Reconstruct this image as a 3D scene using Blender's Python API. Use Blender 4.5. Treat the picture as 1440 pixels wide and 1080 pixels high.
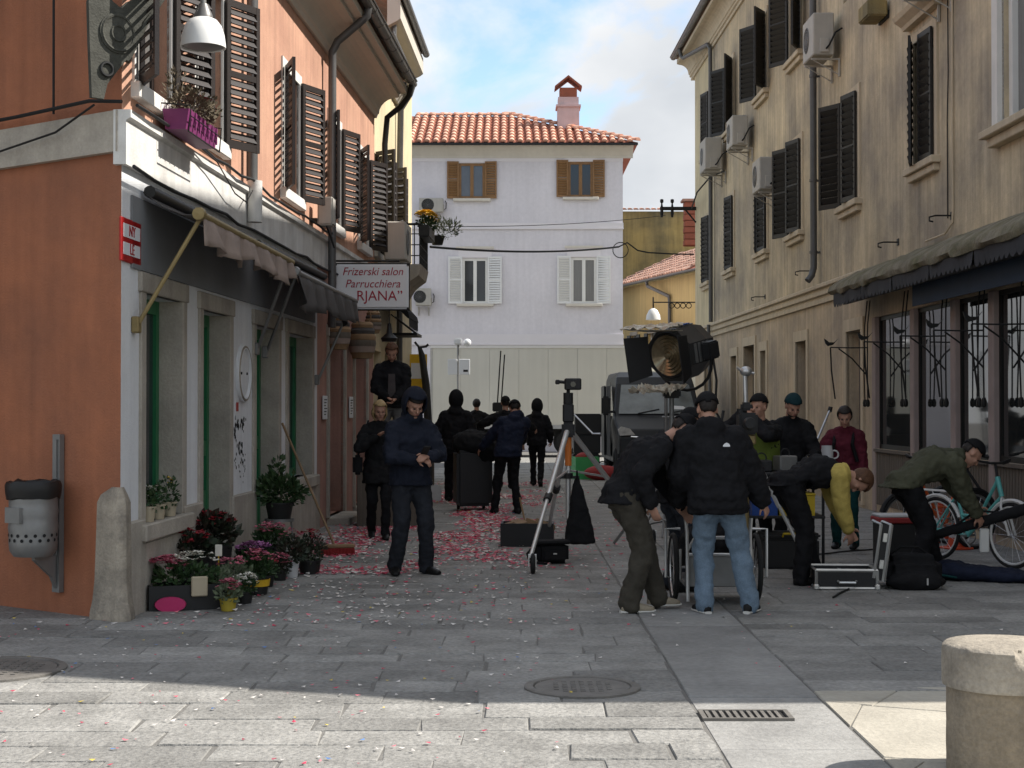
import bpy, bmesh, math, random
import numpy as np
from mathutils import Vector, Matrix, Quaternion, noise as mnoise

for o in list(bpy.data.objects):
    bpy.data.objects.remove(o)
SC = bpy.context.scene
COL = SC.collection
R = math.radians
random.seed(7)

# ------------------------------------------------------------------ camera
cam_d = bpy.data.cameras.new('camera')
cam = bpy.data.objects.new('camera', cam_d)
COL.objects.link(cam)
cam_d.sensor_width = 36.0
cam_d.lens = 54.1
cam_d.clip_start = 0.1
cam_d.clip_end = 3000
cam.location = (0, 0, 1.65)
cam.rotation_euler = (R(90) + math.atan(30 / 2163), 0, 0)
SC.camera = cam

# ------------------------------------------------------------------ sun and sky
SUN_TRAVEL = Vector((-1.0, -0.06, -1.03)).normalized()
sun_el = math.asin(-SUN_TRAVEL.z)
sun_az = math.atan2(-SUN_TRAVEL.x, -SUN_TRAVEL.y)      # from +Y towards +X
sl = bpy.data.lights.new('sun', 'SUN')
sl.energy = 5.0
sl.angle = R(0.55)
sl.color = (1.0, 0.945, 0.87)
sun = bpy.data.objects.new('sun', sl)
COL.objects.link(sun)
sun.rotation_euler = SUN_TRAVEL.to_track_quat('-Z', 'Y').to_euler()
sun.location = (30, 0, 40)

W = bpy.data.worlds.new('World')
SC.world = W
W.use_nodes = True
nt = W.node_tree
nt.nodes.clear()
def N(t, typ, **kw):
    n = t.nodes.new(typ)
    for k, v in kw.items():
        if k.startswith('i_'):
            n.inputs[int(k[2:])].default_value = v
        else:
            setattr(n, k, v)
    return n
def LK(t, a, b):
    t.links.new(a, b)
def MATH(t, op, a, b=None, clamp=False):
    n = t.nodes.new('ShaderNodeMath'); n.operation = op; n.use_clamp = clamp
    for i, v in enumerate((a, b)):
        if v is None: continue
        if isinstance(v, (int, float)): n.inputs[i].default_value = v
        else: t.links.new(v, n.inputs[i])
    return n.outputs[0]
wo = N(nt, 'ShaderNodeOutputWorld')
bg = N(nt, 'ShaderNodeBackground')
bg.inputs[1].default_value = 0.15
sky = N(nt, 'ShaderNodeTexSky', sky_type='NISHITA')
sky.sun_disc = False
sky.sun_elevation = sun_el
sky.sun_rotation = sun_az
sky.air_density = 1.0
sky.dust_density = 0.6
sky.ozone_density = 1.6
tc = N(nt, 'ShaderNodeTexCoord')
sep = N(nt, 'ShaderNodeSeparateXYZ')
LK(nt, tc.outputs['Generated'], sep.inputs[0])
den = MATH(nt, 'ADD', MATH(nt, 'MAXIMUM', sep.outputs[2], 0.0), 0.42)
cx = MATH(nt, 'DIVIDE', sep.outputs[0], den)
cy = MATH(nt, 'DIVIDE', sep.outputs[1], den)
cmb = N(nt, 'ShaderNodeCombineXYZ')
LK(nt, cx, cmb.inputs[0]); LK(nt, cy, cmb.inputs[1])
cmb.inputs[2].default_value = 3.7
cn = N(nt, 'ShaderNodeTexNoise')
cn.inputs['Scale'].default_value = 3.4
cn.inputs['Detail'].default_value = 8.0
cn.inputs['Roughness'].default_value = 0.56
cn.inputs['Distortion'].default_value = 0.35
LK(nt, cmb.outputs[0], cn.inputs['Vector'])
cr = N(nt, 'ShaderNodeValToRGB')
cr.color_ramp.elements[0].position = 0.39
cr.color_ramp.elements[1].position = 0.51
LK(nt, cn.outputs[0], cr.inputs[0])
cn2 = N(nt, 'ShaderNodeTexNoise')
cn2.inputs['Scale'].default_value = 2.6
cn2.inputs['Detail'].default_value = 5.0
LK(nt, cmb.outputs[0], cn2.inputs['Vector'])
cr2 = N(nt, 'ShaderNodeValToRGB')
cr2.color_ramp.elements[0].position = 0.30
cr2.color_ramp.elements[0].color = (2.7, 2.85, 3.05, 1)
cr2.color_ramp.elements[1].position = 0.62
cr2.color_ramp.elements[1].color = (4.3, 4.35, 4.4, 1)
LK(nt, cn2.outputs[0], cr2.inputs[0])
mx = N(nt, 'ShaderNodeMixRGB')
LK(nt, cr.outputs[0], mx.inputs[0])
LK(nt, sky.outputs[0], mx.inputs[1])
LK(nt, cr2.outputs[0], mx.inputs[2])
LK(nt, mx.outputs[0], bg.inputs[0])
LK(nt, bg.outputs[0], wo.inputs[0])

SC.view_settings.view_transform = 'Standard'
SC.view_settings.look = 'None'
SC.view_settings.gamma = 1.0
SC.view_settings.use_curve_mapping = False
SC.view_settings.exposure = 0.68
SC.render.engine = 'CYCLES'
SC.cycles.use_denoising = True
SC.cycles.max_bounces = 6
SC.cycles.diffuse_bounces = 4
SC.cycles.glossy_bounces = 3
SC.cycles.transmission_bounces = 4
SC.cycles.caustics_reflective = False
SC.cycles.caustics_refractive = False

# ------------------------------------------------------------------ materials
def mat(name, col, rough=0.8, var=0.12, scale=3.0, bump=0.0, bscale=40.0, col2=None, c2amt=0.5, c2scale=1.2,
        streak=0.0, metal=0.0, spec=0.35, rnd=0.0, coat=0.0, fine=0.0, stretch=None, lo=0.42, hi=0.66):
    m = bpy.data.materials.new(name)
    m.use_nodes = True
    t = m.node_tree
    b = t.nodes['Principled BSDF']
    b.inputs['Roughness'].default_value = rough
    b.inputs['Metallic'].default_value = metal
    b.inputs['Specular IOR Level'].default_value = spec
    if coat:
        b.inputs['Coat Weight'].default_value = coat
        b.inputs['Coat Roughness'].default_value = 0.08
    co = t.nodes.new('ShaderNodeTexCoord').outputs['Object']
    if stretch:
        mp = t.nodes.new('ShaderNodeMapping')
        mp.inputs['Scale'].default_value = stretch
        t.links.new(co, mp.inputs[0]); cs = mp.outputs[0]
    else:
        cs = co
    def noise(sc, det=4.0, vec=None, rg=0.55):
        n = t.nodes.new('ShaderNodeTexNoise')
        n.inputs['Scale'].default_value = sc; n.inputs['Detail'].default_value = det
        n.inputs['Roughness'].default_value = rg
        t.links.new(vec or cs, n.inputs['Vector'])
        return n.outputs[0]
    def ramp(f, a, bb):
        r = t.nodes.new('ShaderNodeMapRange')
        r.inputs[1].default_value = a; r.inputs[2].default_value = bb
        t.links.new(f, r.inputs[0]); return r.outputs[0]
    def mix(f, a, bb, typ='MIX'):
        x = t.nodes.new('ShaderNodeMixRGB'); x.blend_type = typ
        for i, v in ((0, f), (1, a), (2, bb)):
            if isinstance(v, (int, float)): x.inputs[i].default_value = v
            elif isinstance(v, (tuple, list)): x.inputs[i].default_value = (*v[:3], 1)
            else: t.links.new(v, x.inputs[i])
        return x.outputs[0]
    c = None
    base = tuple(col)
    cur = base
    if col2 is not None:
        f = ramp(noise(c2scale, 6.0, None, 0.62), lo, hi)
        f = MATH(t, 'MULTIPLY', f, c2amt)
        cur = mix(f, cur, col2)
    if var:
        v = ramp(noise(scale, 5.0), 0.25, 0.75)
        g = MATH(t, 'ADD', MATH(t, 'MULTIPLY', v, 2 * var), 1 - var)
        cur = mix(1.0, cur, g, 'MULTIPLY')
    if fine:
        v = ramp(noise(scale * 14, 3.0), 0.3, 0.7)
        g = MATH(t, 'ADD', MATH(t, 'MULTIPLY', v, 2 * fine), 1 - fine)
        cur = mix(1.0, cur, g, 'MULTIPLY')
    if streak:
        mp = t.nodes.new('ShaderNodeMapping')
        mp.inputs['Scale'].default_value = (5.0, 5.0, 0.28)
        t.links.new(co, mp.inputs[0])
        v = ramp(noise(1.3, 5.0, mp.outputs[0], 0.6), 0.35, 0.72)
        g = MATH(t, 'SUBTRACT', 1.0, MATH(t, 'MULTIPLY', v, streak))
        cur = mix(1.0, cur, g, 'MULTIPLY')
    if rnd:
        oi = t.nodes.new('ShaderNodeObjectInfo').outputs['Random']
        g = MATH(t, 'ADD', MATH(t, 'MULTIPLY', oi, 2 * rnd), 1 - rnd)
        cur = mix(1.0, cur, g, 'MULTIPLY')
    if isinstance(cur, tuple):
        b.inputs['Base Color'].default_value = (*cur, 1)
    else:
        t.links.new(cur, b.inputs['Base Color'])
    if bump:
        bp = t.nodes.new('ShaderNodeBump')
        bp.inputs['Strength'].default_value = bump
        bp.inputs['Distance'].default_value = 0.02
        t.links.new(noise(bscale, 4.0), bp.inputs['Height'])
        t.links.new(bp.outputs[0], b.inputs['Normal'])
    m.diffuse_color = (*col, 1)
    return m

M = {}
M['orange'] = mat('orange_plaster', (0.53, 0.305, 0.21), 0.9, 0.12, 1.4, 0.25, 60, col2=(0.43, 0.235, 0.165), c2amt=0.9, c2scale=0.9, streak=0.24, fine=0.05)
M['orange_shaded'] = mat('orange_plaster_shaded', (0.36, 0.137, 0.07), 0.9, 0.12, 0.9, 0.35, 50, col2=(0.25, 0.105, 0.062), c2amt=0.85, c2scale=0.8, streak=0.2, fine=0.04)  # darker copy of the orange, with the side walls' shade in the colour
M['pink'] = mat('pink_plaster', (0.42, 0.23, 0.18), 0.9, 0.12, 1.5, 0.3, 50, col2=(0.30, 0.18, 0.14), c2amt=0.7, streak=0.2, fine=0.05)
M['white_plaster'] = mat('white_plaster', (0.74, 0.75, 0.76), 0.9, 0.08, 1.2, 0.25, 60, col2=(0.60, 0.61, 0.62), c2amt=0.6, streak=0.14, fine=0.03)
M['fascia'] = mat('fascia_white', (0.66, 0.65, 0.62), 0.85, 0.08, 2.0, 0.2, 40, col2=(0.45, 0.43, 0.40), c2amt=0.55, c2scale=2.5, streak=0.22)
M['stone'] = mat('pale_stone', (0.42, 0.38, 0.32), 0.88, 0.12, 3.0, 0.3, 45, col2=(0.27, 0.245, 0.21), c2amt=0.6, c2scale=2.2, streak=0.15, fine=0.07)
M['stone_dirty'] = mat('weathered_stone', (0.40, 0.35, 0.28), 0.92, 0.18, 4.0, 0.6, 30, col2=(0.10, 0.09, 0.08), c2amt=0.7, c2scale=3.0, streak=0.3, fine=0.1)
M['board'] = mat('awning_shade_grey', (0.19, 0.195, 0.20), 0.8, 0.12, 2.0)  # grey that carries the shade under the awnings
M['tan'] = mat('tan_plaster', (0.68, 0.56, 0.375), 0.92, 0.14, 0.9, 0.35, 40, col2=(0.33, 0.285, 0.225), c2amt=0.9, c2scale=0.6, streak=0.36, fine=0.07, lo=0.36, hi=0.62)
M['tan_low'] = mat('tan_plaster_low', (0.57, 0.455, 0.315), 0.92, 0.16, 1.0, 0.35, 40, col2=(0.31, 0.265, 0.22), c2amt=0.8, c2scale=0.7, streak=0.3, fine=0.06)
M['cream'] = mat('cream_plaster', (0.66, 0.56, 0.36), 0.92, 0.08, 1.0, 0.25, 40, col2=(0.44, 0.37, 0.25), c2amt=0.6, c2scale=0.8, streak=0.2)
M['cornice'] = mat('cornice_plaster', (0.56, 0.47, 0.34), 0.9, 0.1, 2.0, 0.2, 40, streak=0.2)
M['soffit'] = mat('soffit_plaster', (0.50, 0.46, 0.40), 0.9, 0.06, 2.0)
M['lilac'] = mat('lilac_plaster', (0.70, 0.675, 0.71), 0.9, 0.05, 0.6, 0.2, 50, col2=(0.63, 0.61, 0.645), c2amt=0.7, c2scale=0.5, fine=0.04, streak=0.07)
M['lilac_trim'] = mat('white_trim', (0.72, 0.69, 0.71), 0.85, 0.04, 1.0)
M['trim_cream'] = mat('cream_trim', (0.64, 0.60, 0.53), 0.85, 0.06, 1.0, streak=0.08)
M['yellow'] = mat('yellow_plaster', (0.56, 0.42, 0.19), 0.92, 0.12, 0.8, 0.3, 30, col2=(0.40, 0.30, 0.14), c2amt=0.6, c2scale=0.8, streak=0.25)
M['mossy'] = mat('mossy_plaster', (0.46, 0.34, 0.13), 0.94, 0.18, 0.9, 0.4, 30, col2=(0.15, 0.135, 0.085), c2amt=0.9, c2scale=0.5, streak=0.35, lo=0.36, hi=0.62)
M['shutter'] = mat('brown_shutter', (0.012, 0.0075, 0.0065), 0.55, 0.2, 6.0, 0.1, 60, spec=0.4)
M['shutter_dark'] = mat('black_green_shutter', (0.022, 0.021, 0.02), 0.55, 0.2, 6.0, spec=0.3)
M['shutter_tan'] = mat('tan_wood_shutter', (0.24, 0.13, 0.055), 0.6, 0.2, 6.0)
M['shutter_white'] = mat('white_shutter', (0.74, 0.74, 0.73), 0.5, 0.04, 4.0)
M['white_paint'] = mat('white_paint', (0.74, 0.73, 0.70), 0.55, 0.05, 4.0)
M['white_sill'] = mat('white_sill', (0.68, 0.66, 0.62), 0.75, 0.08, 4.0, streak=0.1)
M['glass'] = mat('window_glass', (0.020, 0.024, 0.030), 0.06, 0.0, spec=0.6)
M['glass_curtain'] = mat('curtained_glass', (0.16, 0.155, 0.15), 0.12, 0.15, 5.0, spec=0.6, stretch=(6, 6, 0.4))
M['glass_blue'] = mat('sky_glass', (0.09, 0.11, 0.14), 0.08, 0.2, 2.0, spec=0.6)
M['shop_glass'] = mat('shop_glass', (0.018, 0.02, 0.02), 0.035, 0.0, spec=0.5)
M['green'] = mat('green_paint', (0.012, 0.14, 0.052), 0.4, 0.1, 5.0, spec=0.5)
M['dark'] = mat('dark_interior', (0.02, 0.019, 0.018), 0.9, 0.2)
M['door_grey'] = mat('grey_door', (0.15, 0.13, 0.12), 0.7, 0.15, 5.0, stretch=(8, 8, 0.5))
M['gutter'] = mat('zinc_gutter', (0.16, 0.155, 0.15), 0.45, 0.15, 8.0, metal=0.5, streak=0.15)
M['pipe'] = mat('grey_pipe', (0.105, 0.105, 0.105), 0.5, 0.12, 6.0, metal=0.3)
M['black'] = mat('black_paint', (0.012, 0.012, 0.012), 0.5, 0.1, 5.0)
M['black_matte'] = mat('black_cloth', (0.011, 0.011, 0.012), 0.85, 0.2, 8.0, 0.2, 60, spec=0.15)
M['rubber'] = mat('rubber', (0.014, 0.014, 0.014), 0.8, 0.1, 5.0)
M['iron'] = mat('wrought_iron', (0.018, 0.018, 0.017), 0.55, 0.15, 10.0, 0.15, 60, metal=0.4)
M['bracket'] = mat('lichen_iron', (0.045, 0.045, 0.036), 0.8, 0.25, 12.0, 0.3, 60, col2=(0.10, 0.10, 0.085), c2amt=0.3, c2scale=9)
M['steel'] = mat('steel', (0.58, 0.58, 0.57), 0.35, 0.08, 8.0, metal=0.6)
M['alu'] = mat('aluminium', (0.50, 0.50, 0.50), 0.38, 0.1, 10.0, metal=0.8)
M['alu_dull'] = mat('dull_metal', (0.22, 0.22, 0.215), 0.5, 0.12, 8.0, metal=0.55)
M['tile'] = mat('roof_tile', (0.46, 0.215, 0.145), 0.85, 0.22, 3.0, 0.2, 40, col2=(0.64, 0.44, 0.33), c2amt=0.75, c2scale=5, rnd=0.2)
M['tile_dark'] = mat('dark_roof_tile', (0.26, 0.085, 0.05), 0.85, 0.15, 3.0, rnd=0.1)  # single dark red for the roof decks and chimney bricks
M['old_tile'] = mat('old_roof_tile', (0.36, 0.20, 0.145), 0.9, 0.2, 4.0, 0.3, 40, col2=(0.22, 0.20, 0.18), c2amt=0.7, c2scale=2.5, rnd=0.35)
M['wood'] = mat('worn_wood', (0.24, 0.155, 0.085), 0.75, 0.2, 8.0, stretch=(1, 1, 0.1))
M['wood_grey'] = mat('grey_wood', (0.125, 0.105, 0.085), 0.85, 0.25, 8.0, stretch=(3, 3, 0.3))
M['awning_beige'] = mat('beige_awning_cloth', (0.30, 0.235, 0.20), 0.9, 0.12, 3.0, 0.3, 12, streak=0.2)
M['awning_grey'] = mat('grey_awning_cloth', (0.085, 0.078, 0.075), 0.9, 0.15, 3.0, 0.3, 12, streak=0.2)
M['brass'] = mat('tarnished_arm', (0.25, 0.19, 0.085), 0.55, 0.15, 6.0, metal=0.35)
M['ac'] = mat('ac_casing', (0.42, 0.40, 0.36), 0.6, 0.08, 4.0, streak=0.12)
M['ac_grille'] = mat('ac_grille', (0.06, 0.06, 0.06), 0.6, 0.1)
M['lamp_white'] = mat('opal_white', (0.72, 0.72, 0.70), 0.35, 0.03, 4.0, spec=0.5)
M['moss'] = mat('mossy_ledge', (0.20, 0.178, 0.13), 0.95, 0.35, 5.0, 0.9, 18, col2=(0.085, 0.085, 0.03), c2amt=0.8, c2scale=2.0, fine=0.15)
M['blue_cloth'] = mat('blue_valance', (0.02, 0.035, 0.06), 0.85, 0.12, 5.0)
M['slate_cloth'] = mat('slate_valance', (0.040, 0.042, 0.048), 0.88, 0.15, 5.0)
M['pillar'] = mat('pinkish_pillar', (0.36, 0.29, 0.27), 0.85, 0.1, 4.0, streak=0.15)
M['cable'] = mat('cable', (0.012, 0.012, 0.012), 0.7, 0.0)
M['red_sign'] = mat('red_enamel', (0.36, 0.015, 0.015), 0.4, 0.1, 8.0)
M['sign_white'] = mat('sign_white', (0.66, 0.67, 0.68), 0.45, 0.04, 3.0)
M['sign_red'] = mat('sign_red_letter', (0.32, 0.010, 0.03), 0.5, 0.0)
M['ink'] = mat('black_ink', (0.012, 0.012, 0.012), 0.9, 0.0)
M['bollard'] = mat('bollard_shaded_stone', (0.27, 0.225, 0.165), 0.92, 0.2, 4.0, 0.7, 26, col2=(0.15, 0.13, 0.105), c2amt=0.7, c2scale=3.0, streak=0.25, fine=0.14)  # shade of the bollard's side put into a darker brown
M['bollard_top'] = mat('bollard_sunlit_stone', (0.36, 0.32, 0.26), 0.92, 0.2, 4.0, 0.7, 26, col2=(0.17, 0.15, 0.125), c2amt=0.7, c2scale=3.0, streak=0.2, fine=0.14)  # paler copy of the stone, sunlight on the cap put into the colour
# ------------------------------------------------------------------ mesh helpers
class MB:
    """collects simple shapes, builds ONE mesh object"""
    def __init__(s):
        s.v = []; s.f = []; s.m = []; s.X = Matrix.Identity(4); s.mi = 0
    def add(s, vs, fs):
        n = len(s.v)
        s.v += [tuple(s.X @ Vector(p)) for p in vs]
        s.f += [tuple(i + n for i in f) for f in fs]
        s.m += [s.mi] * len(fs)
        return s
    def box(s, a, b):
        x0, x1 = sorted((a[0], b[0])); y0, y1 = sorted((a[1], b[1])); z0, z1 = sorted((a[2], b[2]))
        vs = [(x0, y0, z0), (x1, y0, z0), (x1, y1, z0), (x0, y1, z0), (x0, y0, z1), (x1, y0, z1), (x1, y1, z1), (x0, y1, z1)]
        return s.add(vs, [(0, 3, 2, 1), (4, 5, 6, 7), (0, 1, 5, 4), (1, 2, 6, 5), (2, 3, 7, 6), (3, 0, 4, 7)])
    def cbox(s, c, sz):
        return s.box([c[i] - sz[i] / 2 for i in range(3)], [c[i] + sz[i] / 2 for i in range(3)])
    def rbox(s, a, b, r=0.01):
        """box with chamfered edges"""
        bm = bmesh.new()
        bmesh.ops.create_cube(bm, size=1.0)
        sz = [abs(b[i] - a[i]) for i in range(3)]; c = [(a[i] + b[i]) / 2 for i in range(3)]
        for v in bm.verts:
            v.co = Vector((v.co.x * sz[0] + c[0], v.co.y * sz[1] + c[1], v.co.z * sz[2] + c[2]))
        bmesh.ops.bevel(bm, geom=list(bm.edges), offset=min(r, min(sz) * 0.45), segments=1 if r < 0.02 else 2, affect='EDGES')
        bm.verts.index_update()
        s.add([v.co[:] for v in bm.verts], [tuple(v.index for v in f.verts) for f in bm.faces])
        bm.free(); return s
    def quad(s, *p):
        return s.add(p, [tuple(range(len(p)))])
    def tube(s, pts, r, n=8, cap=True):
        pts = [Vector(p) for p in pts]
        k = len(pts)
        rs = r if isinstance(r, (list, tuple)) else [r] * k
        vs = []; up = None
        for i, p in enumerate(pts):
            t = (pts[min(i + 1, k - 1)] - pts[max(i - 1, 0)])
            if t.length < 1e-9: t = Vector((0, 0, 1))
            t.normalize()
            if up is None:
                up = Vector((0, 0, 1)) if abs(t.z) < 0.9 else Vector((1, 0, 0))
            a = t.cross(up)
            if a.length < 1e-6: a = t.orthogonal()
            a.normalize(); bb = a.cross(t).normalized(); up = bb
            for j in range(n):
                an = 2 * math.pi * j / n
                vs.append(p + (a * math.cos(an) + bb * math.sin(an)) * rs[i])
        fs = []
        for i in range(k - 1):
            for j in range(n):
                fs.append((i * n + j, i * n + (j + 1) % n, (i + 1) * n + (j + 1) % n, (i + 1) * n + j))
        if cap:
            fs.append(tuple(range(n - 1, -1, -1))); fs.append(tuple((k - 1) * n + j for j in range(n)))
        return s.add(vs, fs)
    def lathe(s, prof, n=20, c=(0, 0, 0), axis='z', ph=0.0):
        """prof [(r, h)...]"""
        vs = []; fs = []
        for (r, h) in prof:
            for j in range(n):
                an = 2 * math.pi * j / n + ph
                x, y = r * math.cos(an), r * math.sin(an)
                p = {'z': (x, y, h), 'x': (h, x, y), 'y': (y, h, x)}[axis]
                vs.append((c[0] + p[0], c[1] + p[1], c[2] + p[2]))
        k = len(prof)
        for i in range(k - 1):
            for j in range(n):
                fs.append((i * n + j, i * n + (j + 1) % n, (i + 1) * n + (j + 1) % n, (i + 1) * n + j))
        if prof[0][0] > 1e-6: fs.append(tuple(range(n - 1, -1, -1)))
        if prof[-1][0] > 1e-6: fs.append(tuple((k - 1) * n + j for j in range(n)))
        return s.add(vs, fs)
    def ell(s, c, r, n=12, m=8, X=None):
        """ellipsoid; X an optional 3x3 of axes"""
        vs = []; fs = []
        A = X or Matrix.Identity(3)
        for i in range(m + 1):
            th = math.pi * i / m
            for j in range(n):
                ph = 2 * math.pi * j / n
                q = Vector((r[0] * math.sin(th) * math.cos(ph), r[1] * math.sin(th) * math.sin(ph), r[2] * math.cos(th)))
                vs.append(Vector(c) + A @ q)
        for i in range(m):
            for j in range(n):
                fs.append((i * n + j, (i + 1) * n + j, (i + 1) * n + (j + 1) % n, i * n + (j + 1) % n))
        return s.add(vs, fs)
    def prism(s, poly, h0, h1, plane='xy'):
        """poly of 2D points extruded; plane xy -> along z, xz -> along y, yz -> along x"""
        def P(a, b, h):
            return {'xy': (a, b, h), 'xz': (a, h, b), 'yz': (h, a, b)}[plane]
        n = len(poly)
        vs = [P(a, b, h0) for a, b in poly] + [P(a, b, h1) for a, b in poly]
        fs = [tuple(range(n - 1, -1, -1)), tuple(range(n, 2 * n))]
        fs += [(i, (i + 1) % n, n + (i + 1) % n, n + i) for i in range(n)]
        return s.add(vs, fs)
    def torus(s, c, R0, r, n=28, m=6, axis='x'):
        vs = []; fs = []
        for i in range(n):
            a = 2 * math.pi * i / n
            for j in range(m):
                b = 2 * math.pi * j / m
                q = R0 + r * math.cos(b); h = r * math.sin(b)
                x, y = q * math.cos(a), q * math.sin(a)
                p = {'z': (x, y, h), 'x': (h, x, y), 'y': (y, h, x)}[axis]
                vs.append((c[0] + p[0], c[1] + p[1], c[2] + p[2]))
        for i in range(n):
            for j in range(m):
                fs.append((i * m + j, ((i + 1) % n) * m + j, ((i + 1) % n) * m + (j + 1) % m, i * m + (j + 1) % m))
        return s.add(vs, fs)
    def mesh(s, name, mt, smooth=False):
        me = bpy.data.meshes.new(name)
        me.from_pydata(s.v, [], s.f)
        ms = mt if isinstance(mt, (list, tuple)) else [mt]
        for q in ms: me.materials.append(M[q] if isinstance(q, str) else q)
        if len(ms) > 1: me.polygons.foreach_set('material_index', s.m)
        bm = bmesh.new(); bm.from_mesh(me)
        bmesh.ops.recalc_face_normals(bm, faces=bm.faces)
        bm.to_mesh(me); bm.free()
        if smooth:
            me.polygons.foreach_set('use_smooth', [True] * len(me.polygons))
            try: me.set_sharp_from_angle(angle=R(42))
            except Exception: pass
        me.update()
        return me
    def build(s, name, mt, parent=None, smooth=False):
        o = bpy.data.objects.new(name, s.mesh(name, mt, smooth))
        COL.objects.link(o)
        if parent is not None: o.parent = parent
        return o

def put(name, me, parent=None, loc=(0, 0, 0), rot=(0, 0, 0), scale=None):
    o = bpy.data.objects.new(name, me); COL.objects.link(o)
    if parent is not None: o.parent = parent
    o.location = loc; o.rotation_euler = rot
    if scale: o.scale = scale
    return o
def empty(name, loc=(0, 0, 0), rz=0.0, parent=None):
    o = bpy.data.objects.new(name, None); COL.objects.link(o)
    o.location = loc; o.rotation_euler = (0, 0, rz); o.empty_display_size = 0.1
    if parent is not None: o.parent = parent
    return o
def tag(o, label, cat, group=None):
    o['label'] = label; o['category'] = cat
    if group: o['group'] = group
    return o
def thing(name, label, cat, loc=(0, 0, 0), rz=0.0, group=None):
    return tag(empty(name, loc, rz), label, cat, group)
def struct(o, kind='structure'):
    o['kind'] = kind; return o
def copy_tree(o, parent=None):
    c = o.copy(); COL.objects.link(c); c.parent = parent
    for ch in list(o.children): copy_tree(ch, c)
    return c
F = 2163.0
def at(x, y_or_d, z=None, d=None):
    """world point under pixel x; ground hit for pixel row y"""
    dd = d if d is not None else 1.65 * F / (y_or_d - 570.0)
    return Vector(((x - 720) / F * dd, dd, 0.0 if z is None else z))
def zat(y, d):
    return 1.65 + (570.0 - y) * d / F

def wall_mesh(mb, x0, x1, z0, z1, holes, reveal=0.2, y=0.0, bx=0.0):
    """front face at y with holes (a,b,c,d) = x0,x1,z0,z1 and reveals going inwards (+y)"""
    xs = sorted({x0, x1} | {h[0] for h in holes} | {h[1] for h in holes})
    zs = sorted({z0, z1} | {h[2] for h in holes} | {h[3] for h in holes})
    xs = [q for q in xs if x0 <= q <= x1]; zs = [q for q in zs if z0 <= q <= z1]
    for i in range(len(xs) - 1):
        for j in range(len(zs) - 1):
            mx_, mz_ = (xs[i] + xs[i + 1]) / 2, (zs[j] + zs[j + 1]) / 2
            if any(h[0] < mx_ < h[1] and h[2] < mz_ < h[3] for h in holes): continue
            mb.quad((xs[i], y, zs[j]), (xs[i + 1], y, zs[j]), (xs[i + 1], y, zs[j + 1]), (xs[i], y, zs[j + 1]))
    for (a, b, c, d) in holes:
        yy = y + reveal
        mb.quad((a, y, c), (a, y, d), (a, yy, d), (a, yy, c))
        mb.quad((b, y, c), (b, yy, c), (b, yy, d), (b, y, d))
        mb.quad((a, y, d), (b, y, d), (b, yy, d), (a, yy, d))
        mb.quad((a, y, c), (a, yy, c), (b, yy, c), (b, y, c))
    mb_y = y + 0.45
    mb.quad((x0 + bx, mb_y, z0), (x0 + bx, mb_y, z1), (x1, mb_y, z1), (x1, mb_y, z0))
    return mb

_leafcache = {}
def shutter_leaf(root, x, y, z, w, h, ang, mt, nsl, side, name='shutter'):
    """a louvred leaf hinged at (x,y,z); side=+1 leaf runs to +x when ang=0, -1 to -x"""
    key = (round(w, 2), round(h, 2), mt, nsl)
    if key not in _leafcache:
        st = 0.055; t = 0.036
        mb = MB()
        mb.box((0, -t / 2, 0), (st, t / 2, h)); mb.box((w - st, -t / 2, 0), (w, t / 2, h))
        for z0 in (0.0, h * 0.5 - 0.03, h - 0.07):
            mb.box((st, -t / 2 + 0.002, z0), (w - st, t / 2 - 0.002, z0 + (0.08 if z0 == 0 else 0.06 if z0 < h * 0.8 else 0.07)))
        fr = mb.mesh('shutter_frame', mt)
        sp = (h - 0.15) / nsl
        s2 = MB()
        s2.X = Matrix.Rotation(R(58), 4, 'X')
        s2.box((st - 0.004, -sp * 0.50, -0.006), (w - st + 0.004, sp * 0.50, 0.006))
        _leafcache[key] = (fr, s2.mesh('shutter_slat', mt), sp)
    fr, sm, sp = _leafcache[key]
    rz = ang if side > 0 else math.pi - ang
    lf = put(name, fr, root, (x, y, z), (0, 0, rz))
    for i in range(nsl):
        zz = 0.08 + sp * (i + 0.5)
        if abs(zz - h * 0.5) < 0.035: continue
        put('slat', sm, lf, (0, 0, zz), (0, 0, 0))
    return lf

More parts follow.
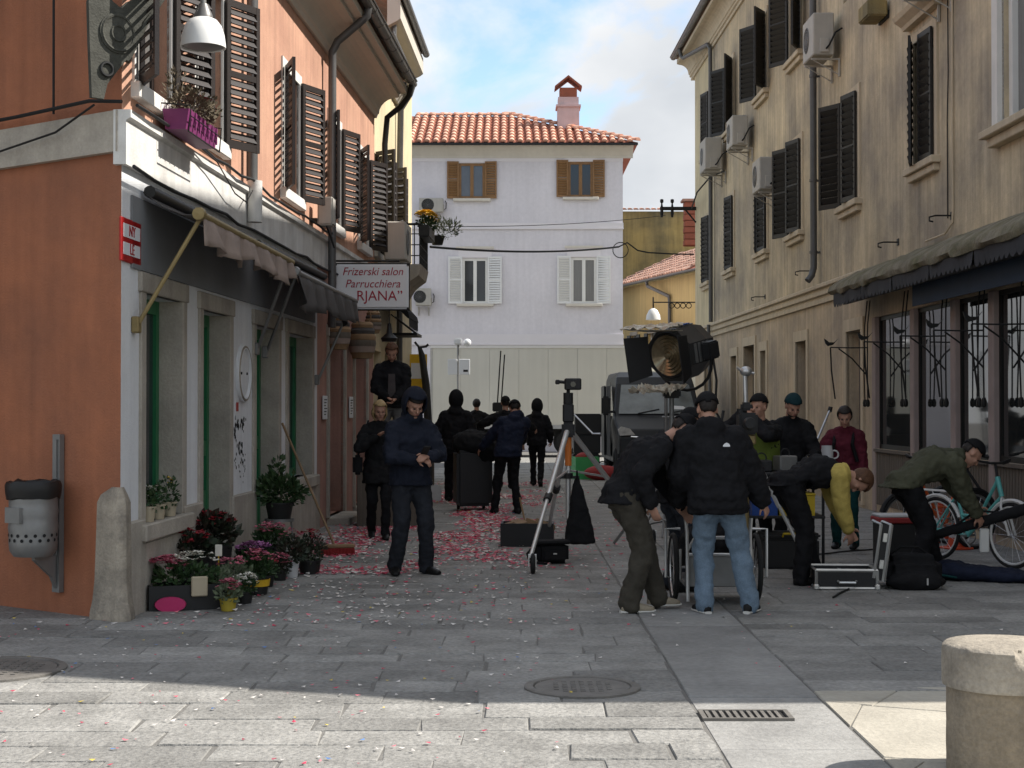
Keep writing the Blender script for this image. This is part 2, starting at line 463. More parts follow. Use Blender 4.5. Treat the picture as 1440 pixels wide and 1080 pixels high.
def ac_unit(name, label, loc, rz, group, w=0.82, h=0.58, dpt=0.32):
    """outdoor air conditioner; local -y is the front, back against y=0.1"""
    t = thing(name, label, 'air conditioner', loc, rz, group)
    b = MB().rbox((-w / 2, -dpt, 0.06), (w / 2, 0, 0.06 + h), 0.018)
    b.box((-w / 2 + 0.03, -0.10, 0.06 + h), (w / 2 - 0.03, -0.04, 0.068 + h)).build('casing', 'ac', t)
    g = MB()
    for k in range(1, 5): g.torus((-0.12, -dpt - 0.004, 0.06 + h * 0.5), 0.045 * k + 0.03, 0.006, 20, 4, 'y')
    for k in range(8):
        a = math.pi * k / 8
        g.tube([(-0.12 - 0.215 * math.cos(a), -dpt - 0.006, 0.06 + h * 0.5 - 0.215 * math.sin(a)), (-0.12 + 0.215 * math.cos(a), -dpt - 0.006, 0.06 + h * 0.5 + 0.215 * math.sin(a))], 0.004, 4)
    g.build('fan_grille', 'alu_dull', t)
    MB().lathe([(0.225, -dpt - 0.0025), (0.0, -dpt - 0.0025)], 24, (-0.12, 0, 0.06 + h * 0.5), 'y').build('fan_recess', 'ac_grille', t)
    MB().rbox((w / 2 + 0.001, -dpt * 0.7, 0.10), (w / 2 + 0.03, -dpt * 0.25, 0.34), 0.01).build('valve_cover', 'ac', t)
    MB().tube([(w / 2 + 0.02, -dpt * 0.4, 0.16), (w / 2 + 0.09, -dpt * 0.3, 0.20), (w / 2 + 0.10, 0.0, 0.42), (w / 2 + 0.06, 0.12, 0.5)], 0.016, 6).build('hose', 'cable', t, True)
    for s_ in (-1, 1):
        MB().box((s_ * w * 0.33 - 0.02, -dpt, 0.0), (s_ * w * 0.33 + 0.02, 0.13, 0.03)).box((s_ * w * 0.33 - 0.02, 0.10, -0.28), (s_ * w * 0.33 + 0.02, 0.13, 0.0)).build('bracket', 'ac', t)
        MB().tube([(s_ * w * 0.33, -dpt + 0.03, 0), (s_ * w * 0.33, 0.11, -0.25)], 0.010, 5).build('brace', 'ac', t)
    return t

def sag(a, b, s, n=14):
    a, b = Vector(a), Vector(b)
    return [a.lerp(b, i / n) - Vector((0, 0, s * 4 * (i / n) * (1 - i / n))) for i in range(n + 1)]
def text_mesh(body, size, mt, parent, loc, rot, shear=0.0, name='lettering', align='CENTER', ext=0.002, sx=1.0):
    cu = bpy.data.curves.new(name, 'FONT')
    cu.body = body; cu.size = size; cu.extrude = ext; cu.shear = shear; cu.align_x = align; cu.align_y = 'CENTER'
    o = bpy.data.objects.new('tmp_text', cu); COL.objects.link(o)
    dg = bpy.context.evaluated_depsgraph_get(); dg.update()
    me = bpy.data.meshes.new_from_object(o.evaluated_get(dg))
    bpy.data.objects.remove(o)
    me.materials.clear(); me.materials.append(M[mt])
    return put(name, me, parent, loc, rot, (sx, 1, 1))
# ------------------------------------------------------------------ ground and paving
M['ground'] = mat('joint_sand', (0.15, 0.145, 0.135), 0.95, 0.2, 6.0, 0.5, 50)
M['pave'] = mat('paving_stone', (0.25, 0.245, 0.23), 0.86, 0.18, 2.2, 0.9, 26, col2=(0.165, 0.162, 0.152), c2amt=0.7, c2scale=3.2, rnd=0.2, fine=0.22, spec=0.3)
M['pave_smooth'] = mat('smooth_paving', (0.265, 0.262, 0.25), 0.8, 0.14, 1.5, 0.4, 40, col2=(0.19, 0.187, 0.18), c2amt=0.7, c2scale=1.8, rnd=0.1, fine=0.12)
M['pave_light'] = mat('pale_slab', (0.37, 0.345, 0.29), 0.85, 0.14, 1.8, 0.35, 30, col2=(0.27, 0.25, 0.21), c2amt=0.6, rnd=0.1, fine=0.08)
g = MB().box((-70, -40, -0.5), (70, 140, -0.007)).build('ground', 'ground'); struct(g)
pv = struct(empty('paving'))

def stone_mb(mb, poly, z1, ins=0.008, z0=-0.06):
    """a slab with a worn bevel; poly is ccw"""
    c = Vector((sum(p[0] for p in poly) / len(poly), sum(p[1] for p in poly) / len(poly)))
    n = len(poly)
    def inset(k):
        out = []
        for p in poly:
            d = Vector(p) - c; l = d.length
            out.append(c + d * max(0.1, (l - k) / l))
        return out
    a = inset(0.0035); b = inset(0.0035 + ins)
    vs = [(p[0], p[1], z0) for p in a] + [(p[0], p[1], z1 - 0.008) for p in a] + [(p[0], p[1], z1) for p in b]
    fs = [tuple(range(2 * n, 3 * n))]
    for k in range(2):
        fs += [(k * n + i, k * n + (i + 1) % n, (k + 1) * n + (i + 1) % n, (k + 1) * n + i) for i in range(n)]
    mb.add(vs, fs)
rg = random.Random(3)
slabs = []            # (distance, poly, material)
LEFTX = lambda d: -3.65 + 0.05 * d
y = 5.6
HOLES = [(-3.62, 9.62, 0.44), (0.42, 9.0, 0.36)]
def clear_of_holes(poly):
    cx_ = sum(p[0] for p in poly) / len(poly); cy_ = sum(p[1] for p in poly) / len(poly)
    return all((cx_ - h[0]) ** 2 + (cy_ - h[1]) ** 2 > (h[2] * 0.2) ** 2 for h in HOLES)
while y < 50:
    dy = rg.uniform(0.30, 0.46) * (1.0 if y < 24 else 1.6)
    # the coursed stones left of the smooth strip
    x = -7.5 - rg.random() * 0.6 if y < 12.5 else LEFTX(y) - rg.random() * 0.5 - 0.1
    while x < 0.99:
        w = rg.uniform(0.42, 0.95) * (1.0 if y < 24 else 1.4)
        xe = min(x + w, 0.99)
        if 0.99 - xe < 0.2: xe = 0.99
        j = lambda: rg.uniform(-0.012, 0.012)
        sk = 0.018 * (x + 1)
        slabs.append((y, [(x + j(), y + j() + sk), (xe + j(), y + j() + sk), (xe + j(), y + dy + j() + sk), (x + j(), y + dy + j() + sk)], 'pave'))
        x = xe
    if y > 8.9:
        x = 1.74
        while x < 8.6:
            w = rg.uniform(0.5, 1.1) * (1.0 if y < 24 else 1.4)
            xe = x + w
            sk = 0.05 * (x - 1.7)
            slabs.append((y, [(x + j(), y + j() + sk), (xe + j(), y + j() + sk), (xe + j(), y + dy + j() + sk), (x + j(), y + dy + j() + sk)], 'pave'))
            x = xe
    y += dy
y = 5.0
while y < 44:                                   # smooth strip of long slabs
    l = rg.uniform(0.9, 1.5)
    slabs.append((y, [(1.0, y), (1.73, y), (1.73, y + l), (1.0, y + l)], 'pave_smooth' if y < 14 else 'pave'))
    y += l
# pale irregular slabs in front of the bollard
base = Vector((1.74, 5.2)); ang = R(-24)
ux, uy = Vector((math.cos(ang), math.sin(ang))), Vector((-math.sin(ang), math.cos(ang)))
def clip(poly, f):
    out = []
    for i in range(len(poly)):
        a, b = poly[i], poly[(i + 1) % len(poly)]
        fa, fb = f(a), f(b)
        if fa >= 0: out.append(a)
        if fa * fb < 0:
            t_ = fa / (fa - fb); out.append((a[0] + (b[0] - a[0]) * t_, a[1] + (b[1] - a[1]) * t_))
    return out
for i in range(-5, 9):
    off = rg.random() * 0.6
    jt = [rg.uniform(-.12, .12) for _ in range(24)]
    for k in range(-8, 12):
        w = 0.78; h_ = 0.62
        p0 = base + ux * (k * w + off) + uy * (i * h_)
        po = [p0, p0 + ux * w, p0 + ux * (w + jt[k + 9]) + uy * h_, p0 + ux * jt[k + 8] + uy * h_]
        po = [(p.x, p.y) for p in po]
        for f in (lambda p: p[0] - 1.74, lambda p: 7.5 - p[0], lambda p: 8.98 + 0.05 * (p[0] - 1.74) - p[1], lambda p: p[1] - 5.0):
            if len(po) > 2: po = clip(po, f)
        if len(po) > 2:
            ar = 0.5 * abs(sum(po[q][0] * po[(q + 1) % len(po)][1] - po[(q + 1) % len(po)][0] * po[q][1] for q in range(len(po))))
            if ar > 0.004: slabs.append((sum(p[1] for p in po) / len(po), po, 'pave_light'))
def inview(po):
    return any(q[1] > 6.4 and abs(q[0]) < 0.345 * q[1] + 0.15 for q in po)
slabs.sort(key=lambda s_: s_[0])
rest = {'pave': MB(), 'pave_smooth': MB(), 'pave_light': MB()}
count = 0
for d_, po, mt_ in slabs:
    z1 = 0.0 + rg.uniform(-0.005, 0.004)
    if inview(po) and count < 298:
        mb = MB(); stone_mb(mb, po, z1); mb.build('paving_stone', mt_, pv); count += 1
    else:
        stone_mb(rest[mt_], po, z1)
for k, mb in rest.items():
    o = mb.build('far_paving', k, pv); o['kind'] = 'stuff'

# manhole covers and drain
def manhole(label, c, r):
    t = thing('manhole_cover', label, 'manhole cover', (c[0], c[1], 0), 0, 'round iron manhole covers')
    MB().lathe([(r, -0.05), (r, 0.010), (r - 0.012, 0.014), (r - 0.05, 0.014), (r - 0.055, 0.004), (r - 0.055, -0.03)], 40).build('rim', 'iron_ground', t, True)
    d = MB().lathe([(r - 0.062, -0.03), (r - 0.062, 0.008), (0, 0.009)], 40)
    for a in range(-5, 6):
        for b in range(-5, 6):
            x_, y_ = a * r * 0.15, b * r * 0.15
            if math.hypot(x_, y_) < r - 0.14: d.box((x_ - 0.014, y_ - 0.014, 0.008), (x_ + 0.014, y_ + 0.014, 0.0135))
    d.build('cover', 'iron_ground', t)
    return t
M['iron_ground'] = mat('worn_cast_iron', (0.17, 0.16, 0.145), 0.65, 0.25, 8.0, 0.3, 60, metal=0.35)
manhole('round cast iron manhole cover cut by the left picture edge', (-3.25, 9.62), 0.46)
manhole('round cast iron manhole cover at the shadow edge in mid street', (0.41, 9.02), 0.34)
t = thing('drain_grate', 'small rectangular iron drain grate set in the smooth paving strip', 'drain', (1.24, 8.2, 0))
MB().box((-0.24, -0.12, -0.02), (-0.215, 0.12, 0.012)).box((0.215, -0.12, -0.02), (0.24, 0.12, 0.012)).box((-0.215, -0.12, -0.02), (0.215, -0.1, 0.012)).box((-0.215, 0.1, -0.02), (0.215, 0.12, 0.012)).build('frame', 'iron_ground', t)
for k in range(11):
    MB().box((-0.205 + k * 0.037, -0.099, 0.001), (-0.186 + k * 0.037, 0.099, 0.009)).build('bar', 'iron_ground', t)
MB().box((-0.214, -0.1, -0.018), (0.214, 0.1, 0.0005)).build('pit', 'dark', t)

# bollard
bl = thing('bollard', 'stout weathered stone bollard with chipped cap in the sunlit foreground', 'bollard', (2.225, 6.95, -0.055))
def rough_lathe(prof, n, amp, seed, cuts=()):
    mb = MB().lathe(prof, n)
    out = []
    for p in mb.v:
        v = Vector(p); q = v * 5 + Vector((seed, seed * 2, 0))
        k = 1 + amp * mnoise.noise(q) + amp * 0.5 * mnoise.noise(q * 4)
        w = Vector((v.x * k, v.y * k, v.z))
        for (c_, r_, dz) in cuts:
            dd = (w - Vector(c_)).length
            if dd < r_:
                w += (Vector((0, 0, w.z)) - w) * 0.22 * (1 - dd / r_) ** 0.5 + Vector((0, 0, -dz * (1 - dd / r_) ** 0.5))
        out.append(tuple(w))
    mb.v = out
    return mb
pr = [(0.262, 0.0)] + [(0.262, 0.03 + 0.05 * i) for i in range(9)] + [(0.262, 0.448)]
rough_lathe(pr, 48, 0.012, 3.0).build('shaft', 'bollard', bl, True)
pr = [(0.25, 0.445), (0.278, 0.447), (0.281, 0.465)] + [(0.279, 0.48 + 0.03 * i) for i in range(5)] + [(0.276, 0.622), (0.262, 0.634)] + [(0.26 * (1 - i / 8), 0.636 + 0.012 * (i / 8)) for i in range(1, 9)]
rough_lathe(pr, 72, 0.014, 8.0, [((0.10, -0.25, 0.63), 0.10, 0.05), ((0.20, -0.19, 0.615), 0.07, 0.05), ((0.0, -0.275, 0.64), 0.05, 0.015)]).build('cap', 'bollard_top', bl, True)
# ------------------------------------------------------------------ corner house on the left (local x runs away from camera, -y is the street)
LH = thing('corner_house', 'orange corner house with white shop floor and brown shutters', 'house', (-3.005, 11.82, 0), math.atan2(1, 0.05))
u = lambda d: (d - 11.82) * 1.00125
dL = lambda x: 7778.0 / (828.0 - x)
LEN = u(25.75)
Z0, Z1, ZT = 3.50, 3.92, 6.55
up_w = [(u(12.2), u(13.15)), (u(14.05), u(15.0)), (u(18.05), u(19.0)), (u(21.2), u(22.15)), (u(24.0), u(24.95))]
wz0, wz1 = 4.2, 5.62
wall_mesh(MB(), 0, LEN, Z1, ZT, [(a, b, wz0, wz1) for a, b in up_w], 0.16, 0, 1.0).build('upper_wall', 'orange', LH)
low = [(u(12.42), u(13.55), 0.70, 2.56), (u(14.27), u(15.34), 0.06, 2.54), (u(16.55), u(17.75), 0.06, 2.52), (u(18.35), u(19.9), 0.75, 2.52)]
wl = u(20.35)
wall_mesh(MB(), 0, wl, 0, Z0, low, 0.2, 0, 1.0).build('shop_wall', 'white_plaster', LH)
low2 = [(u(21.25), u(22.6), 0.1, 2.6), (u(23.6), u(24.9), 0.1, 2.6)]
wall_mesh(MB(), wl, LEN, 0, Z0, low2, 0.24, 0.012).build('pink_wall', 'pink', LH)
# fascia band between shop and upper floor, with its bottom lip
MB().prism([(0.05, Z0), (-0.05, Z0), (-0.05, Z0 + 0.34), (-0.085, Z0 + 0.36), (-0.085, Z1), (0.05, Z1)], -0.05, LEN, 'yz').build('fascia_band', 'fascia', LH)
# side wall (turns away to the left)
cor = Vector((-3.005, 11.82)); lft = Vector((-7.2, 14.9))
def world_to(root, p):
    mtx = Matrix.Translation(root.location) @ Matrix.Rotation(root.rotation_euler.z, 4, 'Z')
    return mtx.inverted() @ Vector(p)
sd = (cor - lft); SL = sd.length
side_rot = math.atan2(sd.y, sd.x) - LH.rotation_euler.z
sp_ = world_to(LH, (lft.x, lft.y, 0))
def side_part(mb, name, mt, smooth=False, parent=None):
    o = mb.build(name, mt, LH, smooth); o.location = sp_; o.rotation_euler = (0, 0, side_rot); return o
side_part(MB().prism([(0, 0), (SL, 0), (SL - 0.6, 0.3), (0, 0.3)], 0, Z0 + 0.1), 'side_wall', 'orange_shaded')
side_part(MB().prism([(0, 0), (SL, 0), (SL - 0.6, 0.3), (0, 0.3)], Z1, ZT + 0.5), 'upper_side_wall', 'orange_shaded')
side_part(MB().prism([(0, -0.06), (SL + 0.02, -0.06), (SL - 0.03, 0.0), (SL - 0.5, 0.2), (0, 0.2)], Z0 + 0.1, Z1 - 0.004), 'side_band', 'stone')
# corner stone, slightly bulging and worn
def corner_ring(z, out, wl_, wr_):
    sv = Vector((-0.806, 0.592, 0)); sn = Vector((-0.592, -0.806, 0)); fv = Vector((0.05, 1, 0)).normalized(); fn = Vector((1, -0.05, 0)).normalized()
    c0 = Vector((cor.x, cor.y, 0))
    pts = [c0 + sv * wl_ + sn * 0.002, c0 + sv * (wl_ - 0.03) + sn * out, c0 + sv * (wl_ * 0.5) + sn * out * 1.1, c0 + sv * 0.05 + sn * out]
    pts += [c0 + (sn * math.cos(q) + fn * math.sin(q)).normalized() * out * 1.25 for q in (0.4, 0.8, 1.2)]
    pts += [c0 + fv * 0.05 + fn * out, c0 + fv * (wr_ - 0.03) + fn * out, c0 + fv * wr_ + fn * 0.002, c0 + fv * 0.2 + sv * 0.1]
    k_ = 1 + 0.0
    return [world_to(LH, (q.x + 0.006 * mnoise.noise(q * 9 + Vector((0, 0, z * 7))), q.y + 0.006 * mnoise.noise(q * 9 + Vector((3, 0, z * 7))), z)) for q in pts]
rgs = [corner_ring(z_, o_, l_, r_) for z_, o_, l_, r_ in ((-0.05, 0.085, 0.30, 0.16), (0.05, 0.08, 0.295, 0.155), (0.15, 0.062, 0.28, 0.15), (0.3, 0.052, 0.27, 0.15), (0.5, 0.048, 0.265, 0.15), (0.7, 0.046, 0.26, 0.15), (0.9, 0.044, 0.25, 0.145), (0.96, 0.03, 0.22, 0.12), (1.02, 0.012, 0.10, 0.08))]
n_ = len(rgs[0]); mbc = MB()
mbc.add(sum(rgs, []), [(i * n_ + j, i * n_ + (j + 1) % n_, (i + 1) * n_ + (j + 1) % n_, (i + 1) * n_ + j) for i in range(len(rgs) - 1) for j in range(n_)] + [tuple(range((len(rgs) - 1) * n_, len(rgs) * n_))])
mbc.build('corner_stone', 'stone_dirty', LH, True)
# stone plinth blocks below the shop front
blocks = [(0.10, u(12.36)), (u(13.58), u(14.2)), (u(15.40), u(16.48)), (u(17.82), u(18.28)), (u(18.28), u(19.0)), (u(19.0), u(19.95)), (u(19.95), wl)]
for i, (a, b) in enumerate(blocks):
    MB().rbox((a + 0.004, -0.045, -0.03), (b - 0.004, 0.03, 0.74 + 0.02 * (i % 2)), 0.012).build('plinth_block', 'stone', LH)
MB().rbox((u(12.36) + 0.004, -0.04, -0.03), (u(13.58) - 0.004, 0.03, 0.55), 0.012).build('plinth_block', 'stone', LH)
# surrounds, sills
def surround(a, b, z0, z1, sill, w=0.13, mt='stone'):
    MB().rbox((a - w - 0.03, -0.035, z1), (b + w + 0.03, 0.05, z1 + 0.16), 0.008).build('lintel', mt, LH)
    for q0, q1 in ((a - w, a), (b, b + w)):
        MB().rbox((q0, -0.025, z0 if not sill else z0), (q1, 0.05, z1), 0.006).build('jamb', mt, LH)
    if sill: MB().rbox((a - w - 0.05, -0.085, z0 - 0.14), (b + w + 0.05, 0.18, z0), 0.012).build('sill', mt, LH)
for (a, b, z0, z1), s_ in zip(low, (1, 0, 0, 1)): surround(a, b, z0, z1, s_)
for (a, b, z0, z1) in low2:
    surround(a, b, z0, z1, 0, 0.1)
    MB().rbox((a - 0.05, -0.3, -0.03), (b + 0.05, 0.1, 0.1), 0.012).build('doorstep', 'stone', LH)
# green doors and windows
for k, (a, b, z0, z1) in enumerate(low):
    y0 = 0.19
    fr = MB().box((a, y0, z0), (a + 0.10, y0 + 0.06, z1)).box((b - 0.10, y0, z0), (b, y0 + 0.06, z1)).box((a + 0.1, y0 + 0.002, z1 - 0.12), (b - 0.1, y0 + 0.058, z1)).box(((a + b) / 2 - 0.05, y0 + 0.003, z0), ((a + b) / 2 + 0.05, y0 + 0.055, z1 - 0.12))
    if k in (1, 2): fr.box((a + 0.1, y0 + 0.004, z0), (b - 0.1, y0 + 0.05, z0 + 0.75)).box((a + 0.1, y0 + 0.005, 1.15), (b - 0.1, y0 + 0.052, 1.3))
    else: fr.box((a + 0.1, y0 + 0.004, z0), (b - 0.1, y0 + 0.05, z0 + 0.1))
    nm = 'door' if k in (1, 2) else 'window'
    MB().box((b - 0.012, -0.02, z0), (b - 0.001, y0 - 0.001, z1)).build('reveal_lining', 'stone', LH)
    MB().box((a + 0.001, -0.02, z0), (a + 0.012, y0 - 0.001, z1)).build('reveal_lining', 'stone', LH)
    f_ = fr.build(nm, 'green', LH)
    MB().box((a + 0.08, y0 + 0.03, z0 + 0.05), (b - 0.08, y0 + 0.04, z1 - 0.1)).build('pane', 'glass', f_)
    if nm == 'door': MB().tube([((a + b) / 2 - 0.03, y0, 1.05), ((a + b) / 2 - 0.03, y0 - 0.05, 1.05), ((a + b) / 2 - 0.12, y0 - 0.05, 1.05)], 0.01, 6).build('handle', 'alu_dull', f_)
    MB().box((a, y0 + 0.062, z0), (b, y0 + 0.075, z1)).build('room_dark', 'dark', LH)
for (a, b, z0, z1) in low2:
    d_ = MB().box((a, 0.22, z0), (b, 0.26, z1)).box((a + 0.1, 0.205, z0 + 0.15), ((a + b) / 2 - 0.06, 0.22, 1.0)).box((a + 0.1, 0.205, 1.15), ((a + b) / 2 - 0.06, 0.22, 2.3)).box(((a + b) / 2 + 0.06, 0.205, z0 + 0.15), (b - 0.1, 0.22, 1.0)).box(((a + b) / 2 + 0.06, 0.205, 1.15), (b - 0.1, 0.22, 2.3)).build('door', 'door_grey', LH)
    MB().tube([((a + b) / 2 - 0.03, 0.22, 1.05), ((a + b) / 2 - 0.03, 0.17, 1.05), ((a + b) / 2 - 0.12, 0.17, 1.05)], 0.01, 6).build('handle', 'alu_dull', d_)
# dark panel over the shop windows; the awnings' shade is put into its grey
MB().box((u(12.05), -0.02, 2.73), (u(20.1), -0.003, 3.30)).build('awning_shade_panel', 'board', LH)
# upper windows
for k, (a, b) in enumerate(up_w):
    MB().rbox((a - 0.15, -0.075, wz0 - 0.13), (b + 0.15, 0.16, wz0), 0.008).build('sill', 'white_sill', LH)
    sr = MB().box((a - 0.12, -0.022, wz0), (a, 0.02, wz1 + 0.12)).box((b, -0.022, wz0), (b + 0.12, 0.02, wz1 + 0.12)).box((a, -0.02, wz1), (b, 0.02, wz1 + 0.12)).build('window_surround', 'white_sill', LH)
    w_ = MB().box((a, 0.13, wz0), (a + 0.07, 0.18, wz1)).box((b - 0.07, 0.13, wz0), (b, 0.18, wz1)).box((a + 0.07, 0.132, wz1 - 0.08), (b - 0.07, 0.178, wz1)).box(((a + b) / 2 - 0.035, 0.133, wz0), ((a + b) / 2 + 0.035, 0.177, wz1 - 0.08)).box((a + 0.07, 0.134, wz0), (b - 0.07, 0.176, wz0 + 0.07)).build('window', 'shutter', LH)
    MB().box((a, 0.15, wz0), (b, 0.16, wz1)).build('pane', 'glass_curtain', w_)
    h_ = wz1 - wz0 + 0.04
    shutter_leaf(LH, a - 0.02, -0.045, wz0 - 0.02, 0.5, h_, -R(159 if k else 150), 'shutter', 15, 1)
    shutter_leaf(LH, b + 0.02, -0.045, wz0 - 0.02, 0.5, h_, -R(157 - [4, 4, 0, -3, 2][k]), 'shutter', 15, -1)
# cornice, eave and gutter
cv = [(0.0, ZT - 0.08), (-0.04, ZT - 0.08), (-0.06, ZT - 0.02)]
for i in range(7):
    a = i / 6 * math.pi / 2
    cv.append((-0.08 - 0.30 * (1 - math.cos(a)), ZT + 0.26 * math.sin(a)))
cv += [(-0.42, ZT + 0.27), (-0.42, ZT + 0.32), (-0.54, ZT + 0.34), (-0.54, ZT + 0.44), (0.3, ZT + 0.8), (0.3, ZT - 0.08)]
MB().prism(cv, -0.2, LEN + 0.02, 'yz').build('cornice', 'soffit', LH)
def half_round(mb, x0, x1, yc, zc, r, n=9):
    pts = []
    for i in range(n + 1):
        a = math.pi + math.pi * i / n
        pts.append((yc + r * math.cos(a), zc + r * math.sin(a)))
    for i in range(n, -1, -1):
        a = math.pi + math.pi * i / n
        pts.append((yc + (r - 0.008) * math.cos(a), zc + (r - 0.008) * math.sin(a)))
    return mb.prism(pts, x0, x1, 'yz')
gt = half_round(MB(), -0.3, LEN + 0.05, -0.62, ZT + 0.54, 0.085).tube([(-0.3, -0.71, ZT + 0.54), (LEN + 0.05, -0.71, ZT + 0.54)], 0.014, 6).build('gutter', 'gutter', LH)
k = 0.2
while k < LEN:
    half_round(MB(), k, k + 0.03, -0.62, ZT + 0.54, 0.093).build('gutter_strap', 'gutter', gt); k += 0.75
MB().quad((-0.3, -0.60, ZT + 0.50), (LEN + 0.05, -0.60, ZT + 0.50), (LEN + 0.05, 4.5, ZT + 2.4), (-0.3, 4.5, ZT + 2.4)).quad((-0.3, 4.5, ZT + 2.4), (LEN + 0.05, 4.5, ZT + 2.4), (LEN + 0.05, 9, ZT + 0.5), (-0.3, 9, ZT + 0.5)).build('roof', 'old_tile', LH)
MB().box((0.3, 6.4, 0), (LEN, 6.7, ZT)).box((LEN - 0.3, 0.5, 0), (LEN - 0.01, 6.4, ZT)).build('back_wall', 'orange', LH)
# downpipes
pu = u(20.75)
MB().tube([(pu, -0.62, ZT + 0.48), (pu, -0.60, ZT + 0.36), (pu, -0.5, ZT + 0.27), (pu, -0.2, ZT + 0.02), (pu, -0.13, ZT - 0.12), (pu, -0.13, ZT - 0.3)] + [(pu, -0.13, z) for z in (5.5, 4.5, 3.5, 2.7)], 0.055, 10).build('downpipe', 'pipe', LH, True)
pu2 = u(15.95)
dp = MB().tube([(pu2, -0.10, ZT + 0.2), (pu2, -0.10, 5.5), (pu2, -0.10, 3.98)], 0.06, 10).build('downpipe', 'pipe', LH, True)
MB().tube([(pu2, -0.13, 3.98), (pu2, -0.13, 3.55)], 0.078, 10).build('pipe_shoe', 'fascia', dp, True)
MB().tube([(LEN, -0.62, ZT + 0.46), (LEN + 0.02, -0.58, ZT + 0.3), (LEN + 0.1, -0.42, ZT + 0.12), (LEN + 0.12, -0.2, ZT - 0.05), (LEN + 0.12, -0.16, ZT - 0.5), (LEN + 0.12, -0.16, 5.0)], 0.05, 8).build('downpipe', 'iron', LH, True)

# cables along the fascia (each a thing strung on the wall)
rc = random.Random(11)
def cable(label, pts, r=0.012, name='cable', n=6):
    return tag(MB().tube(pts, r, n).build(name, 'cable', None, True), label, 'cable')
def LW(d, out, z): return Vector((-3.596 + 0.05 * d + out, d, z))
pts = [LW(11.8 + i * 0.5, 0.12 + rc.uniform(-.01, .02), 3.95 + rc.uniform(-.015, .025)) for i in range(19)]
cable('bundle of black cables lying along the top of the white fascia', pts, 0.014)
pts = [LW(11.75 + i * 0.6, 0.10 + rc.uniform(-.01, .02), 3.47 + rc.uniform(-.02, .02)) for i in range(17)]
cable('black cable and rail running under the white fascia above the awnings', pts, 0.015)
cable('thin cable sagging over the stone band of the orange side wall', [Vector((-6.2, 14.0, 3.93)), Vector((-5.0, 13.15, 3.82)), Vector((-4.2, 12.55, 3.72)), Vector((-3.6, 12.1, 3.80)), Vector((-3.2, 11.75, 3.95))], 0.009)
cable('thick black cable bundle on top of the side band at the left edge', [Vector((-6.2, 14.05, 3.99)), Vector((-5.0, 13.12, 3.97)), Vector((-4.0, 12.4, 3.98)), Vector((-3.25, 11.8, 3.99)), Vector((-2.98, 11.72, 3.97))], 0.015)
cable('thin black cable running up the orange wall near the corner', [Vector((-3.62, 12.12, 3.95)), Vector((-3.62, 12.11, 5.0)), Vector((-3.60, 12.10, 6.4))], 0.010)
cable('loose wire drooping over the fascia below the purple planter', [LW(13.4, 0.13, 3.97), LW(14.2, 0.16, 3.90), LW(15.0, 0.14, 3.72), LW(15.5, 0.14, 3.70), LW(15.8, 0.14, 3.86)], 0.007)
# junction box with its wires by the downpipe
t = thing('junction_box', 'grey electrical junction box with wires beside the grey downpipe', 'electrical box', LW(19.9, 0.0, 3.92), math.atan2(1, 0.05))
MB().rbox((-0.12, -0.30, 0.05), (0.12, -0.10, 0.42), 0.02).build('casing', 'ac', t)
MB().box((-0.14, -0.10, 0.10), (0.14, 0.0, 0.14)).build('bracket', 'iron', t)
for k in range(3):
    MB().tube([(0.0, -0.2, 0.05), (0.1 + 0.1 * k, -0.25, -0.1 - 0.05 * k), (0.3 + 0.1 * k, -0.16, 0.1)], 0.010, 5).build('wire', 'cable', t, True)

# awnings
def awning(label, d0, d1, mt, out, zb, drop, arms, seed, ztop=3.36):
    t = thing('awning', label, 'awning', LW(d0, 0, 0), math.atan2(1, 0.05), 'fabric awnings over the shop front')
    L = d1 - d0
    MB().tube([(-0.05, -out, zb), (L + 0.05, -out, zb - 0.03)], 0.034, 10).lathe([(0.0, -0.11), (0.05, -0.10), (0.058, -0.05), (0.05, -0.02)], 10, (0, -out, zb), 'x').build('front_bar', 'brass' if arms[0][2] == 'brass' else 'alu_dull', t, True)
    rr = random.Random(seed)
    n = 44; vs = []; fs = []
    for i in range(n + 1):
        x_ = L * i / n
        lo_ = drop * (0.8 + 0.35 * mnoise.noise(Vector((x_ * 1.5, seed, 0))) + (0.16 if (i // 4) % 2 else 0.0))
        for j in range(5):
            q = j / 4
            fold = 0.05 * math.sin(x_ * 9 + seed) * q + 0.035 * math.sin(x_ * 21 + 2 * seed) * q
            vs.append((x_, -out - 0.02 + fold - 0.03 * q, zb - 0.02 - lo_ * q))
    for i in range(n):
        for j in range(4):
            fs.append((i * 5 + j, i * 5 + j + 1, (i + 1) * 5 + j + 1, (i + 1) * 5 + j))
    v = MB().add(vs, fs).build('valance', mt, t, True)
    v.modifiers.new('thick', 'SOLIDIFY').thickness = 0.006
    vs = []; fs = []
    for i in range(13):
        for j in range(4):
            q = j / 3
            vs.append((L * i / 12, -out * q - 0.03 * (1 - q), ztop + (zb - ztop) * q - 0.06 * math.sin(math.pi * q)))
    for i in range(12):
        for j in range(3): fs.append((i * 4 + j, i * 4 + j + 1, (i + 1) * 4 + j + 1, (i + 1) * 4 + j))
    v = MB().add(vs, fs).build('canopy', 'awning_grey', t, True)
    v.modifiers.new('thick', 'SOLIDIFY').thickness = 0.008
    MB().tube([(0, -0.08, ztop), (L, -0.08, ztop)], 0.05, 10).build('roller', 'black', t, True)
    for (da, zl, am, db) in arms:
        a = MB().tube([(da - d0, -0.05, zl), ((db - d0), -out, zb)], 0.018, 8).build('arm', am, t, True)
        MB().rbox((da - d0 - 0.05, -0.06, zl - 0.08), (da - d0 + 0.05, 0.0, zl + 0.05), 0.01).build('pivot', am, a)
    return t
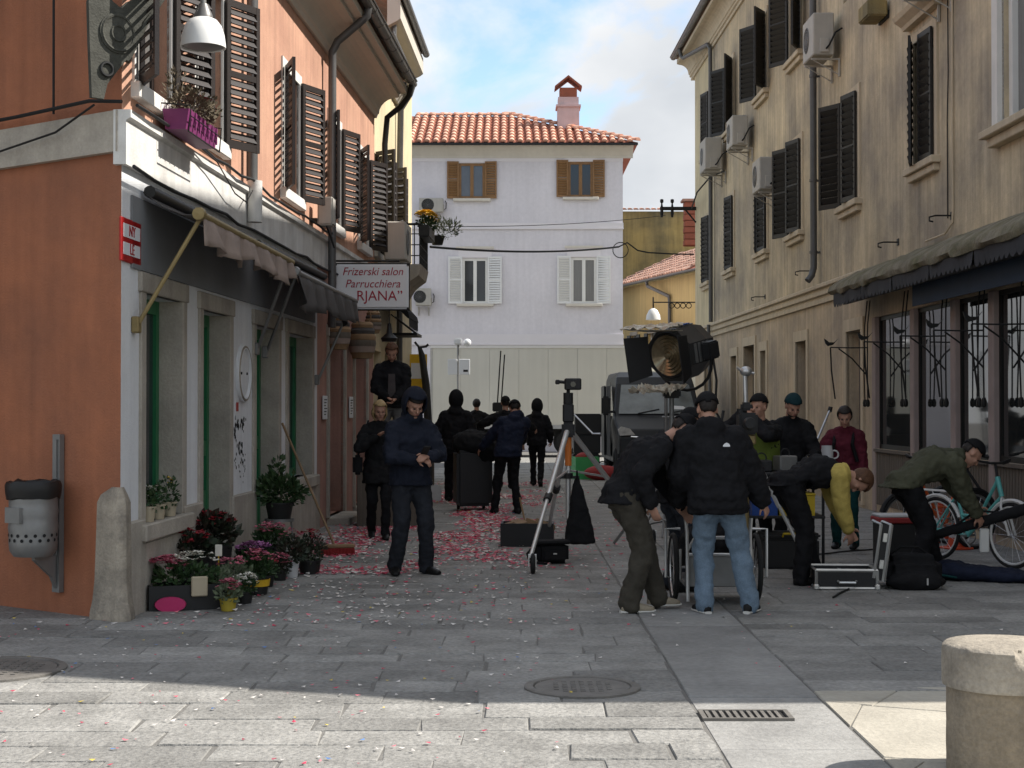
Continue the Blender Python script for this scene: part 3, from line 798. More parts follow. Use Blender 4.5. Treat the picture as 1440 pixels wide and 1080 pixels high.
awning('beige awning with a folded ragged valance and brass arm near the corner', 12.3, 16.0, 'awning_beige', 0.50, 3.17, 0.28, [(12.12, 2.30, 'brass', 12.32), (16.5, 2.27, 'alu_dull', 15.95)], 2)
awning('dark grey rolled awning hanging over the second green door', 16.3, 20.4, 'awning_grey', 0.50, 3.06, 0.36, [(16.95, 2.25, 'alu_dull', 16.35), (20.2, 2.0, 'alu_dull', 20.3)], 5)

# round plate, graffiti, stickers, plaques on the shop wall
t = thing('round_plaque', 'round grey plaster disc on the white wall between the green doors', 'wall plaque', LW(15.95, 0.0, 1.98), math.atan2(1, 0.05))
MB().lathe([(0.30, 0.0), (0.30, -0.03), (0.275, -0.045), (0.255, -0.045), (0.24, -0.02), (0.0, -0.018)], 36, (0, 0, 0), 'y').build('disc', 'white_plaster', t, True)
MB().torus((0, -0.03, 0), 0.275, 0.018, 36, 6, 'y').build('rim', 'stone_dirty', t, True)
for s_ in (-1, 1): MB().lathe([(0.014, -0.018), (0.014, -0.03), (0, -0.032)], 8, (s_ * 0.13, 0, 0), 'y').build('screw', 'iron', t)
# stencilled blotches: a loose figure made of paint specks
gr_ = random.Random(5)
mb = MB()
for i in range(330):
    a = gr_.gauss(0, 0.17); b = gr_.uniform(-0.42, 0.28)
    n_ = mnoise.noise(Vector((a * 9, b * 7, 1.3))) + 0.5 * mnoise.noise(Vector((a * 22, b * 20, 4)))
    top = b > 0.1
    if abs(a) > 0.27 - 0.1 * max(0, -b): continue
    if n_ < (-0.05 if top else 0.10): continue
    r_ = gr_.uniform(0.012, 0.03) * (1.0 if b > -0.1 else 0.7)
    k = gr_.randint(5, 7); ph = gr_.random() * 6
    mb.add([(a + r_ * gr_.uniform(.6, 1.3) * math.cos(ph + 2 * math.pi * q / k), -0.0015 - 0.000004 * i, b + r_ * gr_.uniform(.6, 1.3) * math.sin(ph + 2 * math.pi * q / k)) for q in range(k)], [tuple(range(k))])
o = mb.build('graffiti', 'ink'); o.location = LW(15.85, 0.0, 1.25); o.rotation_euler = (0, 0, math.atan2(1, 0.05))
tag(o, 'black stencil graffiti of scattered blotches on the white wall', 'graffiti')
t = thing('sticker', 'small dark red and white sticker above the stencil graffiti', 'sticker', LW(15.72, 0.0, 1.60), math.atan2(1, 0.05))
MB().box((-0.06, -0.003, -0.09), (0.06, -0.0, 0.09)).build('paper', 'sign_white', t)
MB().box((-0.05, -0.006, -0.01), (0.05, -0.0032, 0.08)).build('print', 'red_sign', t)
# red street sign: two white lines on red
t = thing('street_sign', 'red enamel street name sign with white letters near the corner', 'street sign', LW(12.02, 0.0, 2.93), math.atan2(1, 0.05))
MB().rbox((-0.26, -0.02, -0.17), (0.26, 0.0, 0.17), 0.006).build('plate', 'red_sign', t)
MB().box((-0.22, -0.023, -0.115), (0.22, -0.0205, -0.02)).build('lower_field', 'sign_white', t)
MB().box((-0.22, -0.023, 0.02), (0.22, -0.0205, 0.125)).build('upper_field', 'sign_white', t)
text_mesh('NY', 0.12, 'red_sign', t, (0.0, -0.026, 0.072), (R(90), 0, 0))
text_mesh('LE', 0.12, 'red_sign', t, (0.0, -0.026, -0.068), (R(90), 0, 0))
MB().torus((0, -0.012, 0), 0.01, 0.003, 8, 4, 'y').build('screw', 'iron', t)
for i, (d, z) in enumerate(((20.9, 1.62), (23.2, 1.62))):
    t = thing('notice_plate', ['white notice plate with small print beside the first grey door', 'white notice plate with small print between the two grey doors'][i], 'notice', LW(d, 0.0, z), math.atan2(1, 0.05))
    MB().rbox((-0.16, -0.02, -0.16), (0.16, 0.0, 0.16), 0.006).build('plate', 'sign_white', t)
    for k in range(6):
        MB().box((-0.11, -0.0225, 0.10 - k * 0.04), (0.11 - 0.05 * (k % 3), -0.0205, 0.113 - k * 0.04)).build('print_line', 'ink', t)
# hairdresser's sign, hung out over the street
t = thing('salon_sign', 'white hanging salon sign with dark red lettering over the pavement', 'shop sign', LW(21.4, 0.06, 3.30), 0)
MB().rbox((0.0, -0.05, -0.315), (1.03, 0.05, 0.315), 0.03).build('panel', 'sign_white', t)
fr = MB().tube([(0.0, 0, -0.315), (0, 0, 0.315), (1.035, 0, 0.315), (1.035, 0, -0.315), (0, 0, -0.315)], 0.022, 6).build('frame', 'black', t)
text_mesh('Frizerski salon', 0.158, 'sign_red', t, (0.53, -0.053, 0.205), (R(90), 0, 0), 0.25, sx=0.92)
text_mesh('Parrucchiera', 0.158, 'sign_red', t, (0.53, -0.053, 0.035), (R(90), 0, 0), 0.25, sx=0.95)
text_mesh('RJANA\u201d', 0.20, 'sign_red', t, (0.95, -0.053, -0.135), (R(90), 0, 0), 0.0, align='RIGHT', sx=0.95)
MB().tube([(-0.06, 0, 0.36), (0.9, 0, 0.36)], 0.015, 6).build('bracket', 'black', t)

# corner street lamp on its sheet iron bracket
t = thing('street_lamp', 'white bell street lamp on an ornate iron bracket at the house corner', 'street lamp', (-3.19, 11.62, 0), math.atan2(0.70, 0.75))
pl = [(0.0, 3.98), (0.10, 3.98), (0.13, 4.10), (0.22, 4.22), (0.33, 4.36), (0.40, 4.50), (0.42, 4.62), (0.50, 4.72), (0.62, 4.90), (0.56, 4.93), (0.44, 4.82), (0.30, 4.76), (0.24, 4.70), (0.17, 4.74), (0.12, 4.86), (0.05, 4.92), (0.0, 4.86), (-0.03, 4.7), (-0.02, 4.4)]
MB().prism(pl, -0.02, 0.02, 'xz').build('bracket_plate', 'bracket', t)
MB().lathe([(0.155, -0.032), (0.155, 0.032)], 30, (0.215, 0, 4.50), 'y').torus((0.215, -0.032, 4.50), 0.135, 0.012, 30, 5, 'y').torus((0.215, -0.032, 4.50), 0.06, 0.012, 20, 5, 'y').build('medallion', 'bracket', t)
MB().tube([(0.30, 0, 4.30), (0.46, 0, 4.62), (0.74, 0, 5.05), (0.86, 0, 5.22), (0.97, 0, 5.26)], 0.026, 8).build('arm', 'bracket', t, True)
MB().tube([(0.36, 0, 4.78), (0.60, 0, 4.90), (0.80, 0, 5.06)], 0.022, 8).build('strut', 'bracket', t, True)
MB().torus((0.12, -0.03, 4.21), 0.05, 0.012, 16, 6, 'y').build('ring', 'black', t, True)
lx = 0.98
MB().tube([(lx, 0, 5.27), (lx, 0, 4.83)], 0.024, 10).build('stem', 'alu_dull', t, True)
MB().lathe([(0.0, 4.87), (0.035, 4.865), (0.05, 4.83), (0.075, 4.775), (0.078, 4.75)], 24, (lx, 0, 0)).build('neck', 'gutter', t, True)
MB().lathe([(0.078, 4.75), (0.11, 4.735), (0.145, 4.69), (0.168, 4.62), (0.178, 4.55), (0.18, 4.515), (0.172, 4.515), (0.165, 4.56), (0.14, 4.66), (0.08, 4.73)], 36, (lx, 0, 0)).build('shade', 'lamp_white', t, True)
MB().lathe([(0.165, 4.525), (0.12, 4.51), (0.0, 4.505)], 30, (lx, 0, 0)).build('lens', 'alu_dull', t, True)
# ------------------------------------------------------------------ long tan house on the right (local x runs towards the camera, -y is the street)
RD0 = 44.3
RH = thing('long_tan_house', 'long weathered tan plaster house with dark shutters and a shop', 'house', (6.1 - 0.0185 * RD0, RD0, 0), math.atan2(-1, 0.0185))
r = lambda d: (RD0 - d) * 1.0002
dR = lambda x: 13194.0 / (x - 680.0)
def RW(d, out, z): return Vector((6.1 - 0.0185 * d - out, d, z))
RROT = math.atan2(-1, 0.0185)
RT = 11.25
REND = r(12.3)
lowz = (5.0, 6.75); uppz = (8.45, 10.1)
wins = [(42.45, 41.35), (38.5, 37.4), (34.1, 33.0), (30.5, 29.4), (26.0, 24.95), (21.7, 20.7)]
holes = [(r(a), r(b), *lowz) for a, b in wins] + [(r(a), r(b), *uppz) for a, b in wins]
big = (r(18.05), r(16.7), 4.9, 7.0)
holes.append(big)
c_end = r(40.75)
h1 = [h for h in holes if h[0] < c_end]; h2 = [h for h in holes if h[0] > c_end]
wall_mesh(MB(), 0, c_end, 3.82, RT, h1, 0.18).build('cream_wall', 'cream', RH)
wall_mesh(MB(), c_end, REND, 3.82, RT, h2, 0.18).build('upper_wall', 'tan', RH)
doors = [(42.4, 41.1, 0.05, 2.85), (37.85, 37.0, 0.05, 2.85), (36.0, 34.55, 0.05, 3.02), (33.8, 33.15, 1.88, 2.84), (30.0, 29.0, 0.05, 2.88), (25.8, 24.8, 0.05, 2.88)]
shop0, shop1 = 24.0, 12.5
dh = [(r(a), r(b), c, d) for a, b, c, d in doors] + [(r(shop0), r(shop1), 0.98, 3.02)]
wall_mesh(MB(), 0, REND, 0, 3.48, dh, 0.25).build('lower_wall', 'tan_low', RH)
# string course of three mouldings
MB().prism([(0.05, 3.48), (-0.05, 3.48), (-0.05, 3.56), (-0.035, 3.57), (-0.035, 3.60), (-0.085, 3.62), (-0.085, 3.69), (-0.06, 3.70), (-0.06, 3.73), (-0.12, 3.75), (-0.12, 3.80), (-0.10, 3.82), (0.05, 3.82)], -0.1, r(24.3), 'yz').build('string_course', 'cornice', RH)
MB().prism([(0.05, 3.48), (-0.03, 3.48), (-0.03, 3.82), (0.05, 3.82)], r(24.3), REND, 'yz').build('string_course', 'tan', RH)
# end wall, back, roof
MB().box((-0.01, 0.02, 0), (0.3, 9, RT)).box((REND - 0.3, 0.05, 0), (REND, 9, RT)).box((0.3, 8.7, 0), (REND - 0.3, 9, RT)).build('end_wall', 'cream', RH)
cv = [(0.0, RT - 0.12), (-0.05, RT - 0.12), (-0.05, RT - 0.04), (-0.09, RT - 0.02), (-0.09, RT + 0.04)]
for i in range(7):
    a = i / 6 * math.pi / 2
    cv.append((-0.12 - 0.28 * (1 - math.cos(a)), RT + 0.06 + 0.28 * math.sin(a)))
cv += [(-0.46, RT + 0.36), (-0.46, RT + 0.46), (0.3, RT + 0.8), (0.3, RT - 0.12)]
MB().prism(cv, -0.5, REND, 'yz').build('cornice', 'cornice', RH)
g1 = half_round(MB(), -0.6, REND, -0.55, RT + 0.58, 0.09).tube([(-0.6, -0.645, RT + 0.58), (REND, -0.645, RT + 0.58)], 0.013, 6).build('gutter', 'gutter', RH)
MB().quad((-0.6, -0.5, RT + 0.52), (REND, -0.5, RT + 0.52), (REND, 4.5, RT + 2.5), (-0.6 + 4, 4.5, RT + 2.5)).quad((-0.6 + 4, 4.5, RT + 2.5), (REND, 4.5, RT + 2.5), (REND, 9.5, RT + 0.5), (-0.6, 9.5, RT + 0.5)).quad((-0.6, -0.5, RT + 0.52), (3.4, 4.5, RT + 2.5), (-0.6, 9.5, RT + 0.5)).build('roof', 'old_tile', RH)
MB().tube([(r(43.5), -0.55, RT + 0.5), (r(43.5), -0.5, RT + 0.3), (r(43.4), -0.46, RT + 0.22), (r(40.8), -0.14, RT + 0.0), (r(40.6), -0.10, RT - 0.15)] + [(r(40.6), -0.10, z) for z in (10, 8, 6, 3.85)], 0.055, 8).build('downpipe', 'pipe', RH, True)
MB().tube([(r(40.6), -0.16, 3.78), (r(40.6), -0.13, 2.5), (r(40.6), -0.10, 0.2)], 0.045, 8).build('downpipe', 'pipe', RH, True)
px = r(27.85)
MB().tube([(px, -0.5, RT + 0.5), (px, -0.12, RT - 0.1)] + [(px, -0.12, z) for z in (10, 8, 6.5, 5)] + [(px, -0.12, 4.15), (px + 0.02, -0.16, 4.0), (px + 0.05, -0.24, 3.9)], 0.062, 10).build('downpipe', 'pipe', RH, True)
for z in (9.4, 7.6, 5.7, 4.4):
    MB().tube([(px, -0.12, z), (px, -0.12, z + 0.05)], 0.075, 10).box((px - 0.015, -0.08, z), (px + 0.015, 0.0, z + 0.04)).build('pipe_clip', 'pipe', RH)
# windows
sh_ang = {0: (10, 8), 1: (8, 10), 2: (12, 8), 3: (158, 16), 4: (150, 12), 5: (18, 4)}
sh_up = {0: (9, 12), 1: (150, 154), 2: (151, 148), 3: (150, 155), 4: (140, 140), 5: (20, 20)}
for k, (a_, b_) in enumerate(wins):
    for (z0, z1), sa, fl in ((lowz, sh_ang[k], 0), (uppz, sh_up[k], 1)):
        if fl and k > 3: continue
        a, b = r(a_), r(b_)
        MB().rbox((a - 0.2, -0.13, z0 - 0.1), (b + 0.2, 0.15, z0), 0.01).rbox((a - 0.14, -0.08, z0 - 0.2), (b + 0.14, 0.05, z0 - 0.1), 0.01).build('sill', 'cornice', RH)
        MB().box((a - 0.13, -0.03, z0), (a, 0.02, z1 + 0.13)).box((b, -0.03, z0), (b + 0.13, 0.02, z1 + 0.13)).box((a, -0.028, z1), (b, 0.02, z1 + 0.13)).build('window_surround', 'cornice', RH)
        w_ = MB().box((a, 0.14, z0), (a + 0.08, 0.2, z1)).box((b - 0.08, 0.14, z0), (b, 0.2, z1)).box((a + 0.08, 0.142, z1 - 0.08), (b - 0.08, 0.198, z1)).box((a + 0.08, 0.142, z0), (b - 0.08, 0.198, z0 + 0.08)).box(((a + b) / 2 - 0.04, 0.143, z0 + 0.08), ((a + b) / 2 + 0.04, 0.197, z1 - 0.08)).build('window', 'shutter_dark', RH)
        MB().box((a, 0.165, z0), (b, 0.175, z1)).build('pane', 'glass', w_)
        hh = z1 - z0 + 0.02; lw = (b - a) / 2
        shutter_leaf(RH, a, -0.06, z0 - 0.0, lw, hh, -R(sa[0]), 'shutter_dark', 14, 1)
        shutter_leaf(RH, b, -0.06, z0 - 0.0, lw, hh, -R(sa[1]), 'shutter_dark', 14, -1)
a, b = r(21.7), r(20.7)
MB().prism([(0.0, 7.0), (-0.10, 7.0), (-0.12, 7.05), (-0.22, 7.12), (-0.25, 7.18), (0.0, 7.26)], a - 0.28, b + 0.28, 'yz').build('window_hood', 'cornice', RH)
a, b, z0, z1 = big
MB().rbox((a - 0.28, -0.2, z0 - 0.09), (b + 0.28, 0.15, z0), 0.01).rbox((a - 0.2, -0.12, z0 - 0.2), (b + 0.2, 0.05, z0 - 0.09), 0.01).build('sill', 'cornice', RH)
MB().box((a - 0.2, -0.06, z0), (a, 0.02, z1)).box((b, -0.06, z0), (b + 0.2, 0.02, z1)).box((a, -0.058, z1), (b, 0.02, z1 + 0.2)).build('window_surround', 'white_sill', RH)
w_ = MB().box((a, 0.08, z0), (a + 0.12, 0.2, z1)).box((b - 0.12, 0.08, z0), (b, 0.2, z1)).box(((a + b) / 2 - 0.05, 0.083, z0), ((a + b) / 2 + 0.05, 0.19, z1)).build('window', 'white_paint', RH)
MB().box((a, 0.15, z0), (b, 0.17, z1)).build('pane', 'glass_curtain', w_)
# ground floor doors with stone surrounds
for i, (a_, b_, z0, z1) in enumerate(doors):
    a, b = r(a_), r(b_)
    w = 0.16
    MB().box((a - w, -0.03, z1), (b + w, 0.03, z1 + 0.2)).build('lintel', 'cornice', RH)
    for q0, q1 in ((a - w, a), (b, b + w)): MB().box((q0, -0.028, z0 if z0 < 1 else z0), (q1, 0.03, z1)).build('jamb', 'cornice', RH)
    if z0 > 1:
        MB().box((a - w, -0.05, z0 - 0.15), (b + w, 0.1, z0)).build('sill', 'cornice', RH)
        f_ = MB().box((a, 0.2, z0), (a + 0.06, 0.25, z1)).box((b - 0.06, 0.2, z0), (b, 0.25, z1)).build('window', 'wood_grey', RH)
        MB().box((a + 0.06, 0.22, z0), (b - 0.06, 0.24, z1)).build('pane', 'glass', f_)
    else:
        f_ = MB().box((a, 0.2, z0), (b, 0.25, z1)).build('door', 'door_grey', RH)
        MB().box((a + 0.12, 0.188, z0 + 0.2), (b - 0.12, 0.2, 1.0)).build('lower_panel', 'wood_grey', f_)
        MB().box((a + 0.12, 0.188, 1.15), (b - 0.12, 0.2, z1 - 0.2)).build('upper_panel', 'glass', f_)
        MB().tube([(b - 0.08, 0.2, 1.05), (b - 0.08, 0.15, 1.05), (b - 0.17, 0.15, 1.05)], 0.01, 6).build('handle', 'alu_dull', f_)
# shop front: pillars, panes, stall board
sx = [24.0, 21.85, 19.95, 18.45, 17.0, 15.5, 14.0, 12.5]
for d in sx:
    MB().rbox((r(d) - 0.10, -0.02, 0.0), (r(d) + 0.10, 0.12, 3.02), 0.01).build('shop_pillar', 'pillar', RH)
for i in range(len(sx) - 1):
    a, b = r(sx[i]) + 0.1, r(sx[i + 1]) - 0.1
    f_ = MB().box((a, 0.05, 0.98), (a + 0.05, 0.11, 3.02)).box((b - 0.05, 0.05, 0.98), (b, 0.11, 3.02)).box((a + 0.05, 0.052, 2.96), (b - 0.05, 0.108, 3.02)).box((a + 0.05, 0.052, 0.98), (b - 0.05, 0.108, 1.05)).build('shop_window', 'iron', RH)
    MB().box((a + 0.03, 0.07, 1.0), (b - 0.03, 0.085, 3.0)).build('pane', 'shop_glass', f_)
    k = a + 0.03
    while k < b - 0.06:
        MB().box((k, -0.012, 0.12), (k + 0.075, 0.008, 0.96)).build('stall_board', 'wood_grey', RH); k += 0.10
    MB().box((a, 0.009, 0.08), (b, 0.03, 0.97)).build('board_backing', 'dark', RH)
    MB().box((a, -0.05, 0.935), (b, 0.045, 0.978)).build('window_ledge', 'wood_grey', RH)
# mossy ledge over the shop, uneven
vs = []; fs = []
n = 60; x0, x1 = r(24.6), r(11.0)
prof = [(0.0, 3.82), (-0.10, 3.80), (-0.26, 3.72), (-0.40, 3.66), (-0.56, 3.55), (-0.60, 3.46), (-0.57, 3.40), (-0.35, 3.40), (0.0, 3.42)]
for i in range(n + 1):
    x_ = x0 + (x1 - x0) * i / n
    for j, (yy, zz) in enumerate(prof):
        q = Vector((x_ * 2.3, j * 1.7, 0)); nn = mnoise.noise(q) * 0.045 + mnoise.noise(q * 3.1) * 0.025
        vs.append((x_, min(yy + (nn if j else 0), 0.0), zz + nn * (0.9 if 0 < j < 7 else 0)))
m_ = len(prof)
for i in range(n):
    for j in range(m_ - 1): fs.append((i * m_ + j, i * m_ + j + 1, (i + 1) * m_ + j + 1, (i + 1) * m_ + j))
fs.append(tuple(range(m_))); fs.append(tuple(n * m_ + j for j in range(m_)))
MB().add(vs, fs).build('mossy_ledge', 'moss', RH, True)
# unseen house added towards the camera, shaped to cast the street's shadow edge
NB = thing('unseen_shade_house', 'unseen lower tan house added beside the long house to shape the street shadow', 'house', RW(12.28, 0, 0), RROT)
MB().prism([(0, 0), (3.38, 0), (3.38, 6.3), (1.75, 10.6), (0, 10.6)], 0.02, 9, 'xz').build('wall', 'tan', NB)
MB().prism([(-0.3, 10.6), (9.2, 10.6), (4.5, 11.9)], 0, 1.75, 'yz').build('roof', 'old_tile', NB)

# scalloped valance hung under the ledge
t = thing('shop_valance', 'ragged slate grey scalloped valance hanging under the mossy ledge', 'awning', RW(24.4, 0, 0), RROT)
def scallop(mb, L, yy, z0, dep, w, seed, yv=0.02):
    n = int(L / w * 4); vs = []; fs = []
    for i in range(n + 1):
        x_ = L * i / n; ph = (x_ / w) % 1.0
        d_ = dep * (0.72 + 0.28 * abs(math.sin(math.pi * ph))) * (1 + 0.12 * mnoise.noise(Vector((x_ * 0.8, seed, 0))))
        yo = yv * mnoise.noise(Vector((x_ * 2, seed + 3, 0)))
        vs += [(x_, yy, z0), (x_, yy + yo * .5, z0 - d_ * .5), (x_, yy + yo, z0 - d_)]
    for i in range(n):
        for j in range(2): fs.append((i * 3 + j, i * 3 + j + 1, (i + 1) * 3 + j + 1, (i + 1) * 3 + j))
    return mb.add(vs, fs)
q = 0.0; i = 0
while q < 12.5:
    L_ = 1.75
    v = scallop(MB(), L_ - 0.04, -0.55, 3.41, 0.21, 0.17, i * 2.1, 0.05).build('valance_strip', 'slate_cloth', t); v.location = (q, 0, 0); v.modifiers.new('t', 'SOLIDIFY').thickness = 0.005
    q += L_; i += 1
MB().tube([(0, -0.36, 3.30), (12.6, -0.36, 3.30)], 0.055, 10).build('roller', 'black', t, True)
v = MB().box((3.7, -0.33, 2.98), (12.6, -0.31, 3.28)).build('blue_strip', 'blue_cloth', t)
# wrought iron folding arms in front of the shop windows
for i, d in enumerate(sx[:5]):
    t = thing('folding_bracket', ['black iron folding bracket at the shop pillar nearest the plain door', 'black iron folding bracket on the second shop pillar from the plain door', 'black iron folding bracket on the third shop pillar from the plain door', 'black iron folding bracket on the fourth shop pillar from the plain door', 'black iron folding bracket on the shop pillar by the right picture edge'][i], 'bracket', RW(d, 0.03, 0), RROT, 'folding iron brackets along the shop front')
    for k, xo in enumerate((-0.09, 0.09)):
        MB().tube([(xo, -0.06, 3.28), (xo, -0.10, 2.9), (xo * 1.2, -0.11, 2.2), (xo, -0.10, 1.72)], 0.010, 6).build('upright', 'iron', t, True)
        MB().lathe([(0.0, 1.62), (0.03, 1.64), (0.035, 1.69), (0.02, 1.74)], 10, (xo, -0.10, 0)).build('finial', 'iron', t, True)
    MB().tube([(0, -0.08, 2.55), (-0.1, -0.35, 2.55), (-0.18, -0.62, 2.56)], 0.011, 6).build('cross_bar', 'iron', t, True)
    MB().tube([(0.02, -0.08, 2.1), (-0.08, -0.3, 2.38), (-0.14, -0.5, 2.54)], 0.012, 6).build('brace', 'iron', t, True)
    MB().tube([(-0.18, -0.62, 2.56), (-0.2, -0.60, 2.2), (-0.17, -0.55, 1.75)], 0.012, 6).build('hanging_rod', 'iron', t, True)
    MB().prism([(-0.66, 2.58), (-0.58, 2.60), (-0.50, 2.70), (-0.56, 2.64), (-0.64, 2.64), (-0.72, 2.70), (-0.70, 2.62)], -0.19, -0.165, 'yz').build('ornament', 'iron', t)
# hooks, iron ties
for i, (d, z, lb) in enumerate(((22.6, 4.05, 'iron wall hook below the window left of the shop ledge'), (20.0, 4.12, 'iron wall hook above the mossy ledge near the right edge'), (28.6, 4.15, 'iron wall hook beside the grey downpipe end'), (33.3, 4.0, 'small iron wall hook above the string course'))):
    t = thing('wall_hook', lb, 'hook', RW(d, 0, z), RROT, 'iron hooks on the tan house')
    MB().tube([(0, 0, 0), (0, -0.22, 0.0), (0.0, -0.3, -0.02), (0, -0.3, -0.07), (0, -0.25, -0.08)], 0.012, 6).build('hook', 'iron', t, True)
    MB().box((-0.05, -0.012, -0.05), (0.05, 0, 0.05)).build('plate', 'iron', t)
t = thing('conduit', 'thin pale conduit and cable running down the tan wall to the ledge', 'conduit', RW(19.9, 0, 0), RROT)
MB().tube([(0, -0.02, 7.6), (0, -0.02, 4.2), (-0.03, -0.02, 4.02), (-0.25, -0.05, 3.9), (-1.0, -0.09, 3.88)], 0.014, 6).build('tube', 'cornice', t, True)
MB().tube([(-0.22, -0.015, 7.6), (-0.2, -0.015, 6), (-0.25, -0.015, 5.4), (-0.24, -0.015, 4.1)], 0.008, 5).build('wire', 'cable', t, True)

# air conditioners on the tan house (local -y faces the street)
ac_unit('air_conditioner', 'beige air conditioner high on the tan wall beside the grey downpipe', RW(26.5, 0.14, 7.55), RROT, 'air conditioners on the tan house', 0.85, 0.72, 0.36)
ac_unit('air_conditioner', 'beige air conditioner between the upper and lower shutters', RW(35.0, 0.14, 7.45), RROT, 'air conditioners on the tan house', 0.85, 0.68, 0.36)
ac_unit('air_conditioner', 'air conditioner farthest along the tan wall by the dark cable', RW(38.9, 0.14, 7.5), RROT, 'air conditioners on the tan house', 0.95, 0.80, 0.42)
ac_unit('air_conditioner', 'lowest air conditioner, beside the closed dark shutter', RW(31.6, 0.14, 5.98), RROT, 'air conditioners on the tan house', 0.85, 0.66, 0.36)
ac_unit('air_conditioner', 'air conditioner cut by the top edge above the window hood', RW(20.2, 0.14, 7.05), RROT, 'air conditioners on the tan house', 0.85, 0.66, 0.36)
t = thing('planter_box', 'small weathered yellow box fixed at the top of the tan wall', 'planter', RW(23.3, 0.0, 7.5), RROT)
MB().rbox((-0.3, -0.34, 0), (0.3, -0.04, 0.25), 0.02).build('trough', 'mossy', t)
MB().box((-0.25, -0.04, -0.02), (0.25, 0, 0.1)).build('bracket', 'iron', t)
# ------------------------------------------------------------------ lilac house closing the street
WD = 55.0
WH = thing('lilac_house', 'pale lilac plaster house with red tiled hip roof closing the street', 'house', (-5.6, WD, 0), 0)
wx = lambda x: (x - 720) / F * WD + 5.6
wz = lambda y: zat(y, WD)
WW = wx(876)
lw = [(wx(650), wx(686), wz(427), wz(363)), (wx(803), wx(839), wz(427), wz(362))]
uw = [(wx(645), wx(682), wz(279), wz(229)), (wx(799), wx(834), wz(277), wz(227))]
wall_mesh(MB(), 0, WW, 0, wz(206), lw + uw, 0.1).build('wall', 'lilac', WH)
MB().box((WW - 0.3, 0.01, 0), (WW, 9, wz(206))).box((0, 0.46, 0), (0.3, 9, wz(206))).build('side_wall', 'lilac', WH)
MB().prism([(0.0, wz(222)), (-0.04, wz(222)), (-0.05, wz(219)), (-0.16, wz(214)), (-0.32, wz(208)), (-0.36, wz(206)), (0.0, wz(205))], 0, WW + 0.36, 'yz').build('cornice', 'trim_cream', WH)
for y0, y1 in ((322, 313), (485, 470)):
    MB().box((0, -0.035, wz(y0)), (WW + 0.02, 0.0, wz(y1))).box((0, -0.055, wz(y0 + 0.2)), (WW + 0.03, -0.0351, wz(y0) + 0.05)).build('string_course', 'lilac_trim', WH)
MB().box((0, -0.02, wz(222) - 0.12), (WW + 0.01, 0, wz(222))).build('frieze', 'lilac_trim', WH)
def far_window(rc, fm, sm, pane, nsl, white):
    a, b, z0, z1 = rc
    e = 0.09
    MB().box((a - 0.14, -0.03, z1 + 0.02), (b + 0.14, 0.02, z1 + (0.34 if white else 0.16))).build('lintel', 'lilac_trim', WH)
    if white: MB().box((a - 0.22, -0.07, z1 + 0.34), (b + 0.22, 0.02, z1 + 0.42)).build('hood', 'trim_cream', WH)
    MB().rbox((a - 0.2, -0.14, z0 - 0.1), (b + 0.2, 0.05, z0), 0.01).build('sill', 'trim_cream', WH)
    w_ = MB().box((a, 0.02, z0), (a + e, 0.09, z1)).box((b - e, 0.02, z0), (b, 0.09, z1)).box((a + e, 0.022, z1 - e), (b - e, 0.088, z1)).box((a + e, 0.022, z0), (b - e, 0.088, z0 + e)).box(((a + b) / 2 - 0.06, 0.012, z0 + e), ((a + b) / 2 + 0.06, 0.087, z1 - e)).build('window', fm, WH)
    MB().box((a + e, 0.05, z0 + e), ((a + b) / 2 - 0.06, 0.06, z1 - e)).build('pane', pane, w_)
    MB().box(((a + b) / 2 + 0.06, 0.05, z0 + e), (b - e, 0.06, z1 - e)).build('pane', pane, w_)
    shutter_leaf(WH, a, -0.035, z0 + 0.0, 0.5 if white else 0.42, z1 - z0 + 0.06, -R(174), sm, nsl, 1)
    shutter_leaf(WH, b, -0.035, z0 + 0.0, 0.5 if white else 0.42, z1 - z0 + 0.06, -R(174), sm, nsl, -1)
far_window(lw[0], 'white_paint', 'shutter_white', 'glass', 18, True)
far_window(lw[1], 'white_paint', 'shutter_white', 'glass_curtain', 18, True)
far_window(uw[0], 'shutter_tan', 'shutter_tan', 'glass_blue', 13, False)
far_window(uw[1], 'shutter_tan', 'shutter_tan', 'glass', 13, False)
# tiled hip roof, tile by tile
ez = wz(203); eyv = -0.5; rgy = 4.0; rz_ = ez + 1.78
exr = WW + 0.5; rx = exr - (rgy - eyv)
slope = math.atan2(rz_ - ez, rgy - eyv); SLN = math.hypot(rz_ - ez, rgy - eyv)
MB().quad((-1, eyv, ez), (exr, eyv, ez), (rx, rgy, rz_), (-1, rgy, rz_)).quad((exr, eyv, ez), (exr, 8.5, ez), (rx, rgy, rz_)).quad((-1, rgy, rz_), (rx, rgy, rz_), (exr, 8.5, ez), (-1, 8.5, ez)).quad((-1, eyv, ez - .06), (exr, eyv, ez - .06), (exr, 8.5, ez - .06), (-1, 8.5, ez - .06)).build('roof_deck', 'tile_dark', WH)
MB().box((-1, eyv - 0.1, ez - 0.1), (exr, eyv - 0.02, ez - 0.02)).build('gutter', 'black', WH)
tw = 0.30; tl = 0.52
def tile_mesh(w0, w1, L, name, mt):
    vs = []; fs = []; n = 6
    for k, (yy, wv) in enumerate(((0, w0), (L, w1))):
        for j in range(n + 1):
            a = math.pi * j / n
            vs.append((-wv / 2 * math.cos(a), yy, wv * 0.42 * math.sin(a) + (0.03 if k == 0 else 0.0)))
    for j in range(n): fs.append((j, j + 1, n + 2 + j, n + 1 + j))
    fs.append(tuple(range(n, -1, -1)))
    return MB().add(vs, fs).mesh(name, mt, True)
tm = tile_mesh(0.21, 0.17, tl * 1.12, 'roof_tile', 'tile')
rows = int(SLN / tl) + 1
x_ = wx(578); nt_ = 0; far_tiles = MB()
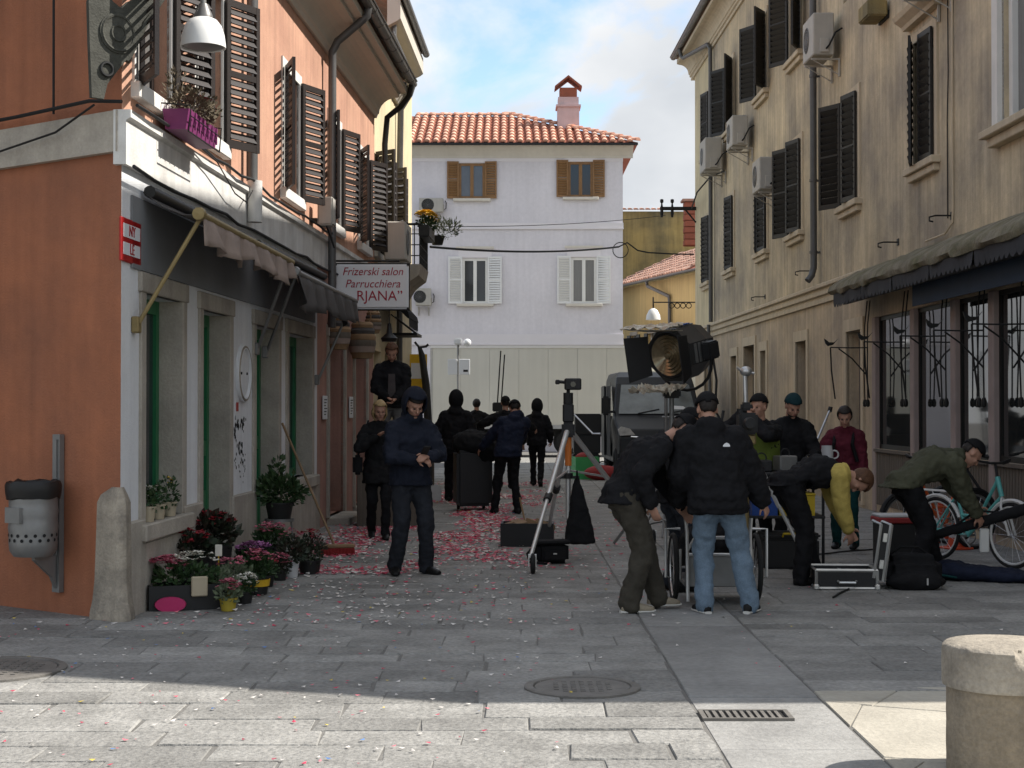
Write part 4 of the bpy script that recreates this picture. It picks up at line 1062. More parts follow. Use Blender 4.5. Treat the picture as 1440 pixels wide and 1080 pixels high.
while x_ < exr:
    for k in range(rows):
        s0 = k * tl - 0.08
        yy = eyv + s0 * math.cos(slope)
        if s0 > SLN - 0.2: continue
        if x_ > exr - 0.1 - (yy - eyv): continue
        put('roof_tile', tm, WH, (x_, yy, ez + s0 * math.sin(slope) + 0.02), (slope, 0, random.uniform(-.02, .02))); nt_ += 1
    x_ += tw
k = 0
while k * 0.42 < SLN * 1.5:         # hip ridge
    f_ = k * 0.42 / (SLN * 1.42)
    if f_ > 1: break
    p = Vector((exr, eyv, ez)).lerp(Vector((rx, rgy, rz_)), f_)
    put('ridge_tile', tm, WH, (p.x, p.y, p.z + 0.03), (math.atan2(rz_ - ez, (rgy - eyv) * 1.414), 0, R(45)), (1.3, 0.9, 1.3)); k += 1
x_ = wx(578)
while x_ < rx:
    put('ridge_tile', tm, WH, (x_, rgy, rz_ + 0.02), (0, 0, R(-90)), (1.3, 0.9, 1.2)); x_ += 0.46
# chimney with a little tiled cap
M['chimney_pink'] = mat('pink_chimney', (0.55, 0.42, 0.42), 0.9, 0.08, 3.0, streak=0.1)
CH = MB().box((-0.40, -0.4, 0), (0.40, 0.4, 1.25)).box((-0.46, -0.46, 1.25), (0.46, 0.46, 1.33)).box((-0.38, -0.38, 1.33), (0.38, 0.38, 1.62)).build('chimney', 'chimney_pink', WH)
CH.location = ((799 - 720) / F * 57.2 + 5.6, 57.2 - WD, zat(190, 57.2) - 0.25)
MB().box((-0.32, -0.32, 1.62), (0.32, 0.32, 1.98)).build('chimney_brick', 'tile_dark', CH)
MB().prism([(-0.5, 1.96), (0.0, 2.34), (0.5, 1.96), (0.5, 2.02), (0.0, 2.42), (-0.5, 2.02)], -0.45, 0.45, 'xz').build('chimney_cap', 'tile_dark', CH)
ac_unit('air_conditioner', 'white air conditioner on the lilac house under the brown shutters', (wx(607) - 5.6, WD - 0.12, wz(302)), 0, None, 0.85, 0.5, 0.3)
ac_unit('air_conditioner', 'small white air conditioner low on the lilac house by the left houses', (wx(596) - 5.6, WD - 0.14, wz(433)), 0, None, 0.55, 0.62, 0.3)

# ------------------------------------------------------------------ yellow houses behind on the right
YH = thing('mossy_house', 'tall ochre house with a blind moss stained wall', 'house', (4.2, 70, 0), 0)
MB().box((0, 0, 0), (8, 5, zat(297, 70))).build('wall', 'mossy', YH)
for k in range(26):
    put('roof_tile', tm, YH, (0.1 + k * 0.27, -0.12, zat(296, 70)), (R(14), 0, 0), (1.15, 0.9, 0.9))
p0 = Vector((4.75, 66.5)); p1 = Vector((7.6, 56.0)); dv = p1 - p0
OH = thing('yellow_house', 'low yellow house with old tiled eave and small shuttered windows', 'house', (p0.x, p0.y, 0), math.atan2(dv.y, dv.x))
ol = dv.length; oz = 6.7
wins_o = [(1.2, 1.9), (3.3, 4.0), (5.4, 6.1), (7.3, 8.0)]
wall_mesh(MB(), 0, ol, 0, oz, [(a, b, 3.5, 4.6) for a, b in wins_o], 0.15).build('wall', 'yellow', OH)
for a, b in wins_o:
    w_ = MB().box((a, 0.1, 3.5), (a + 0.06, 0.15, 4.6)).box((b - 0.06, 0.1, 3.5), (b, 0.15, 4.6)).box(((a + b) / 2 - .03, 0.1, 3.5), ((a + b) / 2 + .03, 0.15, 4.6)).build('window', 'white_paint', OH)
    MB().box((a + .06, 0.12, 3.5), (b - .06, 0.13, 4.6)).build('pane', 'glass_curtain', w_)
    MB().box((a - 0.1, -0.03, 4.6), (b + 0.1, 0.0, 4.75)).build('lintel', 'stone', OH)
    MB().box((a - 0.42, -0.05, 3.48), (a - 0.02, -0.01, 4.62)).build('shutter', 'shutter_dark', OH)
    MB().box((b + 0.02, -0.05, 3.48), (b + 0.42, -0.01, 4.62)).build('shutter', 'shutter_dark', OH)
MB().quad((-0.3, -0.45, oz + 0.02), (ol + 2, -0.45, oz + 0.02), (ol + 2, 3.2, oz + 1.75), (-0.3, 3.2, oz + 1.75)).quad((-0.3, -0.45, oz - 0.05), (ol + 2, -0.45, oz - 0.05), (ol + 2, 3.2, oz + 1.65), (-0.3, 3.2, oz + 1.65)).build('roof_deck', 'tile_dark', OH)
om = tile_mesh(0.2, 0.17, 0.5, 'old_tile', 'old_tile')
sl_ = math.atan2(1.73, 3.65)
for i in range(34):
    for k in range(8):
        if i * 0.26 > ol + 1.8: continue
        put('roof_tile', om, OH, (-0.2 + i * 0.26 + random.uniform(-.015, .015), -0.5 + k * 0.45 * math.cos(sl_), oz + 0.03 + k * 0.45 * math.sin(sl_)), (sl_ + random.uniform(-.03, .03), 0, random.uniform(-.05, .05)))
half_round(MB(), -0.3, ol + 1, -0.55, oz + 0.02, 0.09).build('gutter', 'pipe', OH)
MB().tube([(ol * 0.42, -0.55, oz - 0.05), (ol * 0.42, -0.5, oz - 0.25), (ol * 0.55, -0.12, oz - 0.75), (ol * 0.55, -0.1, oz - 1.1), (ol * 0.55, -0.1, 0.2)], 0.07, 8).build('downpipe', 'pipe', OH, True)
MB().box((0, 0.46, 0), (ol, 3, oz)).build('back_block', 'yellow', OH)
# lamp on a wrought iron arm by the end of the tan house
t = thing('wall_lamp', 'white bell lamp on a scrolled iron arm before the yellow house', 'street lamp', (5.3, 45.4, 0), 0)
zA = zat(425, 45.4)
MB().tube([(0.2, 0, zA), (-1.15, 0, zA)], 0.02, 6).build('arm', 'iron', t)
for k in range(4):
    MB().torus((-0.08 - k * 0.17, 0, zA - 0.1), 0.075, 0.014, 14, 5, 'y').build('scroll', 'iron', t, True)
MB().tube([(-1.13, 0, zA + 0.15), (-1.13, 0, zA - 0.2)], 0.025, 6).build('stem', 'iron', t)
MB().lathe([(0.05, zA - 0.18), (0.13, zA - 0.24), (0.2, zA - 0.38), (0.22, zA - 0.52), (0.0, zA - 0.53)], 18, (-1.13, 0, 0)).build('shade', 'lamp_white', t, True)
# insulator bracket at the end of the tan house
t = thing('insulator_bracket', 'black iron bracket with insulators at the roofless house end', 'bracket', (5.2, 44.1, 0), 0)
t['label'] = 'black iron bracket with insulators jutting from the tan house end'
zA = zat(293, 44.1)
MB().box((-0.95, -0.03, zA - 0.05), (0.1, 0.03, zA + 0.05)).build('bar', 'iron', t)
MB().tube([(-0.25, 0, zA), (0.08, 0, zA - 0.4)], 0.025, 6).build('brace', 'iron', t)
for xo in (-0.9, -0.6):
    MB().lathe([(0.03, -0.25), (0.05, -0.15), (0.04, 0.02), (0.02, 0.15), (0.05, 0.18), (0.05, 0.26), (0.0, 0.28)], 10, (xo, 0, zA)).build('insulator', 'iron', t, True)
t = thing('brick_chimney', 'small broken brick chimney behind the insulator bracket', 'chimney', (7.75, 66.5, 8.55))
for k in range(7):
    MB().rbox((-0.32 + 0.02 * (k % 2), -0.3, k * 0.27), (0.34 - 0.02 * (k % 3), 0.3, k * 0.27 + 0.25), 0.02).build('brick_course', 'tile_dark', t)
MB().rbox((-0.42, -0.4, 1.89), (0.42, 0.4, 2.0), 0.02).build('cap', 'old_tile', t)

# ------------------------------------------------------------------ houses on the left beyond the orange one
CHs = thing('cream_house', 'narrow sunlit cream house beyond the orange house with peeling plaster', 'house', LW(25.85, -0.08, 0), math.atan2(1, 0.03))
cw = [(0.5, 1.3), (2.5, 3.3)]
wall_mesh(MB(), 0, 4.2, 0, 7.6, [(a, b, 4.3, 6.0) for a, b in cw] + [(0.5, 1.6, 0.1, 2.6), (2.2, 3.6, 0.6, 2.6)], 0.2).build('wall', 'cream', CHs)
for a, b in cw:
    w_ = MB().box((a, 0.1, 4.3), (b, 0.16, 6.0)).build('window', 'glass', CHs)
    MB().box((a - .1, -0.08, 4.2), (b + .1, 0.1, 4.3)).build('sill', 'white_sill', CHs)
    shutter_leaf(CHs, a, -0.04, 4.3, 0.45, 1.7, -R(130), 'shutter', 12, 1)
    shutter_leaf(CHs, b, -0.04, 4.3, 0.45, 1.7, -R(150), 'shutter', 12, -1)
for a, b in ((0.5, 1.6),):
    d_ = MB().box((a, 0.15, 0.1), (b, 0.2, 2.6)).build('door', 'wood', CHs)
    MB().lathe([(0.03, 0.1), (0.03, 0.15)], 8, (a + 0.15, 0, 1.05), 'y').build('handle', 'alu_dull', d_)
MB().box((2.2, 0.15, 0.6), (3.6, 0.2, 2.6)).build('shop_window', 'glass', CHs)
MB().prism([(0.0, 7.5), (-0.06, 7.5), (-0.24, 7.8), (-0.26, 7.86), (0.0, 8.0)], -0.05, 4.2, 'yz').build('eave', 'soffit', CHs)
half_round(MB(), -0.1, 4.2, -0.33, 7.94, 0.075).build('gutter', 'gutter', CHs)
k = 0.1
while k < 4.1:
    MB().box((k, -0.27, 7.7), (k + 0.1, -0.02, 7.8)).build('rafter_end', 'shutter', CHs); k += 0.4
MB().quad((-0.1, -0.3, 7.93), (4.2, -0.3, 7.93), (4.2, 5, 10), (-0.1, 5, 10)).build('roof', 'old_tile', CHs)
MB().box((0.02, 0.5, 0), (4.2, 6, 7.6)).build('back_block', 'cream', CHs)
MB().tube([(4.0, -0.33, 7.86), (4.0, -0.28, 7.7), (4.0, -0.1, 7.4), (4.0, -0.08, 6), (4.0, -0.08, 0.1)], 0.06, 8).build('downpipe', 'pipe', CHs, True)
FHs = thing('tall_left_house', 'tall narrow house with a boxed eave at the end of the left row', 'house', LW(30.2, -0.36, 0), math.atan2(1, 0.03))
MB().box((0, 0, 0), (5, 6, 9.2)).build('wall', 'cream', FHs)
MB().prism([(0.0, 9.1), (-0.2, 9.2), (-0.26, 9.25), (-0.26, 9.6), (0, 9.8)], -0.1, 5.0, 'yz').build('eave', 'soffit', FHs)
half_round(MB(), -0.15, 5.0, -0.33, 9.7, 0.08).build('gutter', 'gutter', FHs)
MB().quad((-0.1, -0.3, 9.68), (5.0, -0.3, 9.68), (5.0, 5, 11.6), (-0.1, 5, 11.6)).build('roof', 'old_tile', FHs)
w_ = MB().box((1.0, -0.04, 4.6), (1.9, -0.01, 6.2)).build('window', 'glass', FHs)
MB().tube([(0.15, -0.1, 9.2), (0.15, -0.1, 0.2)], 0.06, 8).build('downpipe', 'pipe', FHs, True)
# balcony with flower boxes, on a stone corbel
t = thing('balcony', 'small iron balcony on a stone corbel on the cream house', 'balcony', LW(28.3, -0.16, 0), math.atan2(1, 0.03))
zb = 4.25
MB().prism([(0, zb - 0.75), (-0.2, zb - 0.7), (-0.42, zb - 0.35), (-0.62, zb - 0.2), (-0.66, zb), (0, zb)], 0, 1.7, 'yz').build('slab', 'stone', t)
MB().box((0.02, -0.66, zb + 0.72), (1.7, -0.62, zb + 0.76)).box((0.02, -0.62, zb + 0.72), (0.06, 0, zb + 0.76)).build('rail', 'iron', t)
for k in range(12):
    MB().box((0.03 + k * 0.15, -0.65, zb), (0.05 + k * 0.15, -0.63, zb + 0.72)).build('baluster', 'iron', t)
for k in range(4):
    MB().box((0.03, -0.55 + k * 0.15, zb), (0.05, -0.53 + k * 0.15, zb + 0.72)).build('baluster', 'iron', t)
for k in range(3):
    MB().box((0.025, -0.645, zb + 0.15 + 0.2 * k), (1.7, -0.635, zb + 0.17 + 0.2 * k)).box((0.035, -0.63, zb + 0.15 + 0.2 * k), (0.045, 0, zb + 0.17 + 0.2 * k)).build('bar', 'iron', t)
ac_unit('air_conditioner', 'beige air conditioner on the cream house below the balcony flowers', LW(26.4, 0.14, 4.05), math.atan2(1, 0.05), None, 0.85, 0.65, 0.36)

# wires over the street
cable('thick dark power cable sagging across the street before the lilac house', sag((-1.75, 33, zat(347, 33)), (3.05, 44, zat(347, 44)), 0.12) , 0.028)
cable('loop of dark power cable running on to the tan house', [Vector((3.05, 44, zat(347, 44))), Vector((3.3, 44, zat(341, 44))), Vector((3.6, 44, zat(352, 44))), Vector((3.9, 44, zat(355, 44))), Vector((4.6, 44, zat(357, 44))), Vector((5.2, 43.9, zat(358, 44)))], 0.022)
cable('coil of spare dark cable hanging at the end of the street', [Vector((3.05 + 0.22 * math.cos(a / 3) + 0.05, 43.9, zat(352, 44) + 0.22 * math.sin(a / 3))) for a in range(0, 40)], 0.014)
cable('thin overhead wire from the left houses to the iron insulator bracket', sag((-1.75, 34, zat(318, 34)), (4.4, 44.1, zat(302, 44)), 0.1), 0.009)
cable('black cable drooping from the iron bracket to the far air conditioner', [Vector((5.15, 44.0, zat(292, 44))), Vector((5.0, 41.5, zat(270, 41.5))), RW(40.3, 0.15, zat(248, 40.3)), RW(38.2, 0.12, zat(240, 38.2))], 0.022)
# ------------------------------------------------------------------ vehicles
M['truck_white'] = mat('truck_panel', (0.64, 0.625, 0.555), 0.5, 0.05, 1.0, streak=0.06, spec=0.4)
M['van_paint'] = mat('dark_grey_van_paint', (0.016, 0.0175, 0.02), 0.42, 0.06, 2.0, spec=0.25)
M['van_glass'] = mat('windscreen', (0.13, 0.15, 0.155), 0.10, 0.35, 3.0, spec=0.7)  # reflection and lit dashboard put into the opaque glass colour
M['chrome'] = mat('chrome', (0.6, 0.6, 0.6), 0.15, 0.0, metal=1.0)
M['headlight'] = mat('headlight_glass', (0.42, 0.42, 0.42), 0.12, 0.3, 14.0, spec=0.8)
M['plastic_black'] = mat('black_plastic', (0.015, 0.015, 0.016), 0.55, 0.1, 6.0, 0.1, 80)
M['green_box'] = mat('green_plastic', (0.06, 0.36, 0.12), 0.5, 0.1)
M['red_cloth'] = mat('dull_red', (0.28, 0.03, 0.03), 0.7, 0.15)
M['orange_red'] = mat('orange_red_plastic', (0.55, 0.075, 0.03), 0.5, 0.12, 5.0)
def wheel(parent, c, rad, w, axis='x', name='wheel'):
    o = MB().torus(c, rad - w * 0.5, w * 0.5, 26, 8, axis).build(name, 'rubber', parent, True)
    MB().lathe([(rad * 0.68, -w * 0.32), (rad * 0.66, -w * 0.1), (rad * 0.2, -w * 0.18), (0.0, -w * 0.2)], 20, c, axis).lathe([(rad * 0.68, w * 0.32), (rad * 0.66, w * 0.1), (rad * 0.2, w * 0.18), (0.0, w * 0.2)], 20, c, axis).build('rim', 'alu_dull', o, True)
    return o
TD = 49.0
TR = thing('box_truck', 'large pale cream box truck parked across the end of the street', 'truck', (0, TD, 0))
tx0, tx1 = (606 - 720) / F * TD, 3.95
zt, zb_ = zat(486, TD), zat(603, TD)
n = 7
for k in range(n):
    a = tx0 + (tx1 - tx0) * k / n; b = tx0 + (tx1 - tx0) * (k + 1) / n
    MB().box((a + 0.004, 0, zb_ + 0.12), (b - 0.004, 0.03, zt - 0.08)).build('side_panel', 'truck_white', TR)
MB().box((tx0 + 0.01, 0.03, zb_ + 0.05), (tx1 - 0.01, 2.45, zt - 0.02)).build('cargo_box', 'truck_white', TR)
MB().box((tx0 - 0.01, -0.02, zt - 0.08), (tx1 + 0.01, 0.029, zt)).build('roof_rail', 'white_paint', TR)
MB().box((tx0 - 0.01, -0.02, zb_), (tx1 + 0.01, 0.029, zb_ + 0.12)).build('bottom_rail', 'alu', TR)
MB().box((tx0 - 0.02, -0.012, zb_ + 0.12), (tx0 + 0.05, 0.028, zt - 0.08)).build('corner_post', 'alu', TR)
MB().box((tx0 + 0.1, 0.4, zb_ - 0.25), (tx1 + 2.0, 2.0, zb_ + 0.04)).build('chassis', 'plastic_black', TR)
for x_ in (tx0 + 1.5, tx0 + 4.4, tx1 + 1.1):
    for y_ in (0.25, 2.15): wheel(TR, (x_, y_, 0.45), 0.45, 0.28, 'y')
MB().box((tx0 + 2.3, 0.1, 0.45), (tx0 + 3.6, 0.5, 0.85)).build('side_locker', 'plastic_black', TR)
MB().rbox((tx1 + 0.15, 0.05, 0.5), (tx1 + 2.1, 2.35, 2.9), 0.15).build('cab', 'truck_white', TR)
MB().box((tx1 + 0.9, 0.042, 1.6), (tx1 + 1.8, 0.052, 2.4)).build('cab_window', 'glass', TR)

# van facing the camera
VN = thing('panel_van', 'dark grey panel van facing the camera with side door slid open', 'van', (3.38, 35.0, 0))
prof = [(0.10, 0.28), (0.0, 0.35), (-0.02, 0.62), (0.0, 0.90), (0.10, 1.10), (0.62, 1.33), (0.78, 1.40), (1.42, 2.16), (1.62, 2.32), (2.1, 2.45), (5.4, 2.47), (5.55, 2.3), (5.6, 0.5), (5.5, 0.28)]
def vw(z): return 1.02 if z < 1.3 else 1.02 - 0.11 * ((z - 1.3) / 1.0) ** 1.3 if z < 2.35 else 0.83
mbv = MB(); vs = []
for (y_, z_) in prof:
    w = vw(z_)
    if y_ < 0.15: w -= 0.07
    vs += [(-w, y_, z_), (w, y_, z_)]
k = len(prof); fs = []
for i in range(k):
    j = (i + 1) % k; fs.append((2 * i, 2 * i + 1, 2 * j + 1, 2 * j))
fs.append(tuple(2 * i for i in range(k))); fs.append(tuple(2 * i + 1 for i in range(k - 1, -1, -1)))
bo = mbv.add(vs, fs).build('body', 'van_paint', VN)
bv = bo.modifiers.new('b', 'BEVEL'); bv.width = 0.045; bv.segments = 3; bv.limit_method = 'ANGLE'; bv.angle_limit = R(25)
def on_screen(s, y0=0.80, z0=1.43, y1=1.40, z1=2.14):
    return (y0 + (y1 - y0) * s, z0 + (z1 - z0) * s)
nrm = Vector((0, -0.76, 0.64)) * 0.02
a = on_screen(0.02); b = on_screen(0.98)
MB().quad((-0.90, a[0] + nrm.y, a[1] + nrm.z), (0.90, a[0] + nrm.y, a[1] + nrm.z), (0.80, b[0] + nrm.y, b[1] + nrm.z), (-0.80, b[0] + nrm.y, b[1] + nrm.z)).build('windscreen', 'van_glass', VN)
nr2 = nrm * 1.5
for xx in (-0.45, 0.25):
    MB().tube([(xx, a[0] + nr2.y, a[1] + nr2.z), (xx + 0.5, a[0] + nr2.y + 0.08, a[1] + nr2.z + 0.1)], 0.012, 5).build('wiper', 'black', VN)
pp = on_screen(0.16)
MB().quad((0.35, pp[0] - 0.022, pp[1] + 0.015), (0.7, pp[0] - 0.022, pp[1] + 0.015), (0.62, pp[0] + 0.03, pp[1] + 0.085), (0.4, pp[0] + 0.05, pp[1] + 0.10)).build('dashboard_paper', 'sign_white', VN)
MB().rbox((-0.62, -0.05, 0.68), (0.62, 0.02, 0.93), 0.03).build('grille', 'plastic_black', VN)
MB().tube([(-0.68, -0.045, 0.94), (-0.3, -0.07, 0.90), (0.3, -0.07, 0.90), (0.68, -0.045, 0.94)], 0.022, 8).build('grille_bar', 'chrome', VN, True)
MB().rbox((-0.98, -0.09, 0.30), (0.98, 0.06, 0.60), 0.05).build('bumper', 'plastic_black', VN)
MB().box((-0.5, -0.096, 0.36), (0.5, -0.091, 0.5)).build('air_intake', 'dark', VN)
for s_ in (-1, 1):
    MB().prism([(s_ * 0.58, 0.98), (s_ * 0.93, 0.96), (s_ * 0.97, 1.10), (s_ * 0.90, 1.17), (s_ * 0.70, 1.12)], -0.015, 0.16, 'xz').build('headlight', 'headlight', VN)
    MB().lathe([(0.07, -0.10), (0.06, -0.095), (0.0, -0.09)], 14, (s_ * 0.78, 0, 0.45), 'y').build('fog_light', 'headlight', VN, True)
    mr = MB().rbox((s_ * 1.10, 0.72, 1.42), (s_ * 1.30, 0.86, 1.86), 0.04).build('wing_mirror', 'plastic_black', VN)
    MB().tube([(s_ * 0.98, 0.85, 1.5), (s_ * 1.15, 0.8, 1.5)], 0.03, 6).build('mirror_arm', 'plastic_black', mr)
    for y_ in (0.85, 4.5): wheel(VN, (s_ * 0.90, y_, 0.34), 0.34, 0.22)
MB().box((-1.027, 2.0, 0.42), (-1.0225, 3.25, 2.12)).build('door_opening', 'dark', VN)
MB().rbox((-1.09, 3.28, 0.40), (-1.035, 4.55, 2.14), 0.02).build('sliding_door', 'van_paint', VN)
MB().prism([(0.85, 1.40), (1.72, 1.40), (1.72, 2.1), (1.45, 2.1)], -1.024, -1.016, 'yz').build('side_window', 'glass', VN)
MB().box((-1.03, 1.82, 0.35), (-1.024, 1.90, 2.2)).build('door_pillar', 'van_paint', VN)
# things left by the van
def crate_mesh(w, d, h, t=0.02, mt='plastic_black'):
    return MB().box((-w / 2, -d / 2, 0), (w / 2, d / 2, t)).box((-w / 2, -d / 2, t), (w / 2, -d / 2 + t, h)).box((-w / 2, d / 2 - t, t), (w / 2, d / 2, h)).box((-w / 2, -d / 2 + t, t), (-w / 2 + t, d / 2 - t, h)).box((w / 2 - t, -d / 2 + t, t), (w / 2, d / 2 - t, h)).mesh('crate', mt)
t = thing('plastic_crate', 'bright green plastic crate on the ground beside the van', 'crate', (1.62, 34.5, 0), 0.3)
put('shell', crate_mesh(0.55, 0.4, 0.5, 0.02, 'green_box'), t)
MB().ell((0, 0, 0.48), (0.22, 0.15, 0.12)).build('contents', 'red_cloth', t, True)
t = thing('duffel_bag', 'dark red duffel bag lying beside the green crate', 'bag', (2.0, 34.0, 0), 0.1)
MB().ell((0, 0, 0.16), (0.42, 0.2, 0.17), 16, 10).build('body', 'red_cloth', t, True)
MB().torus((0, 0, 0.26), 0.15, 0.015, 18, 5, 'y').build('handle', 'black_matte', t, True)
t = thing('equipment_stack', 'stack of black equipment cases beside the open van door', 'case', (1.75, 36.6, 0), 0.0)
for k, h in enumerate((0.5, 0.45, 0.5)):
    MB().rbox((-0.32 + 0.03 * k, -0.3, 0.01 + sum((0.5, 0.45, 0.5)[:k])), (0.32 + 0.02 * k, 0.3, sum((0.5, 0.45, 0.5)[:k + 1])), 0.02).build('case', 'plastic_black', t)
# ------------------------------------------------------------------ plants and small things on the left
M['leaf'] = mat('leaf_green', (0.028, 0.062, 0.022), 0.55, 0.3, 20.0, col2=(0.06, 0.09, 0.03), c2amt=0.6, c2scale=9.0)
M['leaf_dark'] = mat('dark_leaf', (0.020, 0.034, 0.018), 0.5, 0.3, 20.0, col2=(0.06, 0.015, 0.018), c2amt=0.6, c2scale=7.0)
M['leaf_dry'] = mat('dry_leaf', (0.11, 0.085, 0.055), 0.8, 0.3, 20.0, col2=(0.06, 0.055, 0.03), c2amt=0.6, c2scale=7.0)
M['leaf_pale'] = mat('pale_leaf', (0.10, 0.13, 0.07), 0.6, 0.25, 20.0, col2=(0.16, 0.17, 0.12), c2amt=0.6, c2scale=9.0)
M['fl_red'] = mat('red_petal', (0.26, 0.008, 0.018), 0.6, 0.25, 30.0)
M['fl_pink'] = mat('pink_petal', (0.45, 0.11, 0.16), 0.6, 0.25, 30.0)
M['fl_white'] = mat('white_petal', (0.62, 0.60, 0.52), 0.6, 0.12, 30.0)
M['fl_yellow'] = mat('yellow_petal', (0.62, 0.38, 0.02), 0.6, 0.12, 30.0)
M['fl_violet'] = mat('violet_petal', (0.34, 0.12, 0.28), 0.6, 0.2, 30.0)
M['pot_black'] = mat('black_pot', (0.015, 0.015, 0.015), 0.5, 0.1)
M['pot_yellow'] = mat('ochre_pot', (0.34, 0.26, 0.03), 0.6, 0.12)
M['pot_beige'] = mat('beige_pot', (0.40, 0.34, 0.24), 0.7, 0.12)
M['pot_white'] = mat('white_pot', (0.55, 0.55, 0.55), 0.5, 0.06)
M['pink_plastic'] = mat('pink_plastic', (0.45, 0.025, 0.12), 0.4, 0.06)
M['purple_plastic'] = mat('purple_plastic', (0.17, 0.03, 0.115), 0.5, 0.15, 6.0)
def foliage(name, mt, parent, c, rad, n, size, seed, up=0.3, elong=1.6):
    rr = random.Random(seed); mb = MB()
    n = int(n * 1.7); size *= 0.72
    for i in range(n):
        while True:
            p = Vector((rr.uniform(-1, 1), rr.uniform(-1, 1), rr.uniform(-1, 1)))
            if 0.15 < p.length < 1: break
        w = 1 + 0.35 * mnoise.noise(p * 1.7 + Vector((seed, 0, 0)))
        q = Vector((p.x * rad[0], p.y * rad[1], p.z * rad[2])) * w + Vector(c)
        dr = (p + Vector((rr.uniform(-.6, .6), rr.uniform(-.6, .6), rr.uniform(-.3, .6) + up))).normalized()
        sd = dr.cross(Vector((rr.uniform(-1, 1), rr.uniform(-1, 1), rr.uniform(-1, 1)))).normalized()
        nn = dr.cross(sd)
        s = size * rr.uniform(0.6, 1.3); L = s * elong
        mb.add([q, q + dr * L * .5 + sd * s * .5 + nn * s * .12, q + dr * L, q + dr * L * .5 - sd * s * .5 + nn * s * .12], [(0, 1, 2), (0, 2, 3)])
    o = mb.build(name, mt, parent); o['kind'] = 'stuff'; return o
def blooms(name, mt, parent, c, rad, n, size, seed, top=True):
    rr = random.Random(seed); mb = MB()
    for i in range(n):
        a = rr.random() * 6.28; q = math.sqrt(rr.random())
        p = Vector((c[0] + rad[0] * q * math.cos(a), c[1] + rad[1] * q * math.sin(a), c[2] + rad[2] * (math.sqrt(max(0, 1 - q * q)) if top else rr.uniform(-1, 1)) + rr.uniform(-.01, .02)))
        s = size * rr.uniform(.7, 1.2)
        for k in range(5):
            b = 6.28 * k / 5 + a
            tp = p + Vector((math.cos(b) * s, math.sin(b) * s, rr.uniform(-.2, .5) * s))
            sd = Vector((-math.sin(b), math.cos(b), 0)) * s * .55
            mb.add([p, p.lerp(tp, .6) + sd, tp + Vector((0, 0, s * .15)), p.lerp(tp, .6) - sd], [(0, 1, 2), (0, 2, 3)])
    o = mb.build(name, mt, parent); o['kind'] = 'stuff'; return o
def pot(parent, mt, r0, r1, h, n=18):
    MB().lathe([(r0, 0), (r1, h), (r1 * 1.08, h), (r1 * 1.08, h + 0.015), (r1 * 0.95, h + 0.015), (r1 * 0.93, h - 0.02), (0, h - 0.02)], n).build('pot', mt, parent, True)
def plant(label, pos, potspec, fol, blo=(), cat='potted plant', name='potted_plant', group='potted plants along the shop wall'):
    t = thing(name, label, cat, pos, random.random() * 6, group)
    pot(t, *potspec)
    for f in fol: foliage('foliage', f[0], t, *f[1:])
    for f in blo: blooms('blossom', f[0], t, *f[1:])
    return t
P_ = lambda x, y: at(x, y)
# black crate of bedding flowers in front
p = P_(252, 857)
t = thing('flower_crate', 'black crate of red and white cyclamen at the front of the flower display', 'flower crate', (p.x + 0.02, p.y + 0.16, 0), 0.35)
put('crate', crate_mesh(0.62, 0.36, 0.20, 0.02, 'pot_black'), t)
foliage('foliage', 'leaf', t, (0, 0, 0.26), (0.28, 0.16, 0.09), 240, 0.05, 1)
blooms('red_blossom', 'fl_pink', t, (-0.16, 0, 0.33), (0.17, 0.15, 0.08), 70, 0.032, 2)
blooms('white_blossom', 'fl_white', t, (0.08, 0, 0.36), (0.18, 0.15, 0.08), 34, 0.032, 3)
MB().rbox((0.02, -0.22, 0.11), (0.15, -0.185, 0.27), 0.008).build('price_card', 'pot_beige', t)
t = thing('pink_tray', 'round bright pink plastic tray leaning on the black flower crate', 'tray', (P_(243, 858).x, P_(243, 858).y - 0.06, 0.055), 0.2)
MB().lathe([(0.0, -0.008), (0.12, -0.008), (0.125, 0.012), (0.115, 0.012), (0.11, 0.0), (0.0, 0.0)], 28, (0, 0, 0), 'y').build('dish', 'pink_plastic', t, True)
t.scale = (1, 1, 0.5)
plant('yellow green square pot with pale ivy at the front of the display', P_(303, 850), ('pot_yellow', 0.085, 0.10, 0.14, 4), [('leaf_pale', (0, 0, 0.21), (0.17, 0.15, 0.07), 220, 0.04, 5)])
plant('ochre pot with pale foliage beside the yellow green square pot', P_(330, 843), ('pot_yellow', 0.07, 0.09, 0.13), [('leaf_pale', (0, 0, 0.20), (0.16, 0.14, 0.10), 200, 0.04, 6)], [('fl_pink', (0, 0, 0.28), (0.15, 0.13, 0.07), 26, 0.026, 7)])
plant('black pot with yellow wrapping and pink flowers at the display corner', P_(362, 835), ('pot_black', 0.09, 0.11, 0.15), [('leaf', (0, 0, 0.23), (0.14, 0.14, 0.10), 200, 0.05, 8)], [('fl_pink', (-0.05, 0, 0.30), (0.14, 0.13, 0.08), 40, 0.03, 9)])
t = thing('flower_wrapper', 'strip of yellow paper wrapped round the black corner pot', 'wrapper', P_(362, 835) + Vector((0, 0, 0.075)))
MB().lathe([(0.1085, 0.0), (0.117, 0.06)], 18).build('paper', 'fl_yellow', t, True)
plant('dark red leaved plant in a black box behind the flower crate', P_(262, 838) + Vector((-0.05, 0.3, 0)), ('pot_black', 0.2, 0.22, 0.3), [('leaf_dark', (0, 0, 0.40), (0.30, 0.24, 0.11), 380, 0.06, 10)], [('fl_red', (0.12, 0, 0.45), (0.24, 0.2, 0.1), 50, 0.034, 11)])
